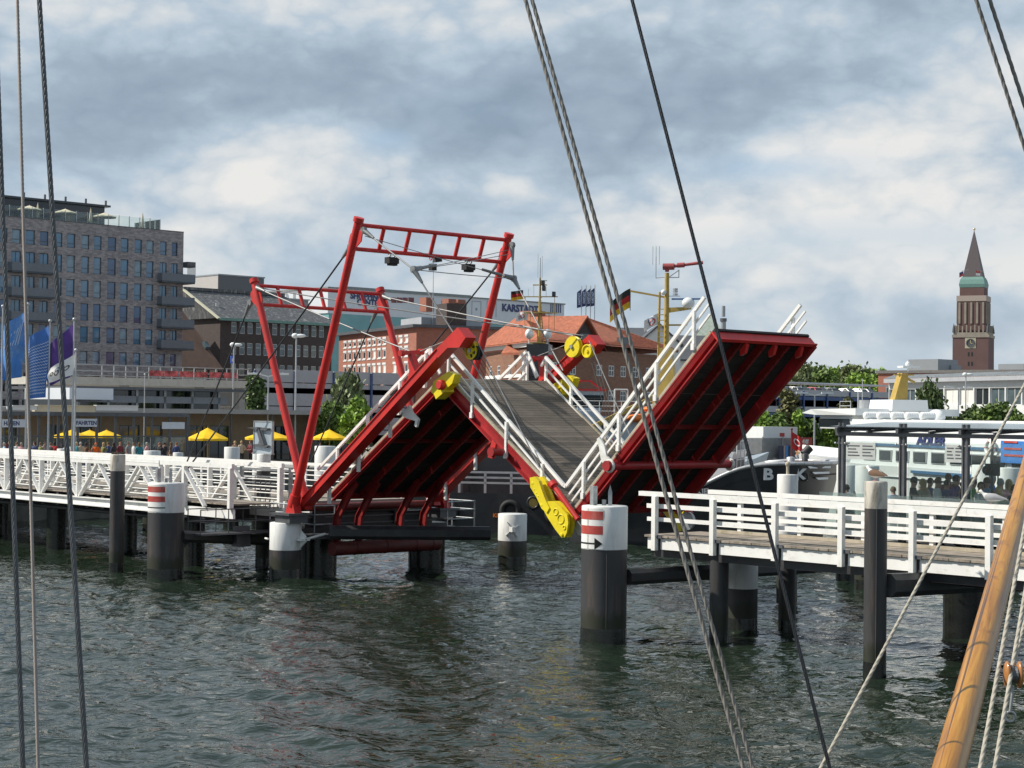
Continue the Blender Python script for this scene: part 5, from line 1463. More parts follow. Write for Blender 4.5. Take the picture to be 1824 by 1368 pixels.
q = w2b(wy(1287, 720, 900)); z1, z2, z3 = w2b(wy(1287, 567, 900)).z, w2b(wy(1287, 564, 900)).z, w2b(wy(1287, 545, 900)).z
mb = MB(); mb.lathe([(1.7, 0), (1.35, z1)], (q.x, q.y, 0), 18); mb.lathe([(.95, z2), (.95, z3)], (q.x, q.y, 0), 16); part(CH, 'shaft', mb, M['grey_metal'])
mb = MB(); mb.lathe([(1.75, z1 - 1.6), (1.75, z1)], (q.x, q.y, 0), 18); part(CH, 'collar', mb, M['steel_dark'])
# ---------------- I: multi storey car park: grey left wing and blue right wing
def carpark(label, px0, px1, s, ytop, n_lv, lv_px, depth, par, band=None, posts_every=5.0, upper=1.0):
    a, b = bs(px0, ytop, s), bs(px1, ytop, s); zt = bs(.5 * (px0 + px1), ytop, s).z
    dist = (BF.w((s, .5 * (a.y + b.y), 0)) - CPOS).y; lv = lv_px * dist / FPX
    T = thing('car_park', label, 'car park', (s - depth / 2, (a.y + b.y) / 2, ZQ))
    deck = MB(); para = MB(); bandm = MB()
    tops = []
    for i in range(n_lv):
        z = zt - lv * i
        tops.append(z)
        n = max(1, int((b.y - a.y) / posts_every)); p = (b.y - a.y) / n
        for k in range(n): para.box((s, a.y + k * p + .05, z - upper), (s + .12, a.y + (k + 1) * p - .05, z))
        deck.box((s - depth, a.y, z - upper - .55), (s - .06, b.y, z - upper - .12))
        bandm.box((s + .0, a.y, z - upper - .62), (s + .08, b.y, z - upper - .10))
    part(T, 'parapet', para, par); part(T, 'floor_slab', deck, M['concrete']); part(T, 'edge_beam', bandm, band or par)
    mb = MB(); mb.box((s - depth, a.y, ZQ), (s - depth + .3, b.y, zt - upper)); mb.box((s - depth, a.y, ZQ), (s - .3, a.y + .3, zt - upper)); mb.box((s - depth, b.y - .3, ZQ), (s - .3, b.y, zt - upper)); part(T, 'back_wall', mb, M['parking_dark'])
    n = max(1, int((b.y - a.y) / posts_every))
    for k in range(n + 1):
        mb = MB(); t = a.y + (b.y - a.y) * k / n; mb.box((s + .10, t - .12, ZQ), (s + .30, t + .12, zt - .15)); part(T, 'post', mb, M['parking_blue'])
    return T, a, b, zt, upper, lv
CP1 = carpark('grey multi storey car park with blue posts and cars on its roof, behind the cafe', 452, 905, -128, 664, 3, 40, 16, M['parking_grey'], None, 5.2, 1.35)
CP2 = carpark('blue banded multi storey car park with cars on its roof behind the green trees', 1250, 1590, -128, 694, 3, 30, 16, M['parking_grey'], M['parking_blue'], 5.0, .85)
S_R = -122.0
a, b = bs(322, 665, S_R), bs(442, 668, S_R); zt = bs(380, 660, S_R).z
T = thing('access_ramp', 'concrete car park ramp with faded red and white banners on its railing', 'ramp', (S_R - 4, (a.y + b.y) / 2, ZQ))
mb = MB(); z0, z1 = bs(380, 690, S_R).z, bs(380, 677, S_R).z; mb.box((S_R - 9, a.y - 14, z0), (S_R, b.y, z1)); part(T, 'slab', mb, mat('pale_concrete', (.50, .48, .43), .85, var=.1, dirt=(.3, .28, .25), damt=.3))
mb = MB()
for t in (a.y - 6, a.y + 2.6, b.y - .5): mb.box((S_R - 1, t - .35, ZQ), (S_R - .3, t + .35, z0))
part(T, 'column', mb, M['concrete'])
mb = MB(); z2 = bs(380, 656, S_R).z
for z in (z2, (z1 + z2) / 2, z1 + .15): mb.box((S_R - .06, a.y - 14, z - .05), (S_R + .02, b.y, z + .05))
for i in range(14): t = b.y - 1.3 * i; mb.box((S_R - .06, t - .05, z1), (S_R + .04, t + .05, z2 + .05))
part(T, 'railing', mb, M['steel'])
M['banner'] = mat('faded_red_white_banner', (.50, .10, .10), .8, var=.9, scale=1.6)
mb = MB()
for i in range(6): t = b.y - 2.2 - 1.75 * i; mb.box((S_R + .03, t - .78, z1 + .25), (S_R + .05, t + .78, (z1 + z2) / 2 + .2))
part(T, 'banner', mb, M['banner'])
# ---------------- J: low cafe pavilions on the promenade (left)
S_P = -78.0
a, b = bs(-60, 740, S_P), bs(628, 745, S_P); z1 = bs(300, 736, S_P).z
PV = thing('cafe_pavilion', 'long low glazed cafe pavilion with a flat grey roof behind the yellow umbrellas', 'cafe', (S_P - 5, (a.y + b.y) / 2, ZQ))
mb = MB(); mb.box((S_P - 11, a.y, z1), (S_P + 2.2, b.y, z1 + .32)); part(PV, 'roof', mb, mat('grey_fascia', (.30, .30, .31), .6, var=.06))
W = b.y - a.y; H = z1 - ZQ - .01
n = 17; ops = []
for i in range(n):
    x0 = W * i / n + .12
    k = i % 6
    if k in (0, 1, 3, 4): ops.append((x0, x0 + W / n - .24, .12, H - .85, 'french'))
mb = MB(); wall(mb, (S_P, a.y, ZQ), (0, 1, 0), W, H, ops, .15); mb.quad((S_P, b.y, ZQ), (S_P - 10, b.y, ZQ), (S_P - 10, b.y, z1), (S_P, b.y, z1)); mb.quad((S_P - 10, a.y, ZQ), (S_P, a.y, ZQ), (S_P, a.y, z1), (S_P - 10, a.y, z1)); mb.quad((S_P - 10, b.y, ZQ), (S_P - 10, a.y, ZQ), (S_P - 10, a.y, z1), (S_P - 10, b.y, z1))
part(PV, 'wall', mb, mat('tan_facade', (.23, .175, .12), .8, var=.15))
windows(PV, (S_P, a.y, ZQ), (0, 1, 0), ops, .15, M['dark_frame'], M['darkglass'], 'french', .07)
for i in range(9):
    mb = MB(); t = a.y + W * (i + .5) / 9; mb.tube((S_P + 1.8, t, ZQ), (S_P + 1.8, t, z1), .07, n=8); part(PV, 'column', mb, M['steel_dark'])
S_Q = -88.0
a2, b2 = bs(122, 700, S_Q), bs(432, 700, S_Q); z2, z3 = bs(300, 716, S_Q).z, bs(300, 696, S_Q).z
UP = thing('upper_pavilion', 'flat roofed grey upper pavilion above the cafe roof', 'pavilion', (S_Q - 5, (a2.y + b2.y) / 2, ZQ))
mb = MB(); mb.box((S_Q - 9, a2.y + 1.0, z1 - 1), (S_Q - 1.2, b2.y - 1.5, z3)); part(UP, 'wall', mb, M['darkglass'])
mb = MB(); mb.box((S_Q - 10, a2.y, z3), (S_Q + .6, b2.y + .6, z3 + .22)); part(UP, 'roof', mb, M['steel_dark'])
mb = MB(); mb.box((S_Q - 1.0, a2.y + .8, z2 - .1), (S_Q - .6, b2.y - 1, z2 + .42)); part(UP, 'parapet', mb, M['parking_grey'])
mb = MB(); p0, p1 = bs(124, 693, S_Q + 1), bs(202, 693, S_Q + 1); mb.box((S_Q - 6, p0.y, p0.z - .75), (S_Q + 1, p1.y, p0.z + .1)); part(UP, 'canopy', mb, M['cladding'])
for i in range(6):
    mb = MB(); t = a2.y + 1.2 + (b2.y - a2.y - 3) * i / 5; mb.box((S_Q - .8, t - .1, z1 + .3), (S_Q - .6, t + .1, z3)); part(UP, 'column', mb, M['steel'])
S_F = -74.5
for lab, x0, x1, y0, y1, col in (('pale fascia sign panel above the glass front, left part', 22, 68, 724, 730, M['cladding']), ('cream fascia box between the two pale fascia panels', 66, 170, 724, 738, mat('cream_panel', (.52, .48, .38), .7, var=.06)), ('pale fascia panel right of the cream fascia box', 171, 246, 724, 731, M['cladding'])):
    p0, p1 = bs(x0, y1, S_F), bs(x1, y0, S_F); mb = MB(); mb.box((S_F - .3, p0.y, p0.z), (S_F, p1.y, p1.z)); mb.box((S_F - .35, p0.y, p1.z), (S_F + .06, p1.y, p1.z + .06)); mb.box((S_F - 3, p0.y + .2, p0.z + .02), (S_F - .3, p0.y + .3, p1.z - .02)); mb.box((S_F - 3, p1.y - .3, p0.z + .02), (S_F - .3, p1.y - .2, p1.z - .02))
    single('fascia_panel', lab, 'fascia', mb, col, (S_F, p0.y, p0.z))
# glass windbreak of the promenade
S_G = -66.0
a, b = bs(-40, 800, S_G), bs(333, 800, S_G); z1 = bs(300, 745, S_G).z
GW = thing('glass_windbreak', 'tall steel framed glass windbreak in front of the cafe terrace', 'windbreak', (S_G, (a.y + b.y) / 2, ZQ))
mb = MB(); n = 11; zt = bs(200, 741, S_G).z
for i in range(n + 1):
    t = a.y + (b.y - a.y) * i / n; mb.box((S_G - .06, t - .07, ZQ), (S_G + .06, t + .07, zt))
mb.box((S_G - 2.2, a.y, zt - .02), (S_G + .3, b.y, zt + .22)); mb.box((S_G - .05, a.y, zt - 1.3), (S_G + .05, b.y, zt - 1.22))
part(GW, 'frame', mb, M['steel_dark'])
for i in range(n):
    t0, t1 = a.y + (b.y - a.y) * i / n, a.y + (b.y - a.y) * (i + 1) / n
    mb = MB(); mb.box((S_G - .01, t0 + .09, ZQ + .3), (S_G + .01, t1 - .09, zt - 1.32)); part(GW, 'glass_pane', mb, M['thin_glass'])
for x0, x1, y0, y1, txt in ((4, 52, 747, 761, 'HAFEN'), (133, 174, 746, 760, 'FAHRTEN'), (290, 330, 752, 764, '')):
    p0, p1 = bs(x0, y1, S_G + .2), bs(x1, y0, S_G + .2); mb = MB(); mb.box((S_G + .08, p0.y, p0.z), (S_G + .14, p1.y, p1.z)); bo = part(GW, 'sign_board', mb, mat('white_sign_board', (.62, .66, .70), .6, var=.08))
    if txt:
        mb = MB(); mb.text(txt, (S_G + .15, p0.y + .12, p0.z + .12), (0, 1, 0), (0, 0, 1), .34, .01, .03, 'LEFT', .95); part(GW, 'lettering', mb, M['letter_blue'], bo)
# ---------------- K: right bank end: glass office, red brick hall, car park canopy
a, b = w2b(wy(1583, 700, 235)), w2b(wy(1850, 690, 205)); u, W = up(a, b); n_ = u.cross(Z3)
zt = w2b(wy(1700, 680, 222)).z; zb = ZQ
gz = [w2b(wy(1700, y, 222)).z - ZQ for y in (722, 692, 768, 730)]
NB = 10; ops = []
for i in range(NB):
    x0 = W * i / NB + .12; x1 = W * (i + 1) / NB - .12
    ops.append((x0, x1, gz[0], gz[1], 'french', (M['glass_teal'], M['glass_teal'], M['darkglass'], M['blind'], M['blind'], M['darkglass'])[(i * 5 + 2) % 6]))
    ops.append((x0, x1, gz[2] + .3, gz[3] - .5, 'french', (M['darkglass'], M['darkglass'], M['glass_teal'])[i % 3]))
T = block('glass_office', 'two storey white framed glass office building at the right edge', 'office building', (a.x, a.y, ZQ), u, W, 14, zt - ZQ, ops, M['window_frame'], M['window_frame'], M['glass_teal'], 'french', .3, fw=.1)
mb = MB(); o = Vector((a.x, a.y, zt)); mb.prism([o + n_ * .8, o + u * W + n_ * .8, o + u * W - n_ * 14, o - n_ * 14], (0, 0, .5)); rf = part(T, 'roof', mb, M['parking_grey'])
mb = MB()
for i in range(60): q = o + u * (W * i / 60) + n_ * .78 + Z3 * .52; mb.prism([q, q + u * .35, q + u * .35 - n_ * 1.5 + Z3 * .5, q - n_ * 1.5 + Z3 * .5], (0, 0, .05))
part(T, 'skylight_ribs', mb, M['steel'], rf)
a, b = w2b(wy(1564, 690, 300)), w2b(wy(1860, 690, 282)); u, W = up(a, b); n_ = u.cross(Z3); zt = w2b(wy(1700, 664, 290)).z
ops = [(W * f, W * f + 5, zt - ZQ - 3.3, zt - ZQ - 2.3, 'plain') for f in (.05, .25, .45, .65, .85)]
T = block('brick_hall', 'long red brick hall with a flat roof in front of the clock tower', 'hall', (a.x, a.y, ZQ), u, W, 30, zt - ZQ, ops, M['red_brick'], M['window_frame'], M['glass_teal'], 'french', .1)
mb = MB(); o = Vector((a.x, a.y, zt)); mb.prism([o + n_ * .3 - u * .3, o + u * W + n_ * .3, o + u * W - n_ * 30, o - n_ * 30 - u * .3], (0, 0, .5)); rf = part(T, 'roof', mb, mat('bitumen_roof', (.16, .155, .15), .8))
for px, w, h in ((1662, 6, 2.6), (1690, 3, 1.6), (1815, 5, 2.0)):
    q = w2b(wy(px, 663, 305)); mb = MB(); mb.box((q.x - w / 2, q.y - w / 2, zt), (q.x + w / 2, q.y + w / 2, zt + h)); part(T, 'roof_plant', mb, M['grey_metal'], rf)
# ---------------- L: town hall tower
TY = 965.0
tc_ = wy(1722.5, 735, TY); ctr = w2b(wy(1733, 735, TY + 9))
TWF = Frame(tuple(BF.w((ctr.x, ctr.y, 0))), math.radians(8.0))
def tz(y): return wy(1733, y, TY).z
TW = thing('clock_tower', 'tall red brick town hall clock tower with a dark pyramid spire and green copper gallery', 'clock tower', (0, 0, 0), TWF)
TANG = math.radians(-28.0 + 4)
TWF.ang = TANG; TWF.M = Matrix.Rotation(TANG, 3, 'Z'); TW.ob.rotation_euler = (0, 0, TANG)
k = TY / FPX
hb = 84.5 * k / 2 / (math.cos(math.radians(27)) + math.sin(math.radians(27))) * 1.0 * 1.0
def sq(h, z0, z1, h2=None, mbx=None):
    q = mbx or MB(); h2 = h if h2 is None else h2
    q.add([(-h, -h, z0), (h, -h, z0), (h, h, z0), (-h, h, z0), (-h2, -h2, z1), (h2, -h2, z1), (h2, h2, z1), (-h2, h2, z1)], [(0, 3, 2, 1), (4, 5, 6, 7), (0, 1, 5, 4), (1, 2, 6, 5), (2, 3, 7, 6), (3, 0, 4, 7)])
    return q
M['tower_brick'] = mat('tower_brick', (.125, .073, .068), .85, var=.12, scale=.15)
M['tower_stone'] = mat('tower_sandstone', (.27, .24, .20), .85, var=.15, scale=.3)
mb = sq(hb, 0, tz(601)); part(TW, 'shaft', mb, M['tower_brick'])
mb = sq(hb * 1.035, tz(601), tz(596)); sq(hb * .97, tz(596), tz(592), None, mb); part(TW, 'cornice', mb, M['tower_stone'])
mb = sq(hb * .80, tz(592), tz(527)); part(TW, 'belfry', mb, M['tower_brick'])
mb = MB()
for side_ in range(4):
    r_ = Matrix.Rotation(side_ * PI / 2, 3, 'Z')
    for i in range(5):
        x = (-1 + i * .5) * hb * .66; z0, z1 = tz(576), tz(538)
        q = MB(); q.box((x - .55, -hb * .84, z0), (x + .55, -hb * .78, z1))
        mb.add([r_ @ Vector(v) for v in q.v], q.f)
    for i in range(9):
        x = (-1 + i * .25) * hb * .92; z0 = tz(592)
        q = MB(); q.box((x - .35, -hb * .97, z0), (x + .35, -hb * .90, z0 + 3.4 + .7 * (i % 2)))
        mb.add([r_ @ Vector(v) for v in q.v], q.f)
part(TW, 'pilasters', mb, M['tower_stone'])
for sx in (-1, 1):
    for sy in (-1, 1):
        mb = MB(); mb.lathe([(.9, tz(592)), (.7, tz(585)), (.2, tz(578)), (.02, tz(575))], (sx * hb * .95, sy * hb * .95, 0), 8); part(TW, 'corner_figure', mb, M['slate_plain'])
mb = sq(hb * .83, tz(536), tz(526)); part(TW, 'balcony', mb, mat('pale_weathered_stone', (.36, .30, .26), .85, var=.2))
mb = sq(hb * .68, tz(526), tz(511)); part(TW, 'upper_shaft', mb, M['tower_brick'])
mb = sq(hb * .69, tz(511), tz(505), hb * .72); sq(hb * .72, tz(505), tz(497), hb * .66, mb); sq(hb * .66, tz(497), tz(492), hb * .58, mb); part(TW, 'copper_gallery', mb, M['copper'])
mb = sq(hb * .55, tz(493), tz(408), .12); part(TW, 'spire', mb, mat('spire_slate', (.085, .07, .075), .6, var=.1))
mb = MB(); mb.ball((0, 0, tz(405)), .7); mb.tube((0, 0, tz(409)), (0, 0, tz(403)), .12, n=6); part(TW, 'finial', mb, mat('gilded', (.6, .5, .3), .3, .6))
for side_ in (0, 3):
    r_ = Matrix.Rotation(side_ * PI / 2, 3, 'Z')
    mb = MB(); zc = tz(611)
    q = MB(); q.box((-2.9, -hb - .15, zc - 2.9), (2.9, -hb - .02, zc + 2.9)); mb.add([r_ @ Vector(v) for v in q.v], q.f); fc = part(TW, 'clock_face', mb, mat('clock_frame', (.40, .38, .28), .7))
    mb = MB(); q = MB(); q.ring((0, -hb - .2, zc), (0, 1, 0), 2.1, .28, 24, 6); q.disc((0, -hb - .16, zc), (0, -1, 0), [(2.1, 0), (2.1, .02)], 24)
    mb.add([r_ @ Vector(v) for v in q.v], q.f); part(TW, 'clock_dial', mb, M['slate_plain'], fc)
    mb = MB(); q = MB(); q.beam((0, -hb - .25, zc), (0, -hb - .25, zc + 1.6), .25, .1, (0, 1, 0)); q.beam((0, -hb - .25, zc), (1.1, -hb - .25, zc - .4), .25, .1, (0, 1, 0)); mb.add([r_ @ Vector(v) for v in q.v], q.f); part(TW, 'clock_hands', mb, mat('gilded_hands', (.6, .5, .25), .4), fc)
    mb = MB()
    for y in (631, 648, 665):
        for x in (-.9, .9): q = MB(); z = tz(y); q.box((x - .45, -hb - .06, z - 1.1), (x + .45, -hb - .02, z + 1.1)); mb.add([r_ @ Vector(v) for v in q.v], q.f)
    part(TW, 'slit_windows', mb, M['parking_dark'])
# ---------------- M: canopy roof over the car park at right, fence
a, b = bs(1385, 690, -134), bs(1592, 690, -134); zc = bs(1480, 685, -134).z
T = thing('roof_canopy', 'long thin white canopy roof above the parked cars on the right car park', 'canopy', (-136, (a.y + b.y) / 2, ZQ))
mb = MB(); mb.box((-140, a.y, zc), (-134, b.y, zc + .22)); part(T, 'roof', mb, M['cladding'])
for i in range(6):
    mb = MB(); t = a.y + (b.y - a.y - .4) * i / 5; mb.box((-134.4, t, ZQ), (-134.2, t + .2, zc)); part(T, 'column', mb, M['window_frame'])
a, b = bs(1320, 770, -60), bs(1500, 770, -60)
T = thing('mesh_fence', 'grey mesh fence with posts along the quay behind the red hire sign', 'fence', (-60, (a.y + b.y) / 2, ZQ))
mb = MB(); mb.box((-60.02, a.y - 5, ZQ + .1), (-60, b.y + 20, ZQ + 2.1)); part(T, 'mesh_panel', mb, mat('grey_mesh', (.24, .25, .25), .7, var=.2, alpha=.62))
for i in range(16):
    mb = MB(); t = a.y - 5 + (b.y + 25 - a.y) * i / 15; mb.tube((-59.95, t, ZQ), (-59.95, t, ZQ + 2.2), .05, n=6); part(T, 'post', mb, M['steel'])
# ------------------------------------------------------------------ ships
M['hull_black'] = mat('black_hull_paint', (.022, .024, .028), .32, var=.25, scale=.8, dirt=(.07, .065, .06), damt=.35, dscale=.7)
M['hull_white'] = mat('white_hull_paint', (.74, .76, .76), .35, var=.03, scale=.5, dirt=(.50, .48, .42), damt=.25, dscale=.6, dlo=.56)
M['hull_red'] = mat('antifouling_red', (.16, .03, .025), .6, var=.2)
M['mast_yellow'] = mat('ochre_mast_paint', (.42, .29, .065), .5, var=.15, dirt=(.3, .2, .05), damt=.3)
M['ship_blue'] = mat('ship_blue_stripe', (.05, .13, .25), .4)
M['orange'] = mat('rescue_orange', (.78, .20, .03), .5, var=.06)
M['grey_blue'] = mat('pale_blue_grey_paint', (.38, .47, .55), .45, var=.05)
M['fender'] = M['rubber']
def hull(T, L, B, st, z_fn, wl=.82, bowp=2.2, keel=-1.0, mats=None, name='hull', stern_round=.25, flare=.0, boot=.25, x0=0.0):
    """lofted hull along +x (bow), returns deck height function; st stations"""
    mb = MB(); rows = []
    def half(x):
        u = (x - x0 + L / 2) / L
        f = min(1.0, (max(0, 1 - u) / .42)) if u > .58 else 1.0
        b = (1 - (1 - f) ** bowp) ** .75 if u > .58 else 1.0
        if u < .12: b = 1 - stern_round * (1 - u / .12) ** 2
        return B / 2 * max(b, .02)
    for i in range(st + 1):
        x = x0 - L / 2 + L * i / st; h = half(x); zt = z_fn(x); u = i / st
        k = wl + (1 - wl) * (0 if u > .9 else .3)
        xs_ = x
        prof = [(.02, keel), (h * k * .86, keel + .15), (h * k, 0.0), (h * k, boot), (h * (k + (1 - k) * .55), boot + (zt - boot) * .5), (h, zt)]
        rake = max(0, (u - .8) / .2) * .09 * L
        rows.append([(xs_ - rake * (1 - max(0, z) / max(zt, .1)) * .8, y, z) for y, z in prof])
    for sg in (1, -1):
        g = [[(x, y * sg, z) for x, y, z in r] for r in rows]
        n0 = len(mb.f); mb.grid(g if sg < 0 else [list(reversed(r)) for r in g])
    t = rows[0]; ring_ = [(x, y, z) for x, y, z in t] + [(x, -y, z) for x, y, z in reversed(t)]
    mb.quad(*ring_)
    part(T, name, mb, mats, local=True)
    d = MB()
    for i in range(st):
        a, b = rows[i][-1], rows[i + 1][-1]
        d.quad((a[0], -a[1], a[2] - .55), (b[0], -b[1], b[2] - .55), (b[0], b[1], b[2] - .55), (a[0], a[1], a[2] - .55))
    return rows, d, half
def rail_fence(mb, pts, h, n_r=3, r=.02, step=1.2):
    for a, b in zip(pts[:-1], pts[1:]):
        a, b = Vector(a), Vector(b); n = max(1, int((b - a).length / step))
        for k in range(n_r): mb.tube(a + Z3 * (h * (k + 1) / n_r), b + Z3 * (h * (k + 1) / n_r), r, n=5)
        for k in range(n + 1): q = a + (b - a) * (k / n); mb.tube(q, q + Z3 * h, r * 1.1, n=5)
def house(mb, x0, x1, w0, z0, z1, tap=.0, rake=0.0):
    h = w0 / 2; k = h - tap
    mb.add([(x0, -h, z0), (x1, -h, z0), (x1, h, z0), (x0, h, z0), (x0 + rake * .3, -k, z1), (x1 - rake, -k, z1), (x1 - rake, k, z1), (x0 + rake * .3, k, z1)],
           [(0, 3, 2, 1), (4, 5, 6, 7), (0, 1, 5, 4), (1, 2, 6, 5), (2, 3, 7, 6), (3, 0, 4, 7)])
def tyres(T, spots, R=.42):
    for (x, y, z, ax) in spots:
        mb = MB(); mb.ring((x, y, z), ax, R, R * .34, 20, 8); part(T, 'tyre_fender', mb, M['rubber'], local=True)
def flag_cloth(mb, o, u, v, W, H, amp=.12, nx=14, ny=7, droop=.0, f=1.6, ph=0.0, x0=0.0, x1=1.0, y0=0.0, y1=1.0, off=0.0):
    o, u, v = Vector(o), Vector(u).normalized(), Vector(v).normalized(); n = u.cross(v)
    rows = []
    for j in range(ny + 1):
        row = []
        fy = y0 + (y1 - y0) * j / ny
        for i in range(nx + 1):
            fx = x0 + (x1 - x0) * i / nx
            row.append(o + u * (W * fx * (1 - .06 * abs(math.sin(f * 3 * fx)))) + v * (H * fy - droop * fx ** 1.3) + n * (amp * math.sin(2 * PI * f * fx + ph + 1.3 * fy) * (.15 + fx) + off))
        rows.append(row)
    mb.grid(rows)
def german_flag(label, o, u, W, H, droop, staff=None, fr=WF):
    T = thing('national_flag', label, 'flag', o, fr)
    for k, (nm, c) in enumerate((('gold_stripe', (.72, .42, .02)), ('red_stripe', (.42, .02, .02)), ('black_stripe', (.02, .02, .02)))):
        mb = MB(); flag_cloth(mb, o, u, (0, 0, 1), W, H, .10, droop=droop, y0=k / 3, y1=(k + 1) / 3); part(T, nm, mb, mat(nm, c, .8))
    return T
# --- tug seen from the stern, between the first and the second leaf
TG1 = Frame((.5, 97.5, 0), math.radians(80))
T = thing('harbour_tug', 'black harbour tug seen from its stern with tyres and an ochre lattice mast', 'tug boat', (0, 0, 0), TG1)
rows, dk, half = hull(T, 17, 7.6, 16, lambda x: 2.05 + (1.6 * max(0, (x + 1) / 9.5) ** 2), mats=M['hull_black'], stern_round=.05)
part(T, 'deck', dk, M['hull_red'], local=True)
mb = MB(); house(mb, -2.5, 4.5, 5.2, 1.5, 4.3, .15, .3); part(T, 'deckhouse', mb, M['hull_black'], local=True)
mb = MB(); house(mb, -.5, 3.6, 4.0, 4.3, 6.2, .2, .4); wh = part(T, 'wheelhouse', mb, M['hull_white'], local=True)
mb = MB(); house(mb, -.54, 3.62, 4.04, 5.0, 5.8, .1, .3); part(T, 'window_band', mb, M['darkglass'], wh, local=True)
mb = MB(); house(mb, -.9, 3.9, 4.5, 6.2, 6.4); part(T, 'roof', mb, M['black'], wh, local=True)
for i in range(1):
    mb = MB()
    for z in (.55, .85, 1.15): mb.beam((-6.6, -3.4, 2.0 + z * .9), (-6.6, 3.4, 2.0 + z * .9), .10, .10)
    for k in range(6): mb.box((-6.65, -3.4 + 1.36 * k - .06, 1.9), (-6.55, -3.4 + 1.36 * k + .06, 3.0))
    part(T, 'stern_railing', mb, M['chrome'], local=True)
for y in (-2.2, 2.4):
    mb = MB(); mb.tube((-3.6, y, 1.5), (-3.6, y, 4.2), .32, n=14); mb.tube((-3.6, y, 4.2), (-4.3, y, 4.7), .3, n=12); part(T, 'vent_pipe', mb, M['black'], local=True)
tyres(T, [(-8.65, -3.3, 1.1, (1, 0, 0)), (-8.65, -1.0, 1.2, (1, 0, 0)), (-8.65, 2.2, 1.1, (1, 0, 0)), (-6, -3.9, 1.1, (0, 1, 0)), (-3, -3.95, 1.1, (0, 1, 0)), (-.5, -3.9, 1.15, (0, 1, 0))])
mb = MB(); mb.ring((-8.56, -2.15, 1.62), (1, 0, 0), .28, .07, 18, 6); part(T, 'porthole', mb, M['hull_black'], local=True)
mb = MB(); mb.disc((-8.55, -2.15, 1.62), (-1, 0, 0), [(.22, 0), (.22, .03)], 16); part(T, 'porthole_glass', mb, M['mast_yellow'], local=True)
for txt, y, sz, m_ in (('FAIR', 3.0, .26, M['orange']), ('KIEL', -.1, .28, M['orange'])):
    mb = MB(); mb.text('KIEL' if txt == 'KIEL' else 'LABOE', (-8.53, y, .85), (0, -1, 0), (0, 0, 1), sz, .02, .03); part(T, 'lettering', mb, m_, local=True)
# mast
mx = 6.2
mb = MB()
mb.tube((mx, 0, 4.0), (mx, 0, 12.2), .19, .12, 10); mb.tube((mx + .5, .5, 4), (mx, .1, 9.5), .06, n=6); mb.tube((mx + .5, -.5, 4), (mx, -.1, 9.5), .06, n=6)
for z, w in ((6.4, 1.4), (8.3, 2.3), (10.1, 2.3), (11.4, .9)):
    mb.box((mx - .06, -w, z - .05), (mx + .06, w, z + .05))
for y in (-1.9, 1.9): mb.tube((mx, y, 6.4), (mx, y, 10.1), .035, n=6)
for y in (-1.2, 1.2): mb.tube((mx, y, 4.2), (mx, y, 8.3), .035, n=6)
for k in range(18): mb.box((mx + .1, -.25, 4.2 + .34 * k), (mx + .15, .25, 4.24 + .34 * k))
mb.box((mx - .6, -.9, 4.9), (mx + .6, .9, 5.0)); mb.box((mx - .7, -1.5, 8.25), (mx + .3, 1.5, 8.34))
def lift(mb):
    mb.v = [(x, y * .46, 10.2 + (z - 4.9) * .53) for x, y, z in mb.v]; return mb
ms = part(T, 'mast', lift(mb), M['mast_yellow'], local=True)
mb = MB(); mb.box((mx - .7, -.65, 3.5), (mx + .8, .65, 10.15)); mb.box((mx - 1.0, -.9, 8.3), (mx + 1.0, .9, 8.5)); part(T, 'funnel_casing', mb, M['hull_black'], local=True)
mb = MB(); mb.tube((mx, 0, 12.2), (mx, 0, 14.4), .07, .05, 8)
for y, a, b in ((-.8, 10.1, 11.2), (1.5, 10.1, 11.0), (-1.6, 8.3, 9.2), (.3, 12.2, 14.9), (-.25, 12.2, 14.6), (.8, 10.1, 11.5)): mb.tube((mx, y, a), (mx, y, b), .025, n=5)
mb.box((mx - .1, -.9, 11.85), (mx + .1, .1, 11.92)); part(T, 'aerials', lift(mb), M['chrome'], ms, local=True)
for y in (-1.15, 1.2):
    mb = MB(); mb.ball((mx - .3, y, 5.95), .52, .52, .58, 14, 9); mb.tube((mx - .3, y, 4.9), (mx - .3, y, 5.5), .1, n=8); part(T, 'radar_dome', lift(mb), M['hull_white'], local=True)
for y, z in ((-.4, 11.6), (-1.8, 10.35), (-.5, 11.0)):
    mb = MB(); mb.box((mx - .2, y - .18, z - .25), (mx + .2, y + .18, z + .3)); mb.disc((mx - .2, y, z), (-1, 0, 0), [(.15, 0), (.17, .1)], 10); part(T, 'searchlight', lift(mb), M['black'], local=True)
q = TG1.w((mx, .9, 12.9)); german_flag('german flag flying from the ochre mast of the stern facing tug', q + Vector((-.1, 0, -.1)), (-1, .15, .0), .75, .55, .10)
def logo_flag(label, o, u, W, H, droop, col, ring_cols, fr=WF, name='club_flag'):
    T_ = thing(name, label, 'flag', o, fr)
    mb = MB(); flag_cloth(mb, o, u, (0, 0, 1), W, H, .10, droop=droop); f_ = part(T_, 'cloth', mb, col)
    n = Vector(u).normalized().cross(Z3)
    for i, (cx, cy, R, c) in enumerate(ring_cols):
        mb = MB(); pts = []
        for side_ in (.035, -.035):
            for k in range(16):
                a0, a1 = 2 * PI * k / 16, 2 * PI * (k + 1) / 16
                def pt(a, rr):
                    fx, fy = cx + rr * math.cos(a) / W, cy + rr * math.sin(a) / H
                    return Vector(o) + Vector(u).normalized() * (W * fx * (1 - .06 * abs(math.sin(4.8 * fx)))) + Z3 * (H * fy - droop * max(fx, 0) ** 1.3) + n * (.10 * math.sin(2 * PI * 1.6 * fx + 1.3 * fy) * (.15 + fx) + side_)
                mb.quad(pt(a0, R), pt(a1, R), pt(a1, R * .68), pt(a0, R * .68))
        part(T_, 'emblem_ring', mb, c, f_)
    return T_
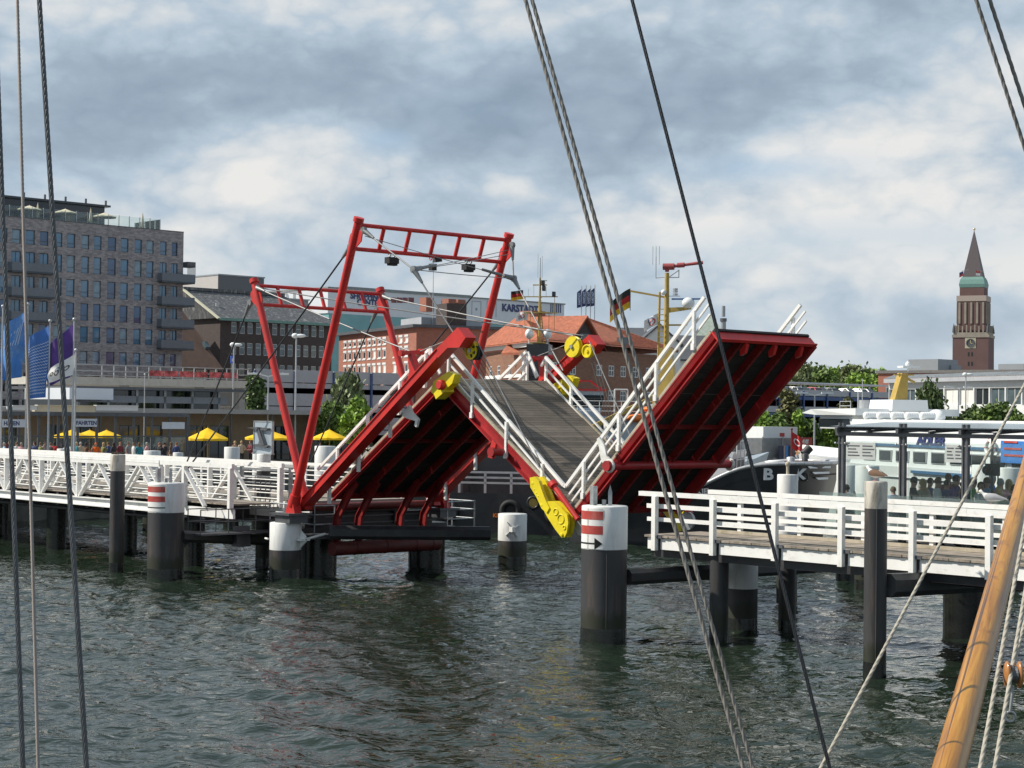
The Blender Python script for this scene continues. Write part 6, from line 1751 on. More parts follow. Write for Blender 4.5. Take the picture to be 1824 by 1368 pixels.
M['flag_white'] = mat('white_flag_cloth', (.72, .72, .72), .85, var=.04)
q = TG1.w((mx, .7, 12.5)); logo_flag('white club flag with a small red emblem below the german flag on the tug', q + Vector((0, 0, -.9)), (-1, .1, 0), .75, .5, .12, M['flag_white'], [(.45, .5, .13, M['sign_red']), (.62, .42, .11, M['ship_blue'])])
# --- pale workboat between the tugs
WB = Frame((7.2, 108, 0), math.radians(12))
T = thing('pale_workboat', 'pale blue grey workboat with wheelhouse, orange dinghy and a long ochre crane boom', 'workboat', (0, 0, 0), WB)
rows, dk, half = hull(T, 18, 5.4, 14, lambda x: 2.5 + 1.4 * max(0, x / 9) ** 2, mats=M['grey_blue'])
part(T, 'deck', dk, M['hull_red'], local=True)
mb = MB(); house(mb, -6.5, 3.2, 4.2, 2.0, 6.0, .1, .3); part(T, 'deckhouse', mb, M['grey_blue'], local=True)
mb = MB(); house(mb, -4.0, -2.2, 2.6, 6.0, 7.5, -.12, -.2); wh = part(T, 'wheelhouse', mb, M['grey_blue'], local=True)
mb = MB(); house(mb, -4.06, -2.14, 2.7, 6.5, 7.25, -.1, -.15); part(T, 'window_band', mb, M['darkglass'], wh, local=True)
mb = MB(); house(mb, -4.3, -1.9, 3.2, 7.5, 7.62); mb.beam((-4.0, -1.2, 7.6), (-3.4, -1.2, 8.1), .1, .1); mb.beam((-2.8, -1.2, 8.1), (-2.1, -1.2, 7.6), .1, .1); mb.beam((-3.4, -1.2, 8.1), (-2.8, -1.2, 8.1), .1, .1); part(T, 'roof_frame', mb, M['red'], wh, local=True)
mb = MB(); mb.beam((-4.6, -2.75, 4.6), (1.2, -2.7, 7.4), .24, .26); part(T, 'crane_boom', mb, M['mast_yellow'], local=True)
mb = MB(); mb.text('KIEL', (-2.35, -2.16, 5.1), (1, 0, 0), (0, 0, 1), .72, .04, .03); part(T, 'lettering', mb, M['hull_black'], local=True)
mb = MB(); rail_fence(mb, [(-6.5, -2.0, 6.0), (3.0, -2.0, 6.0)], .9)
for x in (-1.5, -.7): mb.tube((x, -2.0, 6.0), (x, -2.0, 7.6), .05, n=6)
mb.tube((-1.5, -2, 7.6), (-.7, -2, 7.6), .05, n=6); part(T, 'railing', mb, M['hull_white'], local=True)
mb = MB(); mb.ball((.3, -2.4, 5.9), 1.3, .6, .28, 16, 8); mb.ball((.9, -2.3, 6.45), .8, .5, .2, 12, 6); part(T, 'dinghy', mb, M['orange'], local=True)
mb = MB(); mb.lathe([(.42, 4.6), (.34, 8.0)], (-5.0, .6, 0), 12); part(T, 'funnel', mb, mat('tan_funnel', (.36, .26, .17), .6), local=True)
# --- black tug with its bow to the right
TG2 = Frame((13.1, 84.0, 0), math.radians(-14))
T = thing('bow_tug', 'black tug with white name letters on its raised bow behind the third leaf', 'tug boat', (0, 0, 0), TG2)
def zt2(x): return 2.35 + 1.6 / (1 + math.exp(-(x + 3.0) * 1.3))
rows, dk, half = hull(T, 12.5, 7.2, 34, zt2, mats=M['hull_black'], bowp=5, wl=.88, x0=-3.75)
part(T, 'deck', dk, M['hull_red'], local=True)
mb = MB()
for i in range(34):
    for sg in (1, -1):
        a, b = rows[i][-1], rows[i + 1][-1]; mb.tube((a[0], a[1] * sg, a[2]), (b[0], b[1] * sg, b[2]), .09, n=7, cap=False)
part(T, 'bulwark_rail', mb, M['chrome'], local=True)
def on_side(T, rows, txt, x, z, size, m_, name='lettering', sx=1.0, ang=0.0):
    # lettering laid on the starboard side, which runs nearly along x
    best = min(range(len(rows) - 1), key=lambda i: abs(rows[i][-1][0] - x))
    y = -max(r[-1][1] for r in rows[max(0, best - 3):best + 6]) - .04
    mb = MB(); mb.text(txt, (x, y, z), (math.cos(ang), 0, math.sin(ang)), (-math.sin(ang), 0, math.cos(ang)), size, .05, .035, 'LEFT', sx); part(T, name, mb, m_, local=True)
a = 2 * PI
y_ = -3.66
mb = MB(); mb.text('BÜLK', (-.75, -half(-.75) - .03, 3.2), (2.1, half(-.75) - half(1.2), 0), (0, -.04, 1), .72, .05, .035, 'LEFT', 1.15); part(T, 'lettering', mb, M['hull_white'], local=True)
mb = MB()
for i, (x0, x1) in enumerate(((1.3, 2.15), (1.5, 2.1), (1.65, 2.05))):
    za = 3.72 - .26 * i; mb.prism([(x0, -half(x0) - .02, za), (x1, -half(x1) - .02, za), (x1, -half(x1) - .02, za + .1), (x0 - .1, -half(x0 - .1) - .02, za + .1)], (0, -.05, 0))
part(T, 'bow_chevrons', mb, M['hull_white'], local=True)
mb = MB(); mb.text('KIEL', (-3.75, y_, 2.45), (1, 0, .12), (-.12, 0, 1), .34, .04, .03); part(T, 'lettering', mb, M['chrome'], local=True)
mb = MB(); mb.ring((1.05, -half(1.05), 3.35), (0, 1, 0), .17, .05, 14, 6); part(T, 'hawse_ring', mb, M['hull_black'], local=True)
mb = MB(); house(mb, -7.5, -2.9, 5.6, 2.0, 4.4, .1, -.7); part(T, 'deckhouse', mb, M['hull_white'], local=True)
mb = MB(); house(mb, -6.5, -3.2, 4.6, 4.4, 6.6, .2, .6); wh = part(T, 'wheelhouse', mb, M['hull_white'], local=True)
mb = MB(); house(mb, -6.55, -3.3, 4.66, 5.2, 6.2, .14, .45); part(T, 'window_band', mb, M['darkglass'], wh, local=True)
mb = MB(); house(mb, -2.9, -2.2, 4.4, 3.4, 4.75, .1, .2); part(T, 'dark_locker', mb, M['black'], local=True)
mb = MB(); rail_fence(mb, [(-2.1, -2.4, 3.6), (-2.1, 2.2, 3.6)], 1.3); part(T, 'railing', mb, M['hull_white'], local=True)
for i, (x, c, h_, w) in enumerate(((.35, 'chrome', .35, .5), (1.0, 'black', .5, .4), (1.4, 'red', .12, .22), (-.4, 'hull_white', .2, 1.1))):
    mb = MB(); z = zt2(x) - .1; mb.lathe([(w * .45, z - .5), (w * .3, z), (w * .42, z + h_), (w * .2, z + h_ + .05)], (x, -2.0, 0), 12); part(T, 'deck_winch', mb, M[c], local=True)
# ochre mast with red fire monitor
mx = -7.0 + 0
pm = TG2.M.inverted() @ (wy(1187, 600, 86) - TG2.o); mx, my = pm.x, pm.y
zz_ = lambda y: wy(1187, y, 86).z
mb = MB()
mb.tube((mx, my, 4), (mx, my, zz_(486)), .17, .11, 12); mb.tube((mx - .45, my, 4), (mx - .35, my, zz_(520)), .06, n=6)
mb.beam((mx, my, zz_(530)), (mx - 1.8, my, zz_(518)), .09, .09); mb.prism([(mx + .1, my - .08, zz_(557)), (mx + 1.2, my - .08, zz_(551)), (mx + 1.2, my - .08, zz_(547)), (mx + .1, my - .08, zz_(548))], (0, .16, 0))
mb.beam((mx, my, zz_(579)), (mx + 1.0, my, zz_(579)), .08, .08); mb.tube((mx + 1.0, my, zz_(579)), (mx + 1.0, my, zz_(568)), .03, n=6)
mb.prism([(mx - .9, my - .5, 4), (mx + .9, my - .5, 4), (mx + .25, my - .2, zz_(620)), (mx - .3, my - .2, zz_(620))], (0, .8, 0))
for k in range(24): mb.box((mx - .4, my - .2, 5 + .27 * k), (mx - .1, my - .17, 5.04 + .27 * k))
ms = part(T, 'mast', mb, M['mast_yellow'], local=True)
mb = MB(); z0 = zz_(475)
mb.tube((mx - .2, my, z0), (mx + .35, my, z0), .16, n=12); mb.tube((mx + .35, my, z0 + .02), (mx + .55, my, z0 + .05), .08, n=10); mb.tube((mx + .5, my, z0 + .06), (mx + .85, my, z0 + .08), .12, n=12); mb.tube((mx + .85, my, z0 + .08), (mx + 1.75, my, z0 + .19), .07, .085, 12); mb.tube((mx, my, z0 - .25), (mx, my, z0), .1, n=10)
part(T, 'fire_monitor', mb, mat('faded_red_paint', (.33, .06, .06), .5), ms, local=True)
mb = MB()
mb.box((mx + .05, my - .03, z0 - .55), (mx + .6, my + .03, z0 - .51)); mb.tube((mx + .58, my, z0 - .53), (mx + .58, my, z0 - .15), .025, n=5); mb.tube((mx + .12, my, z0 - .5), (mx + .58, my, z0 - .18), .02, n=5)
mb.tube((mx - .55, my, z0 - .55), (mx - .55, my, z0 + .5), .025, n=6); mb.tube((mx - .55, my, z0 - .55), (mx, my, z0 - .5), .02, n=5)
for d in (-.16, 0, .16): mb.tube((mx - .55 + d, my, z0 + .1), (mx - .55 + d, my, z0 + 1.0), .015, n=5)
mb.box((mx + .1, my - .03, zz_(528)), (mx + .65, my + .03, zz_(527)))
for z in (zz_(526), zz_(521), zz_(517)): mb.lathe([(.12, z), (.12, z + .09)], (mx + .42, my, 0), 8)
part(T, 'aerials', mb, M['chrome'], ms, local=True)
mb = MB(); mb.box((mx + .25, my - .1, zz_(534)), (mx + 1.7, my + .1, zz_(531.5))); part(T, 'radar_scanner', mb, mat('blue_radar_paint', (.05, .13, .30), .5), ms, local=True)
mb = MB(); mb.ball((mx + 1.05, my, zz_(540)), .32, .32, .28, 12, 8); mb.ball((mx - .12, my - .2, zz_(521)), .14, n=8, m=6); part(T, 'radar_dome', mb, M['hull_white'], ms, local=True)
q = TG2.w((mx - 1.8, my, zz_(548))); german_flag('german flag hanging from the gaff of the ochre mast with the red water cannon', q + Vector((0, 0, -.0)), (-1, .1, .0), 1.05, .95, .75)
mb = MB(); mb.tube(TG2.w((mx - 1.8, my, zz_(553))), TG2.w((mx - 1.8, my, zz_(517))), .018, n=5)
single('flag_halyard', 'thin halyard carrying the german flag below the gaff', 'halyard', mb, M['cable'], TG2.w((mx - 1.8, my, 8)), WF)
q = TG2.w((mx - .35, my, zz_(577))); logo_flag('white club flag with a red and blue emblem beside the lower ochre mast', q, (-1, .1, -.15), .8, .55, .3, M['flag_white'], [(.45, .45, .16, M['sign_red']), (.55, .7, .13, M['ship_blue'])])
# --- white excursion ship
AD_dir = Vector((-.25, .968, 0)).normalized()
bow = wy(1425, 762, 112); ADL = 40.0
cA_ = Vector((bow.x, bow.y, 0)) - AD_dir * (ADL / 2)
ADF = Frame(tuple(cA_), math.atan2(AD_dir.y, AD_dir.x))
T = thing('excursion_ship', 'large white excursion ship with blue stripes, saloon windows and a yellow trapezoid mast', 'passenger ship', (0, 0, 0), ADF)
rows, dk, half = hull(T, ADL, 7.6, 40, lambda x: 3.6 + .75 * max(0, (x - 2) / 18) ** 1.6, mats=M['hull_white'], bowp=1.9, wl=.74, boot=.4)
part(T, 'deck', dk, M['grey_metal'], local=True)
hb_ = 3.82
mb = MB(); house(mb, -19, 5.6, 7.4, 3.0, 4.75, .12, 1.6); part(T, 'saloon', mb, M['hull_white'], local=True)
mb = MB()
for sg in (1, -1): mb.box((-19, hb_ * sg - .06, 3.32), (-2.5, hb_ * sg + .05, 3.46)); mb.box((-19, (hb_ - .20) * sg - .06, 4.62), (4.2, (hb_ - .20) * sg + .06, 4.74))
part(T, 'blue_stripe', mb, M['ship_blue'], local=True)
for i in range(11):
    x = 2.6 - 1.9 * i
    for sg in (1, -1):
        mb = MB(); mb.box((x - .70, sg * 3.62 - .07, 3.84), (x + .70, sg * 3.62 + .07, 4.42)); f_ = part(T, 'saloon_window', mb, M['chrome'], local=True)
        mb = MB(); mb.box((x - .63, sg * 3.62 - .085, 3.89), (x + .63, sg * 3.62 + .085, 4.37)); part(T, 'pane', mb, M['darkglass'], f_, local=True)
mb = MB(); house(mb, -19, 4.0, 7.2, 4.75, 5.45, .05, 1.4); part(T, 'upper_deck', mb, M['hull_white'], local=True)
mb = MB(); mb.text('ADLER', (-2.7, hb_ - .18, 4.78), (-1, 0, 0), (-.12, 0, 1), .60, .04, .04, 'LEFT', 1.6); part(T, 'lettering', mb, M['letter_blue'], local=True)
mb = MB(); house(mb, 6.5, 11.0, 5.4, 5.45, 6.25, -.1, .2); wh = part(T, 'wheelhouse', mb, M['hull_white'], local=True)
mb = MB(); house(mb, 6.9, 11.06, 5.5, 5.55, 6.0, -.08, .15); part(T, 'window_band', mb, M['darkglass'], wh, local=True)
mb = MB(); mb.prism([(5.5, -3.2, 6.22), (10.6, -3.2, 6.22), (12.3, -3.0, 6.32), (11.2, -3.1, 6.55), (5.5, -3.2, 6.6)], (0, 6.3, 0)); house(mb, -16, 5.6, 6.6, 5.45, 6.0, .05, 0); part(T, 'roof', mb, M['hull_white'], wh, local=True)
mb = MB(); house(mb, 5.1, 8.0, 2.2, 6.5, 7.1, .05, .1); part(T, 'mast_base', mb, M['hull_white'], local=True)
mb = MB(); mb.prism([(6.2, .42, 7.05), (6.2, -.38, 7.05), (6.2, -.42, 8.6), (6.2, -.05, 8.6)], (.6, 0, 0)); mb.beam((6.4, -.9, 8.1), (6.4, .1, 8.55), .14, .12); mb.beam((6.1, -.7, 8.5), (6.1, .5, 8.5), .07, .07); ms = part(T, 'mast', mb, M['mast_yellow'], local=True)
mb = MB(); mb.tube((6.2, -.4, 8.7), (6.2, -.4, 9.3), .05, n=6); mb.box((5.8, -.9, 8.9), (6.5, .1, 9.0)); mb.ball((6.2, -.4, 9.1), .16, n=8, m=6); part(T, 'radar_scanner', mb, M['hull_white'], ms, local=True)
for i in range(5):
    x = 4.6 - 1.62 * i; mb = MB()
    mb.tube((x, 2.3, 6.2), (x, 2.95, 6.2), .2, n=14); mb.ball((x, 2.3, 6.2), .2, .12, .2, 10, 6); mb.ball((x, 2.95, 6.2), .2, .12, .2, 10, 6)
    for k in range(5): mb.tube((x, 2.34 + .13 * k, 6.2), (x, 2.38 + .13 * k, 6.2), .216, n=14)
    mb.box((x - .45, 2.4, 5.9), (x + .45, 2.8, 6.02)); part(T, 'life_raft_canister', mb, M['hull_white'], local=True)
mb = MB(); mb.ball((.6, .8, 6.15), .6, .42, .42, 14, 8); part(T, 'roof_dome', mb, M['hull_white'], local=True)
mb = MB(); mb.tube((10.4, .6, 6.5), (10.4, .6, 7.6), .05, n=6); mb.lathe([(.3, 6.5), (.3, 7.1)], (9.6, .6, 0), 12); mb.tube((8.2, 1.4, 6.5), (8.2, 1.4, 8.3), .025, n=5); rail_fence(mb, [(7.6, 2.4, 6.5), (9.0, 2.4, 6.5)], .5, 2); part(T, 'roof_fittings', mb, M['chrome'], local=True)
mb = MB(); mb.prism([(3.9, 3.4, 4.7), (7.4, 3.2, 4.7), (5.8, 3.1, 5.4), (3.7, 3.3, 5.4)], (0, -6.5, 0)); part(T, 'foredeck_bulwark', mb, M['hull_white'], local=True)
for k, (c, x0, x1) in enumerate((('tan', 15.4, 19.0), ('orange', 15.8, 18.6), ('ship_blue', 16.2, 18.2))):
    m_ = M['ship_blue'] if c == 'ship_blue' else mat('bow_stripe_' + c, (.45, .27, .12) if c == 'tan' else (.5, .2, .06), .5)
    mb = MB()
    z = 3.98 - .17 * k
    N = 8; P_ = []
    for i in range(N + 1):
        x = x0 + (x1 - x0) * i / N
        j = min(range(len(rows)), key=lambda r_: abs(rows[r_][-1][0] - x)); r_ = rows[j]
        f_ = max(0, min(1, (z - r_[4][2]) / max(.01, r_[5][2] - r_[4][2]))); y = r_[4][1] + (r_[5][1] - r_[4][1]) * f_
        P_.append((r_[4][0] + (r_[5][0] - r_[4][0]) * f_, y + .05))
    for p, q in zip(P_[:-1], P_[1:]):
        if abs(p[0] - q[0]) > .01: mb.quad((p[0], p[1], z - .05), (p[0], p[1], z + .06), (q[0], q[1], z + .06), (q[0], q[1], z - .05))
    if mb.f: part(T, 'bow_stripe', mb, m_, local=True)
mb = MB(); mb.tube((12.4, 3.1, 3.9), (12.4, 2.7, 4.3), .25, n=12); part(T, 'hawse_pipe', mb, M['black'], local=True)
mb = MB(); mb.tube((16.0, 2.3, 3.4), (16.0, 2.3, 5.3), .05, n=8); mb.ball((16.0, 2.3, 5.35), .08, n=8, m=6); part(T, 'jack_staff', mb, M['hull_red'], local=True)
q = ADF.w((16.0, 2.35, 4.2)); logo_flag('red house flag with white mark on the bow staff of the white ship', q, (1, -.1, 0), .75, 1.0, .5, mat('red_flag_cloth', (.52, .03, .03), .8), [(.5, .55, .2, M['flag_white'])])
BN = thing('blue_banner', 'bright blue banner with a lifebuoy picture on the side of the white ship', 'banner', ADF.w((-12, hb_, 4.5)), WF)
p0, p1 = ADF.w((-11.2, hb_ - .02, 4.1)), ADF.w((-15, hb_ - .02, 4.1))
mb = MB(); mb.prism([p0, p1, p1 + Z3 * 1.0, p0 + Z3 * 1.0], ADF.M @ Vector((0, .03, 0))); part(BN, 'cloth', mb, mat('bright_blue_banner', (.03, .17, .50), .7, var=.15))
ax_ = ADF.M @ Vector((0, 1, 0)); cc = p0 + (p1 - p0) * .68 + Z3 * .58 + ax_ * .06
mb = MB(); mb.ring(cc, ax_, .27, .085, 20, 6); part(BN, 'lifebuoy_print', mb, M['sign_white'])
mb = MB()
for i in range(3): e = p0 + (p1 - p0) * .08 + Z3 * (.35 + .3 * i) + ax_ * .05; d = (p1 - p0).normalized(); mb.beam(e, e + d * (1.8 - .3 * i), .03, .09)
part(BN, 'printed_lines', mb, M['sign_red'])
LBY = thing('lifebuoy', 'white and red lifebuoy hanging beside the bright blue banner', 'lifebuoy', ADF.w((-10.2, hb_, 4.85)), WF)
mb = MB(); mb.ring(ADF.w((-10.2, hb_, 4.75)), ax_, .33, .1, 20, 8); part(LBY, 'ring', mb, M['sign_white'])
mb = MB()
for a in (0, PI / 2, PI, 1.5 * PI):
    e = ADF.w((-10.2, hb_, 4.75)); mb.ring(e + (ADF.M @ Vector((1, 0, 0))) * (.33 * math.cos(a)) + Z3 * (.33 * math.sin(a)), (ADF.M @ Vector((1, 0, 0))) * (-math.sin(a)) + Z3 * math.cos(a), .075, .04, 10, 5)
part(LBY, 'red_band', mb, M['sign_red'])
# ------------------------------------------------------------------ trees
def leafmat(name, c, v=.3):
    mt = mat(name, c, .55, var=v, scale=.6, island=.35, spec=.3)
    b = mt.node_tree.nodes['Principled BSDF']
    b.inputs['Subsurface Weight'].default_value = 0.0
    return mt
M['leaf_dark'] = leafmat('dark_leaves', (.075, .115, .038)); M['leaf_mid'] = leafmat('green_leaves', (.115, .175, .045)); M['leaf_light'] = leafmat('bright_young_leaves', (.19, .30, .05)); M['leaf_ivy'] = leafmat('brownish_ivy_leaves', (.125, .125, .05)); M['leaf_willow'] = leafmat('grey_green_leaves', (.17, .205, .095))
def crown_mesh(fn, n_cl, n_lf, cl_r, leaf, seed, hang=0.0):
    """many small leaf faces in clumps; fn(rng) gives a clump centre"""
    r = np.random.default_rng(seed); mb = MB()
    V, Fc = [], []
    for k in range(n_cl):
        c = np.array(fn(r)); rad = cl_r * r.uniform(.55, 1.25)
        P = c + r.normal(0, 1, (n_lf, 3)) * np.array([rad, rad, rad * .75]) * .55
        for p in P:
            a = r.normal(0, 1, 3); a /= np.linalg.norm(a); b = np.cross(a, r.normal(0, 1, 3)); b /= np.linalg.norm(b)
            s = leaf * r.uniform(.6, 1.3)
            if hang: b = b * .4 + np.array([0, 0, -1.0]) * hang; b /= np.linalg.norm(b)
            i = len(V); V += [p - a * s * .45, p + b * s * .9 + a * s * .05, p + a * s * .45, p - b * s * .5]; Fc.append((i, i + 1, i + 2, i + 3))
    mb.add([tuple(v) for v in V], Fc)
    return mb
def tree(name, label, o, h, w, lm, kind='round', dens=1.0, leaf=.24, group=None, fr=WF, trunk=.18):
    T = thing(name, label, 'tree', o, fr, group=group)
    seed = int(abs(o[0] * 13 + o[1] * 7)) + 5
    def fn(r):
        while True:
            p = r.uniform(-1, 1, 3)
            z = (p[2] + 1) / 2
            if kind == 'round': R = math.sqrt(max(0, 1 - p[2] ** 2)) * (.75 + .25 * math.sin(5 * p[0] + 3 * p[1] + seed))
            elif kind == 'cone': R = (1 - z) ** .6 * (.98 if z > .08 else .8)
            elif kind == 'column': R = .85 * (1 - z ** 5) * (.75 + .25 * math.sin(7 * z + seed))
            else: R = (1 - z) ** .8 * .9 + .08
            d = math.hypot(p[0], p[1])
            if d < R and d > R * .35 * r.random(): return (p[0] * w / 2, p[1] * w / 2, z0 + z * (h - z0))
    z0 = h * (.12 if kind in ('column', 'cone') else .22)
    n = int(200 * dens)
    part(T, 'crown', crown_mesh(fn, n, 26, w * .17, leaf, seed, .6 if kind == 'cone' else 0), lm, local=True)
    mb = MB(); mb.tube((0, 0, 0), (.02 * h, 0, h * .45), trunk, trunk * .55, 8); mb.tube((.02 * h, 0, h * .45), (0, .01 * h, h * .88), trunk * .55, trunk * .15, 7)
    r = np.random.default_rng(seed)
    for i in range(9):
        z = h * r.uniform(.22, .75); a = r.uniform(0, 6.3); l = w * .38 * (1 - z / h * .5); mb.tube((.01 * h, 0, z), (l * math.cos(a), l * math.sin(a), z + l * .5), trunk * .3, trunk * .08, 5)
    part(T, 'trunk', mb, M['bark'], local=True)
    return T
def wpx(px, Y): p = wy(px, 735, Y); return (p.x, p.y, ZQ)
def tall(px, ytop, Y): return wy(px, ytop, Y).z - ZQ
def wid(p0, p1, Y): return abs(p1 - p0) * Y / FPX
for nm, lab, px, yt, Y, p0, p1, lm, kd, dn, lf in (
    ('ivy_tree', 'dark ivy covered tree in front of the car park beside the small portal frame', 456, 664, 138, 430, 482, 'leaf_dark', 'column', 1.2, .3),
    ('drooping_tree', 'dense drooping grey green tree between the red portal legs', 619, 657, 142, 586, 655, 'leaf_willow', 'cone', 3.2, .38),
    ('bright_shrub_tree', 'bright green young tree just left of the raised first leaf', 636, 712, 128, 612, 664, 'leaf_light', 'round', 1.0, .28),
    ('low_green_tree', 'low green tree peeping above the cafe roof behind the bright one', 590, 716, 133, 566, 612, 'leaf_mid', 'round', .7, .28),
    ('ivy_tree', 'tallest ivy clad tree in front of the blue car park', 1404, 692, 156, 1378, 1438, 'leaf_ivy', 'column', 1.3, .3),
    ('ivy_tree', 'second ivy clad column in front of the blue car park, further right', 1507, 698, 156, 1492, 1524, 'leaf_ivy', 'column', .8, .28),
    ('young_tree', 'bright green young tree nearest the raised red leaf', 1359, 727, 147, 1340, 1384, 'leaf_light', 'spire', 1.1, .26),
    ('green_bush', 'darker green bush between the two leftmost bright young trees', 1388, 738, 147, 1370, 1412, 'leaf_mid', 'round', .9, .28),
    ('young_tree', 'bright green young tree left of the double headed lamp', 1421, 727, 147, 1406, 1438, 'leaf_light', 'spire', .9, .26),
    ('green_bush', 'dark green bush directly behind the lower double headed lamp post', 1442, 749, 147, 1426, 1462, 'leaf_mid', 'round', .7, .26),
    ('young_tree', 'bright green young tree right of the double headed lamp', 1476, 730, 147, 1462, 1496, 'leaf_light', 'spire', 1.0, .26),
    ('low_green_tree', 'low bright tree behind the white ship wheelhouse', 1535, 735, 147, 1522, 1552, 'leaf_light', 'round', .5, .28),
    ('ivy_tree', 'huge dark ivy mass climbing beside the glass office', 1655, 674, 205, 1622, 1690, 'leaf_dark', 'cone', 1.7, .42),
    ('broad_tree', 'broad green tree in front of the glass office at right', 1775, 722, 150, 1738, 1820, 'leaf_mid', 'round', 1.2, .3),
    ('broad_tree', 'dark green tree left of the broad one before the glass office', 1733, 726, 158, 1704, 1766, 'leaf_dark', 'round', 1.0, .3),
    ('broad_tree', 'smaller green tree cut by the right picture edge', 1812, 745, 148, 1786, 1846, 'leaf_mid', 'round', .8, .3)):
    tree(nm, lab, wpx(px, Y), tall(px, yt, Y), wid(p0, p1, Y), M[lm], kd, dn, lf)
i = 0
for px, yt, Y, w in ((1340, 660, 420, 60), (1392, 650, 470, 52), (1425, 644, 440, 56), (1455, 651, 480, 50), (1487, 654, 450, 52), (1515, 649, 430, 50), (1545, 655, 470, 44), (1570, 660, 440, 40), (1408, 662, 360, 46), (1470, 664, 380, 50), (1530, 667, 370, 50), (1600, 668, 420, 46), (1310, 668, 400, 60)):
    tree('parkland_tree', 'green parkland tree in the wooded strip behind the blue car park', wpx(px, Y), tall(px, yt, Y), wid(0, w, Y) * 1.15, M[('leaf_mid', 'leaf_light', 'leaf_willow')[i % 3]], 'round', .9, .75, 'trees of the wooded strip behind the car park', trunk=.4); i += 1

# ------------------------------------------------------------------ street lamps and flags
def lamp(label, px, ytop, Y, double=False, ybase=None):
    o = wpx(px, Y); h = tall(px, ytop, Y)
    T = thing('street_lamp', label, 'street lamp', o, WF)
    mb = MB(); mb.tube((0, 0, 0), (0, 0, h - .1), .09, .055, 10); mb.tube((0, 0, 0), (0, 0, .8), .13, n=10); part(T, 'pole', mb, M['chrome'], local=True)
    for sg in ((-1, 1) if double else (1,)):
        mb = MB()
        if double: mb.beam((0, 0, h - .15), (sg * 1.1, 0, h + .12), .07, .07); mb.box((sg * .55, -.14, h - .02), (sg * 1.5, .14, h + .12))
        else: mb.ball((.30, 0, h), .42, .24, .14, 12, 7); mb.ball((-.1, 0, h), .26, .26, .2, 10, 6)
        part(T, 'lamp_head', mb, M['hull_white'], local=True)
    return T
lamp('tall single headed street lamp in front of the dark brick block', 526, 598, 132)
lamp('double headed street lamp beside the dark ivy tree on the left', 477, 667, 130, True)
lamp('slim single headed lamp left of the slate roofed block windows', 415, 614, 150)
lamp('tall double headed street lamp among the bright young trees at right', 1451, 701, 143, True)
lamp('double headed lamp in front of the glass office windows', 1707, 690, 185, True)
lamp('tall single headed lamp standing before the glass office', 1720, 667, 175)
def mast_pole(label, px, ytop, Y, r=.05, name='flag_pole', h0=ZQ):
    p = wy(px, 735, Y); z = wy(px, ytop, Y).z; T = thing(name, label, 'flag pole', (p.x, p.y, h0), WF)
    mb = MB(); mb.tube((p.x, p.y, h0), (p.x, p.y, z), r * 1.3, r * .8, 10); part(T, 'pole', mb, M['chrome'])
    mb = MB(); mb.ball((p.x, p.y, z + .04), r * 2.0, n=8, m=6); part(T, 'finial', mb, M['chrome']); return p
FY = 98.0
mast_pole('flag pole carrying the plain blue flag at the left edge', 46.5, 543, FY)
mast_pole('flag pole carrying the blue and white chevron flag', 86.5, 573, FY)
mast_pole('flag pole carrying the purple flag', 129.5, 570, FY)
mast_pole('shortest flag pole carrying the white flag with dark rings', 133.5, 625, FY - 3)
mast_pole('bare pole at the left picture edge', 2, 547, FY)
mast_pole('thin bare pole rising above the cafe roof', 257, 668, 118, .035)
def draped(label, px0, px1, y0, y1, Y, lean, m_, name='promotional_flag', extra=None, f=1.1):
    T = thing(name, label, 'flag', wy(px1, y0, Y), WF)
    k = Y / FPX; W, H = (px1 - px0) * k, (y1 - y0) * k
    top = wy(px1, y0, Y); n = 16
    def P(fx, fy, off=0.0):   # fx 0 at the pole .. 1 free edge, fy 0 top .. 1 bottom
        x = -W * fx * (1 - .25 * math.sin(PI * fy) * 0); z = -H * fy * (1 - .08 * fx) - lean * fx * (1 - .35 * fy)
        return top + Vector((x + .10 * math.sin(5 * fy + 2 * fx), (.10 + .16 * fx) * math.sin(2 * PI * (f * fx + .35 * fy)) + off, z))
    def sheet(a0, a1, b0, b1, off=0.0, nx=12, ny=14):
        mb = MB(); mb.grid([[P(a0 + (a1 - a0) * i / nx, b0 + (b1 - b0) * j / ny, off) for i in range(nx + 1)] for j in range(ny + 1)]); return mb
    c = part(T, 'cloth', sheet(0, 1, 0, 1), m_)
    if extra: extra(T, c, P, sheet)
    return T
M['flag_blue'] = mat('blue_flag_cloth', (.055, .19, .50), .75, var=.35, scale=.6, dirt=(.30, .42, .55), damt=.7, dscale=.7, dlo=.5)
M['flag_blue2'] = mat('mid_blue_flag_cloth', (.06, .17, .48), .75, var=.15); M['flag_purple'] = mat('purple_flag_cloth', (.085, .04, .22), .75, var=.25)
M['flag_pale'] = mat('pale_flag_print', (.50, .60, .75), .8)
def chevrons(T, c, P, sheet):
    mb = MB()
    for r_ in range(17):
        fy = .20 + .045 * r_; N = 20
        for i in range(N):
            a0, a1 = .05 + .9 * i / N, .05 + .9 * (i + 1) / N; d0, d1 = (.012 if i % 2 else -.004), (.012 if (i + 1) % 2 else -.004)
            for off in (-.02, .02): mb.quad(P(a0, fy + d0, off), P(a1, fy + d1, off), P(a1, fy + d1 + .012, off), P(a0, fy + d0 + .012, off))
    part(T, 'chevron_print', mb, M['flag_pale'], c)
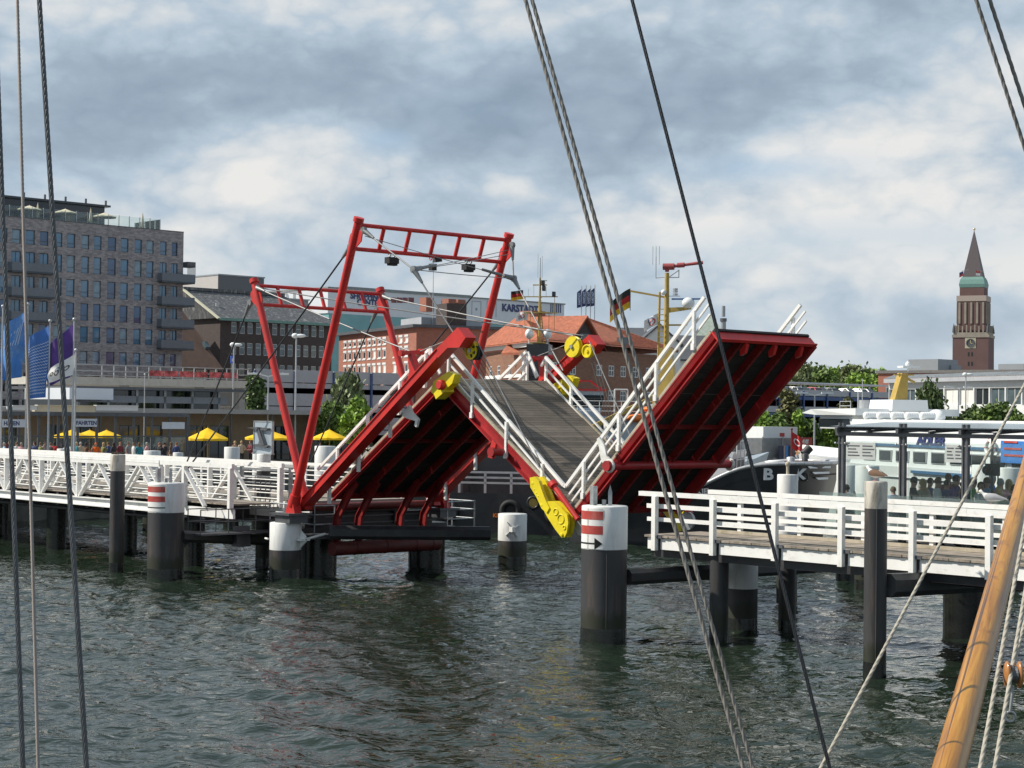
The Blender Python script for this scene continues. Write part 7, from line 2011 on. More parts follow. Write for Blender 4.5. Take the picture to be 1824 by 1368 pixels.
def ringprint(T, c, P, sheet):
    for i, (cx, cy, R, col) in enumerate(((.30, .52, .15, 'sign_black'), (.60, .62, .16, 'sign_black'), (.82, .55, .13, 'sign_black'), (.45, .42, .10, 'orange'), (.62, .40, .13, 'ship_blue'))):
        mb = MB()
        for off in (-.025, .025):
            for k in range(14):
                a0, a1 = 2 * PI * k / 14, 2 * PI * (k + 1) / 14; Q = lambda a, r: P(cx + r * math.cos(a) * .62, cy + r * math.sin(a), off)
                mb.quad(Q(a0, R), Q(a1, R), Q(a1, R * .62), Q(a0, R * .62))
        part(T, 'emblem_ring', mb, M[col], c)
def stripes(T, c, P, sheet):
    mb = MB()
    for k in range(7):
        for off in (-.02, .02):
            mb.quad(P(.10 + .11 * k, .12 + .03 * k, off), P(.13 + .11 * k, .12 + .03 * k, off), P(.30 + .09 * k, .46, off), P(.27 + .09 * k, .46, off))
    part(T, 'fine_print', mb, M['flag_pale'], c)
draped('plain blue flag with fine pale print at the left edge', 3, 43, 556, 672, FY, .75, M['flag_blue'], extra=stripes)
draped('blue flag covered with white chevron rows', 48, 86, 580, 708, FY, .65, M['flag_blue2'], extra=chevrons)
draped('purple flag hanging behind the white one', 84, 129, 577, 672, FY, 1.2, M['flag_purple'])
draped('small white flag printed with dark rings', 86, 133, 630, 668, FY - 3, .8, M['flag_white'], extra=ringprint)
for i, (x0, x1, y0, y1) in enumerate(((1027.5, 1035, 515, 547), (1036.5, 1043, 513.5, 545), (1044.5, 1051, 514, 545), (1052, 1058.5, 512.5, 544.5))):
    Yb = 236
    lab = 'tall dark blue banner on a roof pole, ' + ('leftmost of the four', 'second from the left', 'third from the left', 'rightmost of the four')[i]
    T = thing('roof_banner', lab, 'banner', (wy(x1, 580, Yb).x, Yb, 9), WF, group='dark blue roof banners')
    k = Yb / FPX; p = wy(x1 + .4, 580, Yb); zt_ = wy(x1, y0, Yb).z; zb_ = wy(x1, y1, Yb).z
    mb = MB(); mb.tube((p.x, Yb, 12), (p.x, Yb, zt_ + .4), .06, n=6); part(T, 'pole', mb, M['chrome'])
    W = (x1 - x0) * k; mb = MB(); mb.grid([[(p.x - .06 - W * f, Yb + .12 * math.sin(6 * f + j), zt_ + (zb_ - zt_) * j / 6 - .45 * f * (1 - j / 9)) for f in (0, .25, .5, .75, 1)] for j in range(7)])
    c = part(T, 'cloth', mb, M['letter_blue'])
    mb = MB(); mb.text('KARSTADT', (p.x - W * .30, Yb - .3, zb_ + .3), (0, 0, 1), (-1, 0, 0), .42, .02, .03, 'LEFT', .75); part(T, 'lettering', mb, M['flag_pale'], c)
# town hall tower flags
for lab, px, dx in (('small red and blue flag on the left side of the tower spire', 1716, -1), ('small red and white flag on the right side of the tower spire', 1746, -1)):
    q = wy(px, 486, 955); T = thing('tower_flag', lab, 'flag', q, WF)
    mb = MB(); mb.tube(q + Vector((-1, 0, 1)), q + Vector((5, 8, 2.5)) if px < 1730 else q + Vector((3.5, 6, 1.5)), .1, n=5); part(T, 'staff', mb, M['chrome'])
    for k, c in enumerate(('sign_red', 'letter_blue') if px < 1730 else ('flag_white', 'sign_red')):
        mb = MB(); flag_cloth(mb, q + Vector((0, 0, -1.6 + 1.3 * k)), (-1, 0, -.45 if px < 1730 else .1), (0, 0, 1), 2.6, 1.3, .2); part(T, 'stripe', mb, M[c])
# red rental sign, parked van and cars on the quay
SG = thing('hire_sign', 'red hire car sign board with white letters beside the mesh fence', 'sign', bs(1446, 800, -59), BF)
p0, p1 = bs(1424, 793, -59), bs(1446, 779.5, -59); mb = MB(); mb.box((-59.05, p0.y, p0.z), (-58.95, p1.y, p1.z)); bo = part(SG, 'board', mb, M['sign_red'])
mb = MB(); mb.text('AVIS', (-58.94, p0.y + .22, p0.z + .14), (0, 1, 0), (.12, .12, 1), (p1.z - p0.z) * .74, .02, .04, 'LEFT', .92); part(SG, 'lettering', mb, M['sign_white'], bo)
mb = MB()
for t in (p0.y + .1, p1.y - .1): mb.box((-59.1, t - .05, ZQ), (-59.0, t + .05, p0.z + .1))
part(SG, 'posts', mb, M['steel'])
PAINTS = {c: mat(c + '_car_paint', v, .25, .3 if c in ('silver', 'grey') else 0, var=.02, coat=.6) for c, v in (('silver', (.46, .48, .50)), ('white', (.74, .74, .73)), ('dark', (.03, .035, .045)), ('blue', (.05, .10, .22)), ('red', (.45, .02, .05)), ('grey', (.17, .18, .19)))}
def car_mesh():
    prof = [(-2.1, .32), (-2.15, .62), (-2.05, .86), (-1.55, .95), (-1.15, 1.38), (-.6, 1.47), (.25, 1.45), (.95, .98), (1.75, .86), (2.1, .66), (2.12, .34)]
    def loft(pr, ws):
        mb = MB(); rows = []
        for sg in (-1, 1): rows.append([(x, sg * w, z) for (x, z), w in zip(pr, ws)])
        n = len(pr); mb.add(rows[0] + rows[1], [tuple(range(n)), tuple(reversed(range(n, 2 * n)))] + [(i + n, (i + 1) % n + n, (i + 1) % n, i) for i in range(n)])
        return mb
    body = loft(prof, [.8, .84, .85, .84, .66, .60, .60, .80, .82, .80, .76])
    g = MB()
    for sg in (-1, 1):
        g.quad(*[(x, sg * (w + .012), z) for x, z, w in ((-1.3, 1.0, .835), (-1.08, 1.34, .69), (-.35, 1.40, .625), (-.35, 1.0, .83))][::sg])
        g.quad(*[(x, sg * (w + .012), z) for x, z, w in ((-.25, 1.0, .83), (-.25, 1.40, .62), (.22, 1.38, .64), (.78, 1.0, .80))][::sg])
    g.quad((.90, -.70, 1.03), (.90, .70, 1.03), (.30, .52, 1.43), (.30, -.52, 1.43)); g.quad((-1.52, -.7, 1.0), (-1.2, -.56, 1.36), (-1.2, .56, 1.36), (-1.52, .7, 1.0))
    w = MB()
    for x in (-1.32, 1.32):
        for sg in (-1, 1): w.disc((x, sg * .74, .31), (0, sg, 0), [(.31, -.1), (.31, .10), (.2, .11), (.19, .08)], 16)
    return body, g, w
_b, _g, _w = car_mesh()
CM = {c: mesh_of('car_body', _b, p) for c, p in PAINTS.items()}; CG = mesh_of('windows', _g, M['darkglass'])
_whl = MB(); _whl.disc((0, 0, 0), (0, 1, 0), [(.31, -.1), (.31, .10), (.2, .11), (.19, .08)], 16); CW = mesh_of('wheel', _whl, M['rubber'])
def car(label, o, colr, rot, group, fr=BF):
    T = thing('parked_car', label, 'car', o, fr, rot, group)
    for nm, me in (('body', CM[colr]), ('windows', CG)):
        ob = bpy.data.objects.new(nm, me); COL.objects.link(ob); ob.parent = T.ob
    for x in (-1.32, 1.32):
        for sg in (-1, 1):
            ob = bpy.data.objects.new('wheel', CW); COL.objects.link(ob); ob.parent = T.ob; ob.location = (x, sg * .74, .31); ob.rotation_euler = (0, 0, 0 if sg > 0 else PI)
NM = ('first', 'second', 'third', 'fourth', 'fifth', 'sixth', 'seventh', 'eighth', 'ninth', 'tenth', 'eleventh', 'twelfth', 'thirteenth')
T_, a_, b_, zt_, up_, lv_ = CP1
for i, (px, c) in enumerate(((503, 'silver'), (538, 'grey'), (574, 'white'), (606, 'blue'), (636, 'silver'), (678, 'white'), (706, 'grey'), (745, 'dark'), (790, 'silver'), (845, 'red'), (872, 'white'))):
    q = bs(px, 664, -130.5); car(c + ' car on the roof of the grey car park, ' + NM[i] + ' from the left', (-131.6, q.y, zt_ - up_ - .1), c, random.uniform(-.05, .05) + (PI if i % 3 == 0 else 0), 'cars on the grey car park roof')
T_, a_, b_, zt_, up_, lv_ = CP2
for i, (px, c) in enumerate(((1392, 'silver'), (1408, 'white'), (1424, 'grey'), (1440, 'silver'), (1456, 'red'), (1472, 'silver'), (1486, 'dark'), (1520, 'white'), (1537, 'white'), (1556, 'grey'))):
    q = bs(px, 694, -130.5); car(c + ' car on the roof of the blue car park, ' + NM[i] + ' from the left', (-131.6, q.y, zt_ - up_ - .1), c, random.uniform(-.05, .05) + (PI if i % 2 == 0 else 0), 'cars on the blue car park roof')
for i, (px, c, lab) in enumerate(((1331, 'dark', 'dark car on the quay left of the white box van'), (1440, 'blue', 'blue car on the quay right of the dark panels'), (1352, 'silver', 'silver car half hidden behind the box van'))):
    q = bs(px, 800, -63); car(lab, (-63.5 - i, q.y, ZQ), c, PI / 2 + .2, 'cars on the far quay')
VN = thing('box_van', 'white box van with a small red print parked behind the black tug bow', 'van', bs(1374, 806, -61.5), BF)
q = bs(1374, 806, -61.5); q.z = ZQ
mb = MB(); mb.box((q.x - 1.1, q.y - 2.4, ZQ + .75), (q.x + 1.1, q.y + 2.0, ZQ + 3.0)); bx = part(VN, 'box', mb, M['hull_white'])
mb = MB(); mb.prism([(q.x - 1.0, q.y + 2.05, ZQ + .45), (q.x - 1.0, q.y + 3.6, ZQ + .45), (q.x - 1.0, q.y + 3.65, ZQ + 1.2), (q.x - 1.0, q.y + 3.1, ZQ + 1.9), (q.x - 1.0, q.y + 2.05, ZQ + 2.1)], (2, 0, 0)); part(VN, 'cab', mb, M['hull_white'])
mb = MB(); mb.box((q.x - 1.0, q.y - 2.3, ZQ + .45), (q.x + 1.0, q.y + 3.0, ZQ + .74)); part(VN, 'chassis', mb, M['black'])
mb = MB(); mb.box((q.x + 1.1, q.y - .3, ZQ + 2.2), (q.x + 1.12, q.y + .3, ZQ + 2.5)); mb.box((q.x + 1.1, q.y - .5, ZQ + 1.9), (q.x + 1.12, q.y + .5, ZQ + 2.05)); part(VN, 'print', mb, M['sign_red'], bx)
for y in (-1.5, 2.7):
    for x in (-.9, .9): mb = MB(); mb.disc((q.x + x, q.y + y, ZQ + .4), (1, 0, 0), [(.4, -.12), (.4, .12), (.22, .13)], 16); part(VN, 'wheel', mb, M['rubber'])
for i, (px0, px1, c, lab) in enumerate(((1388, 1396, (.05, .06, .10), 'dark upright display panel next to the box van'), (1397, 1402, (.55, .40, .36), 'pale pink upright panel between the dark and the blue ones'), (1400.5, 1406, (.08, .25, .55), 'blue upright display panel behind the tug bow'), (1406, 1411, (.04, .05, .07), 'black rightmost upright panel behind the tug bow'))):
    p0, p1 = bs(px0, 815, -59.5 + .1 * i), bs(px1, 794, -59.5 + .1 * i); T = thing('display_panel', lab, 'panel', (-59.5, p0.y, ZQ))
    mb = MB(); mb.box((p0.x - .08, p0.y, ZQ + .3), (p0.x, p1.y, p1.z)); part(T, 'board', mb, mat('panel_print', c, .6, var=.3))
    mb = MB(); mb.box((p0.x - .3, p0.y + .05, ZQ), (p0.x + .2, p0.y + .12, ZQ + .32)); mb.box((p0.x - .3, p1.y - .12, ZQ), (p0.x + .2, p1.y - .05, ZQ + .32)); part(T, 'feet', mb, M['steel'])
PS = thing('parking_sign', 'small blue and white parking sign above the ramp railing', 'sign', bs(414, 655, -121), BF)
p0, p1 = bs(411.5, 647, -121), bs(418, 634, -121); mb = MB(); mb.box((-121.1, p0.y, p0.z), (-121, p1.y, p1.z)); bo = part(PS, 'board', mb, mat('blue_sign', (.05, .12, .55), .5))
mb = MB(); mb.text('P', (-120.98, p0.y + .06, p0.z + .16), (0, 1, 0), (0, 0, 1), .45, .02, .03); part(PS, 'lettering', mb, M['sign_white'], bo)
mb = MB(); mb.tube((-121.05, (p0.y + p1.y) / 2, p0.z - 2.0), (-121.05, (p0.y + p1.y) / 2, p0.z), .05, n=6); part(PS, 'post', mb, M['steel'])

# ------------------------------------------------------------------ yellow parasols of the cafe
M['yellow_canvas'] = mat('yellow_canvas', (.80, .50, .006), .85, var=.08, scale=1.2)
for i, (px, ytop, yb, w, s, lab) in enumerate(((127, 766, 778, 62, -70, 'yellow cafe parasol behind the windbreak, leftmost'), (160, 766, 778, 56, -71.5, 'yellow cafe parasol behind the windbreak, middle'), (190, 766, 778, 52, -70.5, 'yellow cafe parasol behind the windbreak, rightmost'),
                                           (370, 762, 785, 74, -69, 'large creased yellow parasol above the tall white dolphin pile'), (478, 765, 783, 84, -70, 'yellow parasol partly hidden by the grey sign back'), (587, 765, 783, 62, -70, 'yellow parasol between the portal legs and the first leaf'))):
    q = bs(px, ytop, s); d = (BF.w((s, q.y, 0)) - CPOS).y
    parasol(lab, (s, q.y, ZQ), w * d / FPX / 2, q.z - ZQ, M['yellow_canvas'], group=None, pole=M['mast_yellow'], drop=(yb - ytop) * d / FPX * .8)

# ------------------------------------------------------------------ people
def skin_body(joints, edges, sub=1):
    me = bpy.data.meshes.new('body'); me.from_pydata([j[0] for j in joints], edges, [])
    ob = bpy.data.objects.new('body', me); COL.objects.link(ob)
    md = ob.modifiers.new('s', 'SKIN'); md.use_smooth_shade = True
    for v, j in zip(me.skin_vertices[0].data, joints): v.radius = j[1] if isinstance(j[1], tuple) else (j[1], j[1])
    me.skin_vertices[0].data[0].use_root = True
    s2 = ob.modifiers.new('u', 'SUBSURF'); s2.levels = sub
    dg = bpy.context.evaluated_depsgraph_get(); out = bpy.data.meshes.new_from_object(ob.evaluated_get(dg))
    V = np.array([tuple(v.co) for v in out.vertices]); Nn = np.array([tuple(v.normal) for v in out.vertices]); Fc = [tuple(p.vertices) for p in out.polygons]
    bpy.data.objects.remove(ob); bpy.data.meshes.remove(me); bpy.data.meshes.remove(out)
    return V, Nn, Fc
def pose(kind):
    J = [((0, 0, .96), (.165, .115)), ((0, .0, 1.14), (.145, .10)), ((0, 0, 1.34), (.185, .115)), ((0, -.01, 1.47), (.075, .07)), ((0, .01, 1.535), (.062, .066)), ((0, .025, 1.61), (.082, .10)), ((0, .02, 1.70), (.074, .09)), ((0, .01, 1.755), (.035, .04))]
    E = [(0, 1), (1, 2), (2, 3), (3, 4), (4, 5), (5, 6), (6, 7)]
    def add(p, r, a): J.append((p, r)); E.append((a, len(J) - 1)); return len(J) - 1
    for sg in (-1, 1):
        a = add((sg * .165, 0, 1.40), .075, 2)
        if kind == 0: pts = [((sg * .225, -.01, 1.26), .052), ((sg * .25, -.02, 1.12), .046), ((sg * .25, .06, .95), .036), ((sg * .245, .10, .86), .038), ((sg * .24, .13, .79), .022)]
        elif kind == 1: pts = [((sg * .24, .05, 1.26), .052), ((sg * .27, .10, 1.13), .046), ((sg * .20, .30, 1.10), .036), ((sg * .17, .37, 1.11), .038), ((sg * .16, .44, 1.10), .022)]
        elif kind == 2 and sg == 1: pts = [((sg * .26, .06, 1.30), .052), ((sg * .30, .12, 1.20), .046), ((sg * .19, .22, 1.42), .036), ((sg * .15, .22, 1.52), .038), ((sg * .12, .21, 1.57), .022)]
        else: pts = [((sg * .235, 0, 1.26), .052), ((sg * .28, -.05, 1.12), .046), ((sg * .20, .06, 1.00), .036), ((sg * .15, .13, .98), .038), ((sg * .11, .17, .97), .022)]
        for p, r in pts: a = add(p, r, a)
        a = add((sg * .095, 0, .86), .098, 0)
        st = .05 if kind == 2 else .02
        for p, r in (((sg * .10, st * sg, .66), .084), ((sg * .105, st * sg * 1.4, .48), .062), ((sg * .105, st * sg - .02, .28), .056), ((sg * .105, st * sg - .03, .09), .042), ((sg * .11, st * sg + .08, .04), .040), ((sg * .112, st * sg + .16, .03), .026)): a = add(p, r, a)
    return J, E
PROTO = []
for kd in (0, 1, 2):
    J, E = pose(kd); V, Nn, Fc = skin_body(J, E)
    body = MB(); body.add(V.tolist(), Fc, True)
    # clothing = shells grown from the body surface
    fc = np.array([V[list(f)].mean(0) for f in Fc])
    def shell(sel, off):
        mb = MB(); idx = {}; vs = []; fs = []
        for k, f in enumerate(Fc):
            if not sel[k]: continue
            for i in f:
                if i not in idx: idx[i] = len(vs); vs.append(tuple(V[i] + Nn[i] * off))
            fs.append(tuple(idx[i] for i in f))
        mb.add(vs, fs, True); return mb
    ax_abs = np.abs(fc[:, 0])
    handy = (fc[:, 2] > .74) & (ax_abs > .13) & ((fc[:, 1] > .16) | ((fc[:, 2] < .93) & (ax_abs > .2)))
    if kd == 2: handy |= (fc[:, 2] > 1.44) & (fc[:, 1] > .12) & (fc[:, 0] > .08)
    torso = (fc[:, 2] > .88) & (fc[:, 2] < 1.475) & ~handy
    arm_low = torso & (ax_abs > .20) & (fc[:, 2] < 1.22)
    legs = (fc[:, 2] <= .95) & (fc[:, 2] > .09) & (ax_abs < .20)
    hairs = (fc[:, 2] > 1.60) & ((fc[:, 1] < .055) | (fc[:, 2] > 1.715)) & (ax_abs < .13)
    feet = (fc[:, 2] <= .10)
    P_ = {'body': mesh_of('body', body, M['skin']), 'jacket': mesh_of('jacket', shell(torso, .016), M['flag_white']), 'shirt': mesh_of('shirt', shell(torso & ~arm_low, .014), M['flag_white']), 'trousers': mesh_of('trousers', shell(legs, .012), M['black']), 'hair': mesh_of('hair', shell(hairs, .022), M['bark']), 'shoes': mesh_of('shoes', shell(feet, .01), M['black'])}
    lh = MB(); lh.add([tuple(v) for v in []], [])
    l = (fc[:, 2] > 1.44) & (fc[:, 1] < .0) & (ax_abs < .13)
    P_['long_hair'] = mesh_of('hair', shell(hairs | l, .03), M['bark'])
    PROTO.append(P_)
CLOTH = {}
def cm(name, c):
    if name not in CLOTH: CLOTH[name] = mat(name + '_cloth', c, .85, var=.12, scale=6)
    return CLOTH[name]
COLR = {'white': (.68, .68, .66), 'black': (.03, .03, .034), 'navy': (.04, .06, .15), 'grey': (.22, .22, .23), 'orange': (.75, .14, .015), 'red': (.45, .03, .03), 'teal': (.03, .22, .27), 'light blue': (.28, .42, .58), 'blue': (.04, .14, .42), 'green': (.16, .36, .14), 'olive': (.16, .17, .06), 'beige': (.45, .37, .26), 'brown': (.13, .075, .045), 'pink': (.60, .30, .32), 'purple': (.12, .06, .22), 'dark green': (.04, .09, .05), 'maroon': (.18, .03, .04)}
HAIR = {'dark': (.03, .022, .018), 'brown': (.13, .075, .04), 'blond': (.46, .33, .15), 'grey': (.35, .34, .33), 'ginger': (.25, .09, .03)}
def person(label, o, rot, shirt, hair='dark', trousers='navy', kd=0, h=1.75, jacket=True, long_=False, cap=None, group=None):
    T = thing('person', label, 'person', o, BF, rot, group); T.ob.scale = (h / 1.78,) * 3
    P_ = PROTO[kd]
    b = None
    for nm, key, mt in (('body', 'body', M['skin'] if (hash(label) % 3) else M['skin']), ('jacket' if jacket else 'shirt', 'jacket' if jacket else 'shirt', cm(shirt, COLR[shirt])), ('trousers', 'trousers', cm(trousers, COLR[trousers])), ('shoes', 'shoes', cm('black', COLR['black'])), ('hair', 'long_hair' if long_ else 'hair', cm('hair_' + hair, HAIR[hair]) if not cap else cm(cap, COLR[cap]))):
        ob = bpy.data.objects.new(nm if not (cap and nm == 'hair') else 'cap', P_[key]); COL.objects.link(ob)
        ob.parent = T.ob
        ob.material_slots[0].link = 'OBJECT'; ob.material_slots[0].material = mt
    return T
R2 = random.Random(11)
# crowd on the promenade (left)
used = set()
def crowd(px, y_head, s, shirt, hair, txt, kd=None, rot=None, zf=ZQ + .34, h=None, **kw):
    q = bs(px, y_head, s); hh = h or max(1.5, min(1.92, q.z - zf))
    person(txt, (s, q.y, zf), R2.uniform(0, 6.28) if rot is None else rot, shirt, hair, R2.choice(['navy', 'black', 'grey', 'beige', 'brown']), R2.choice([0, 1, 2]) if kd is None else kd, hh, **kw)
LC = [(8, 788, -61, 'light blue', 'grey', 'person in a light blue top with grey hair at the far left'), (18, 786, -60.5, 'navy', 'blond', 'person in a dark blue jacket with blond hair at the far left'), (30, 790, -62, 'white', 'brown', 'person in a white top left of the beige rope'), (38, 788, -60.3, 'pink', 'grey', 'grey haired person in pink beside the thick wire rope'),
      (52, 790, -61.5, 'beige', 'dark', 'person in a beige jacket just right of the beige rope'), (62, 787, -63, 'navy', 'dark', 'dark haired person in navy under the chevron flag'), (72, 789, -60.8, 'olive', 'brown', 'person in an olive jacket under the chevron flag'), (80, 786, -62, 'grey', 'dark', 'dark haired person in grey under the purple flag'),
      (90, 790, -60.4, 'black', 'brown', 'brown haired person in black left of the small white pile'), (97, 786, -63, 'red', 'dark', 'dark haired person in red left of the small white pile'), (121, 786, -60.6, 'white', 'grey', 'person with a white cap right of the thick wire rope'), (137, 787, -60.2, 'teal', 'blond', 'blond person in a teal shirt near the orange jacket'),
      (144, 791, -62, 'beige', 'grey', 'grey haired person in beige left of the orange jacket'), (153, 795, -60.6, 'brown', 'dark', 'dark haired person in brown beside the orange jacket'), (171, 788, -60.0, 'orange', 'dark', 'person in a bright orange hooded jacket behind the truss railing'), (184, 793, -60.3, 'olive', 'blond', 'blond person in olive right of the orange jacket'),
      (193, 788, -61.5, 'navy', 'brown', 'brown haired person in navy left of the slim pile'), (203, 794, -60.5, 'black', 'dark', 'dark haired person in black behind the twig nest'), (214, 790, -62, 'maroon', 'ginger', 'ginger haired person in maroon right of the slim pile'), (228, 793, -61.5, 'grey', 'brown', 'brown haired person in grey right of the slim pile'),
      (238, 795, -60.2, 'white', 'brown', 'person in a white jacket leaning left of the teal shirt'), (248, 794, -60.3, 'teal', 'brown', 'brown haired person in a bright teal top right of the white jacket'), (262, 793, -60.6, 'pink', 'grey', 'grey haired person in pale pink left of the white pile'), (284, 791, -60.0, 'black', 'ginger', 'ginger haired person in black right of the white pile'),
      (293, 794, -60.4, 'black', 'dark', 'dark haired person in black leaning on the rail beside the ginger one'), (305, 797, -61, 'brown', 'brown', 'brown haired person in brown before the glass windbreak edge'), (314, 793, -60.2, 'navy', 'ginger', 'ginger haired person in a dark blue jacket at the windbreak end')]
for i, (px, y, s, c, hr, txt) in enumerate(LC):
    kw = {}
    if c == 'orange': kw = dict(cap='orange')
    if 'white cap' in txt: kw = dict(cap='white')
    crowd(px, y, s, c, hr, txt, long_=(i % 4 == 1), jacket=(i % 3 != 1), **kw)
for px, y, s, c, hr, txt in ((418, 812, -62, 'brown', 'blond', 'blond guest sitting low left of the sign pile'), (430, 812, -62.5, 'beige', 'blond', 'second blond guest left of the sign pile in beige'), (446, 812, -62.2, 'maroon', 'ginger', 'ginger haired guest in maroon by the sign pile'), (570, 795, -62, 'black', 'dark', 'dark haired guest behind the white pile under the yellow parasol')):
    crowd(px, y, s, c, hr, txt, h=1.55 if y > 800 else None)
# crowd on the right approach deck
RC = [(1507, 862, 2.9, 'black', 'dark', 'person in black at the left end of the glass shelter', 2), (1556, 868, 3.6, 'blue', 'ginger', 'ginger haired person in blue between the gull and the shelter post', 0), (1592, 866, 4.6, 'blue', 'brown', 'brown haired person in blue left of the second shelter post', 0),
      (1627, 848, 3.0, 'black', 'dark', 'person in a black jacket with dark cropped hair behind the glass', 1), (1645, 852, 4.4, 'beige', 'blond', 'blond person in beige behind the black jacket', 0), (1656, 850, 5.0, 'navy', 'dark', 'dark haired person in navy left of the white hooded jumper', 0),
      (1670, 849, 3.2, 'white', 'brown', 'brown haired person in a white hooded jumper with blue strap', 0), (1686, 853, 4.6, 'navy', 'dark', 'dark haired person in navy right of the white jumper', 0), (1690, 842, 5.6, 'maroon', 'brown', 'tall brown haired person behind the crowd in maroon', 0), (1702, 845, 3.6, 'purple', 'dark', 'dark haired person in purple left of the third shelter post', 2),
      (1733, 849, 3.4, 'green', 'brown', 'brown haired person in a green jacket right of the third post', 0), (1746, 857, 3.0, 'white', 'dark', 'person with dark hair in a white shirt right of the green jacket', 1), (1757, 849, 4.2, 'light blue', 'brown', 'brown haired person in a light blue top above the sitting gull', 0), (1767, 843, 5.4, 'blue', 'grey', 'grey haired person in bright blue at the back', 0),
      (1783, 851, 3.9, 'pink', 'grey', 'grey haired person in pink near the wooden spar', 0), (1780, 866, 2.9, 'beige', 'blond', 'blond person in beige in front of the pink top', 0), (1797, 853, 4.4, 'beige', 'blond', 'blond person half hidden by the wooden spar', 0), (1808, 862, 3.3, 'black', 'brown', 'brown haired person in black beside the wooden spar', 0), (1640, 858, 5.6, 'grey', 'grey', 'grey haired person in grey far back behind the black jacket', 2), (1716, 856, 5.2, 'black', 'brown', 'brown haired person in black hidden by the third post', 0)]
for px, y, t, c, hr, txt, kd in RC:
    q = bt(px, y, t); hh = max(1.45, min(1.95, q.z - ZD))
    person(txt, (q.x, t, ZD), R2.uniform(-1.5, 1.5), c, hr, R2.choice(['navy', 'black', 'grey', 'beige']), kd, hh, jacket=(kd != 0 or c in ('black', 'white')), long_=(hr == 'blond'), group=None)
# ------------------------------------------------------------------ gulls
M['gull_white'] = mat('gull_white_feathers', (.74, .74, .72), .8, var=.04); M['gull_grey'] = mat('gull_grey_feathers', (.36, .37, .39), .8, var=.08)
def gull(label, o, rot, sc, brown=False):
    T = thing('gull', label, 'gull', o, BF, rot); T.ob.scale = (sc,) * 3
    prof = [(-.26, .115, .015), (-.20, .13, .045), (-.10, .145, .078), (.0, .145, .090), (.09, .155, .082), (.15, .185, .06), (.18, .225, .045), (.205, .262, .042), (.235, .275, .036), (.262, .272, .02), (.275, .268, .006)]
    mb = MB(); n = 12
    mb.grid([[(x, r * .9 * math.cos(2 * PI * i / n), z + r * math.sin(2 * PI * i / n)) for i in range(n + 1)] for x, z, r in prof]); part(T, 'body', mb, M['gull_white'], local=True)
    mb = MB()
    for sg in (-1, 1): mb.grid([[(x, sg * (w * .95 * math.cos(a) + .006), z + w * math.sin(a)) for a in (-.5, 0, .5, 1.0, 1.4)] for x, z, w in ((.13, .155, .07), (.05, .15, .092), (-.08, .145, .088), (-.2, .13, .055), (-.33, .118, .018))])
    part(T, 'wing', mb, cm('brown', COLR['beige']) if brown else M['gull_grey'], local=True)
    mb = MB(); mb.grid([[(x, w * y, z) for y in (-1, 0, 1)] for x, z, w in ((-.2, .125, .03), (-.36, .105, .045))]); mb.grid([[(x, w * y, z - .008) for y in (1, 0, -1)] for x, z, w in ((-.2, .125, .03), (-.36, .105, .045))]); part(T, 'tail', mb, M['gull_white'], local=True)
    mb = MB(); mb.tube((.265, 0, .270), (.335, 0, .255), .012, .004, 7); part(T, 'beak', mb, M['mast_yellow'], local=True)
    for sg in (-1, 1):
        mb = MB(); mb.tube((-.01, sg * .03, .07), (.0, sg * .03, .0), .006, n=6)
        for k in (-.5, 0, .5): mb.tube((0, sg * .03, .004), (.05 * math.cos(k), sg * .03 + .05 * math.sin(k), .003), .005, n=5)
        part(T, 'leg', mb, cm('pink', COLR['pink']), local=True)
    return T
gull('young brownish gull standing on the stained pile cap', (6.66, -1.88, 4.56), PI - .4 + .2, 1.15, True)
gull('white and grey gull standing on the jetty handrail', (bt(1766, 893, 2.23).x, 2.23, 3.935), PI + .35, 1.15)
# ------------------------------------------------------------------ rigging of the ship the photograph was taken from
M['rope'] = mat('weathered_rope', (.20, .19, .175), .85, var=.2, scale=30, dirt=(.10, .095, .09), damt=.5, dscale=8)
M['rope_light'] = mat('pale_hemp_rope', (.36, .335, .28), .9, var=.15, scale=30)
M['rope_beige'] = mat('beige_covered_wire', (.30, .26, .235), .7, var=.12, scale=12)
M['wire'] = mat('grey_wire_rope', (.085, .09, .095), .45, .4, var=.25, scale=25)
M['wire_dark'] = mat('dark_wire_rope', (.035, .037, .042), .45, .4, var=.2, scale=25)
def rope(label, A_, B_, r, m_, strands=3, lay=8.0, ext=.35, name='rigging_rope', sm=.0, cat='rope'):
    """laid rope from picture point A=(px,py,distance) to B, carried on past both"""
    a, b = wy(*A_), wy(*B_); d = b - a
    a, b = a - d * ext, b + d * ext; d = b - a; Ln = d.length; d.normalize()
    x = d.cross(Vector((0, 1, 0))).normalized(); y = d.cross(x)
    k = strands * 6; n = int(Ln / (r * lay / 8)); n = min(n, 1500); mb = MB(); rows = []
    tw = 2 * PI * Ln / (r * 2 * lay)
    th_ = np.linspace(0, 2 * PI, k, endpoint=False)
    rad = r * (1 - .26 * (1 - np.abs(np.sin(th_ * strands / 2))) ** 1.3) if strands > 1 else np.full(k, r)
    V = []
    for i in range(n + 1):
        p = a + d * (Ln * i / n); w = tw * i / n
        for t_, q in zip(th_, rad): V.append(p + x * (q * math.cos(t_ + w)) + y * (q * math.sin(t_ + w)))
    mb.add(V, [(i * k + j, i * k + (j + 1) % k, (i + 1) * k + (j + 1) % k, (i + 1) * k + j) for i in range(n) for j in range(k)], True)
    return single(name, label, cat, mb, m_, tuple(a), WF)
rope('leftmost thick twisted wire stay running down the left picture edge', (-9, 0, 3.2), (41, 1368, 2.9), .0043, M['wire'], 6, 9, .3, 'wire_stay')
rope('smooth beige stay between the two thick wire stays at left', (31, 0, 3.4), (68, 1368, 3.0), .0031, M['rope_beige'], 1, 9, .3, 'covered_stay')
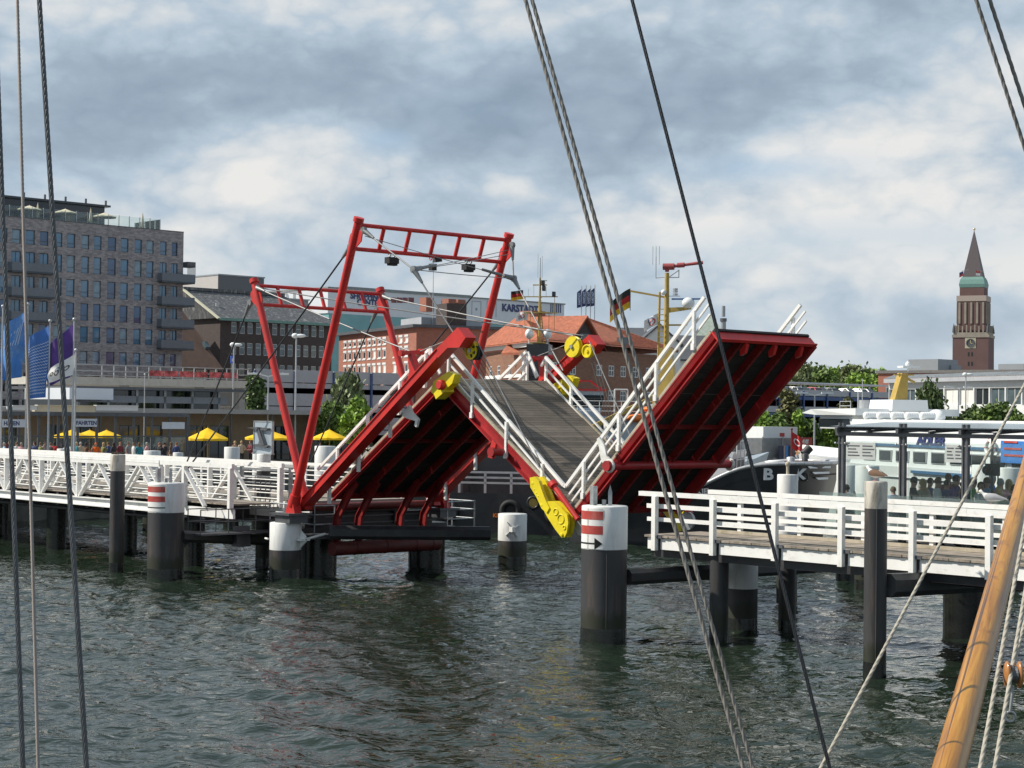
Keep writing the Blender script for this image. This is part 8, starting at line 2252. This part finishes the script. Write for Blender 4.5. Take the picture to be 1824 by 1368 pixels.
rope('thick twisted wire stay right of the beige one', (70, 0, 3.2), (154, 1368, 2.9), .0046, M['wire'], 6, 9, .3, 'wire_stay')
rope('left rope of the grey twin stay crossing the middle of the view', (936, 0, 6.2), (1324, 1368, 5.6), .0076, M['rope'], 3, 8, .3)
rope('right rope of the grey twin stay crossing the middle of the view', (948, 0, 6.2), (1341, 1368, 5.6), .0074, M['rope'], 3, 8, .3)
rope('single dark wire stay crossing in front of the third leaf', (1126, 0, 5.4), (1478, 1368, 5.0), .0056, M['wire_dark'], 6, 8, .3, 'wire_stay')
rope('thin rope rising to the right across the jetty', (1832, 672, 6.6), (1462, 1368, 5.0), .0056, M['rope_light'], 3, 9, .3)
rope('lower grey rope crossing the top right corner', (1739, 0, 5.2), (1828, 272, 5.2), .0062, M['rope'], 3, 8, 1.2)
rope('upper grey rope crossing the top right corner', (1763, 0, 5.2), (1828, 197, 5.2), .0062, M['rope'], 3, 8, 1.2)
rope('pale rope hanging just right of the wooden spar', (1827, 930, 5.4), (1746, 1368, 4.6), .0062, M['rope_light'], 3, 8, .8)
rope('outer pale rope through the pulley block at the lower right', (1834, 1010, 5.2), (1772, 1368, 4.6), .0062, M['rope_light'], 3, 8, .6)
SPR = thing('wooden_spar', 'varnished wooden spar leaning in from the lower right corner', 'spar', tuple(wy(1691, 1368, 5.0)), WF)
def wood_mat():
    mt = bpy.data.materials.new('varnished_pine'); mt.use_nodes = True
    t = mt.node_tree; b = t.nodes['Principled BSDF']
    mp = nd(t, 'ShaderNodeTexCoord')
    m2 = nd(t, 'ShaderNodeMapping'); m2.inputs['Scale'].default_value = (34, 34, 1.6); t.links.new(mp.outputs['Object'], m2.inputs[0])
    g = noise(t, m2.outputs[0], 1.0, 6, .65, .6)
    m3 = nd(t, 'ShaderNodeMapping'); m3.inputs['Scale'].default_value = (14, 14, 5.0); t.links.new(mp.outputs['Object'], m3.inputs[0])
    kn = noise(t, m3.outputs[0], 1.0, 3, .5, .8)
    c = ramp(t, g, [(.30, (.17, .060, .007)), (.5, (.36, .155, .013)), (.72, (.52, .265, .032))], 'LINEAR')
    c = mixc(t, ramp(t, kn, [(.58, 0.0), (.72, .85)], 'LINEAR'), c, (.15, .045, .012))
    m4 = nd(t, 'ShaderNodeMapping'); m4.inputs['Scale'].default_value = (80, 80, .35); t.links.new(mp.outputs['Object'], m4.inputs[0])
    ck = noise(t, m4.outputs[0], 1.0, 2, .4)
    c = mixc(t, ramp(t, ck, [(.60, 0.0), (.65, .9)], 'LINEAR'), c, (.05, .02, .008))
    t.links.new(c, b.inputs['Base Color']); b.inputs['Roughness'].default_value = .42; b.inputs['Coat Weight'].default_value = .2; b.inputs['Coat Roughness'].default_value = .15
    bn = nd(t, 'ShaderNodeBump'); bn.inputs['Strength'].default_value = .25; bn.inputs['Distance'].default_value = .004; t.links.new(g, bn.inputs['Height']); t.links.new(bn.outputs[0], b.inputs['Normal'])
    return mt
a, b = wy(1691, 1368, 5.0), wy(1805, 943, 7.4); d = (b - a)
mb = MB(); Ld = d.length; N = 24
for i in range(N): z0, z1 = Ld * (-.35 + 2.25 * i / N), Ld * (-.35 + 2.25 * (i + 1) / N); mb.tube((0, 0, z0), (0, 0, z1), .047 - .004 * i / N, .047 - .004 * (i + 1) / N, 40, i in (0, N - 1))
po = part(SPR, 'pole', mb, wood_mat(), local=True); po.rotation_mode = 'QUATERNION'; po.rotation_quaternion = d.to_track_quat('Z', 'Y')
BK = thing('pulley_block', 'small varnished wooden pulley block hanging on the outer pale rope', 'pulley block', tuple(wy(1805, 1200, 4.9)), WF)
c = wy(1805, 1202, 4.88)
for dx in (-.017, .017):
    mb = MB(); mb.ball(c + Vector((dx, 0, 0)), .010, .026, .038, 14, 9); part(BK, 'cheek', mb, mat('varnished_cheek', (.36, .15, .04), .3, coat=.5))
mb = MB(); mb.disc(c, (1, 0, 0), [(.024, -.008), (.02, 0), (.024, .008)], 18); part(BK, 'sheave', mb, M['steel_dark'])
mb = MB(); mb.tube(c + Vector((0, 0, -.03)), c + Vector((-.008, 0, -.10)), .004, n=6); mb.ring(c + Vector((-.008, 0, -.115)), (0, 1, 0), .014, .004, 12, 6); part(BK, 'hook', mb, M['steel'])
rope('short rope tail running down from the pulley block', (1806, 1182, 4.9), (1838, 1060, 5.2), .0058, M['rope_light'], 3, 8, .05)
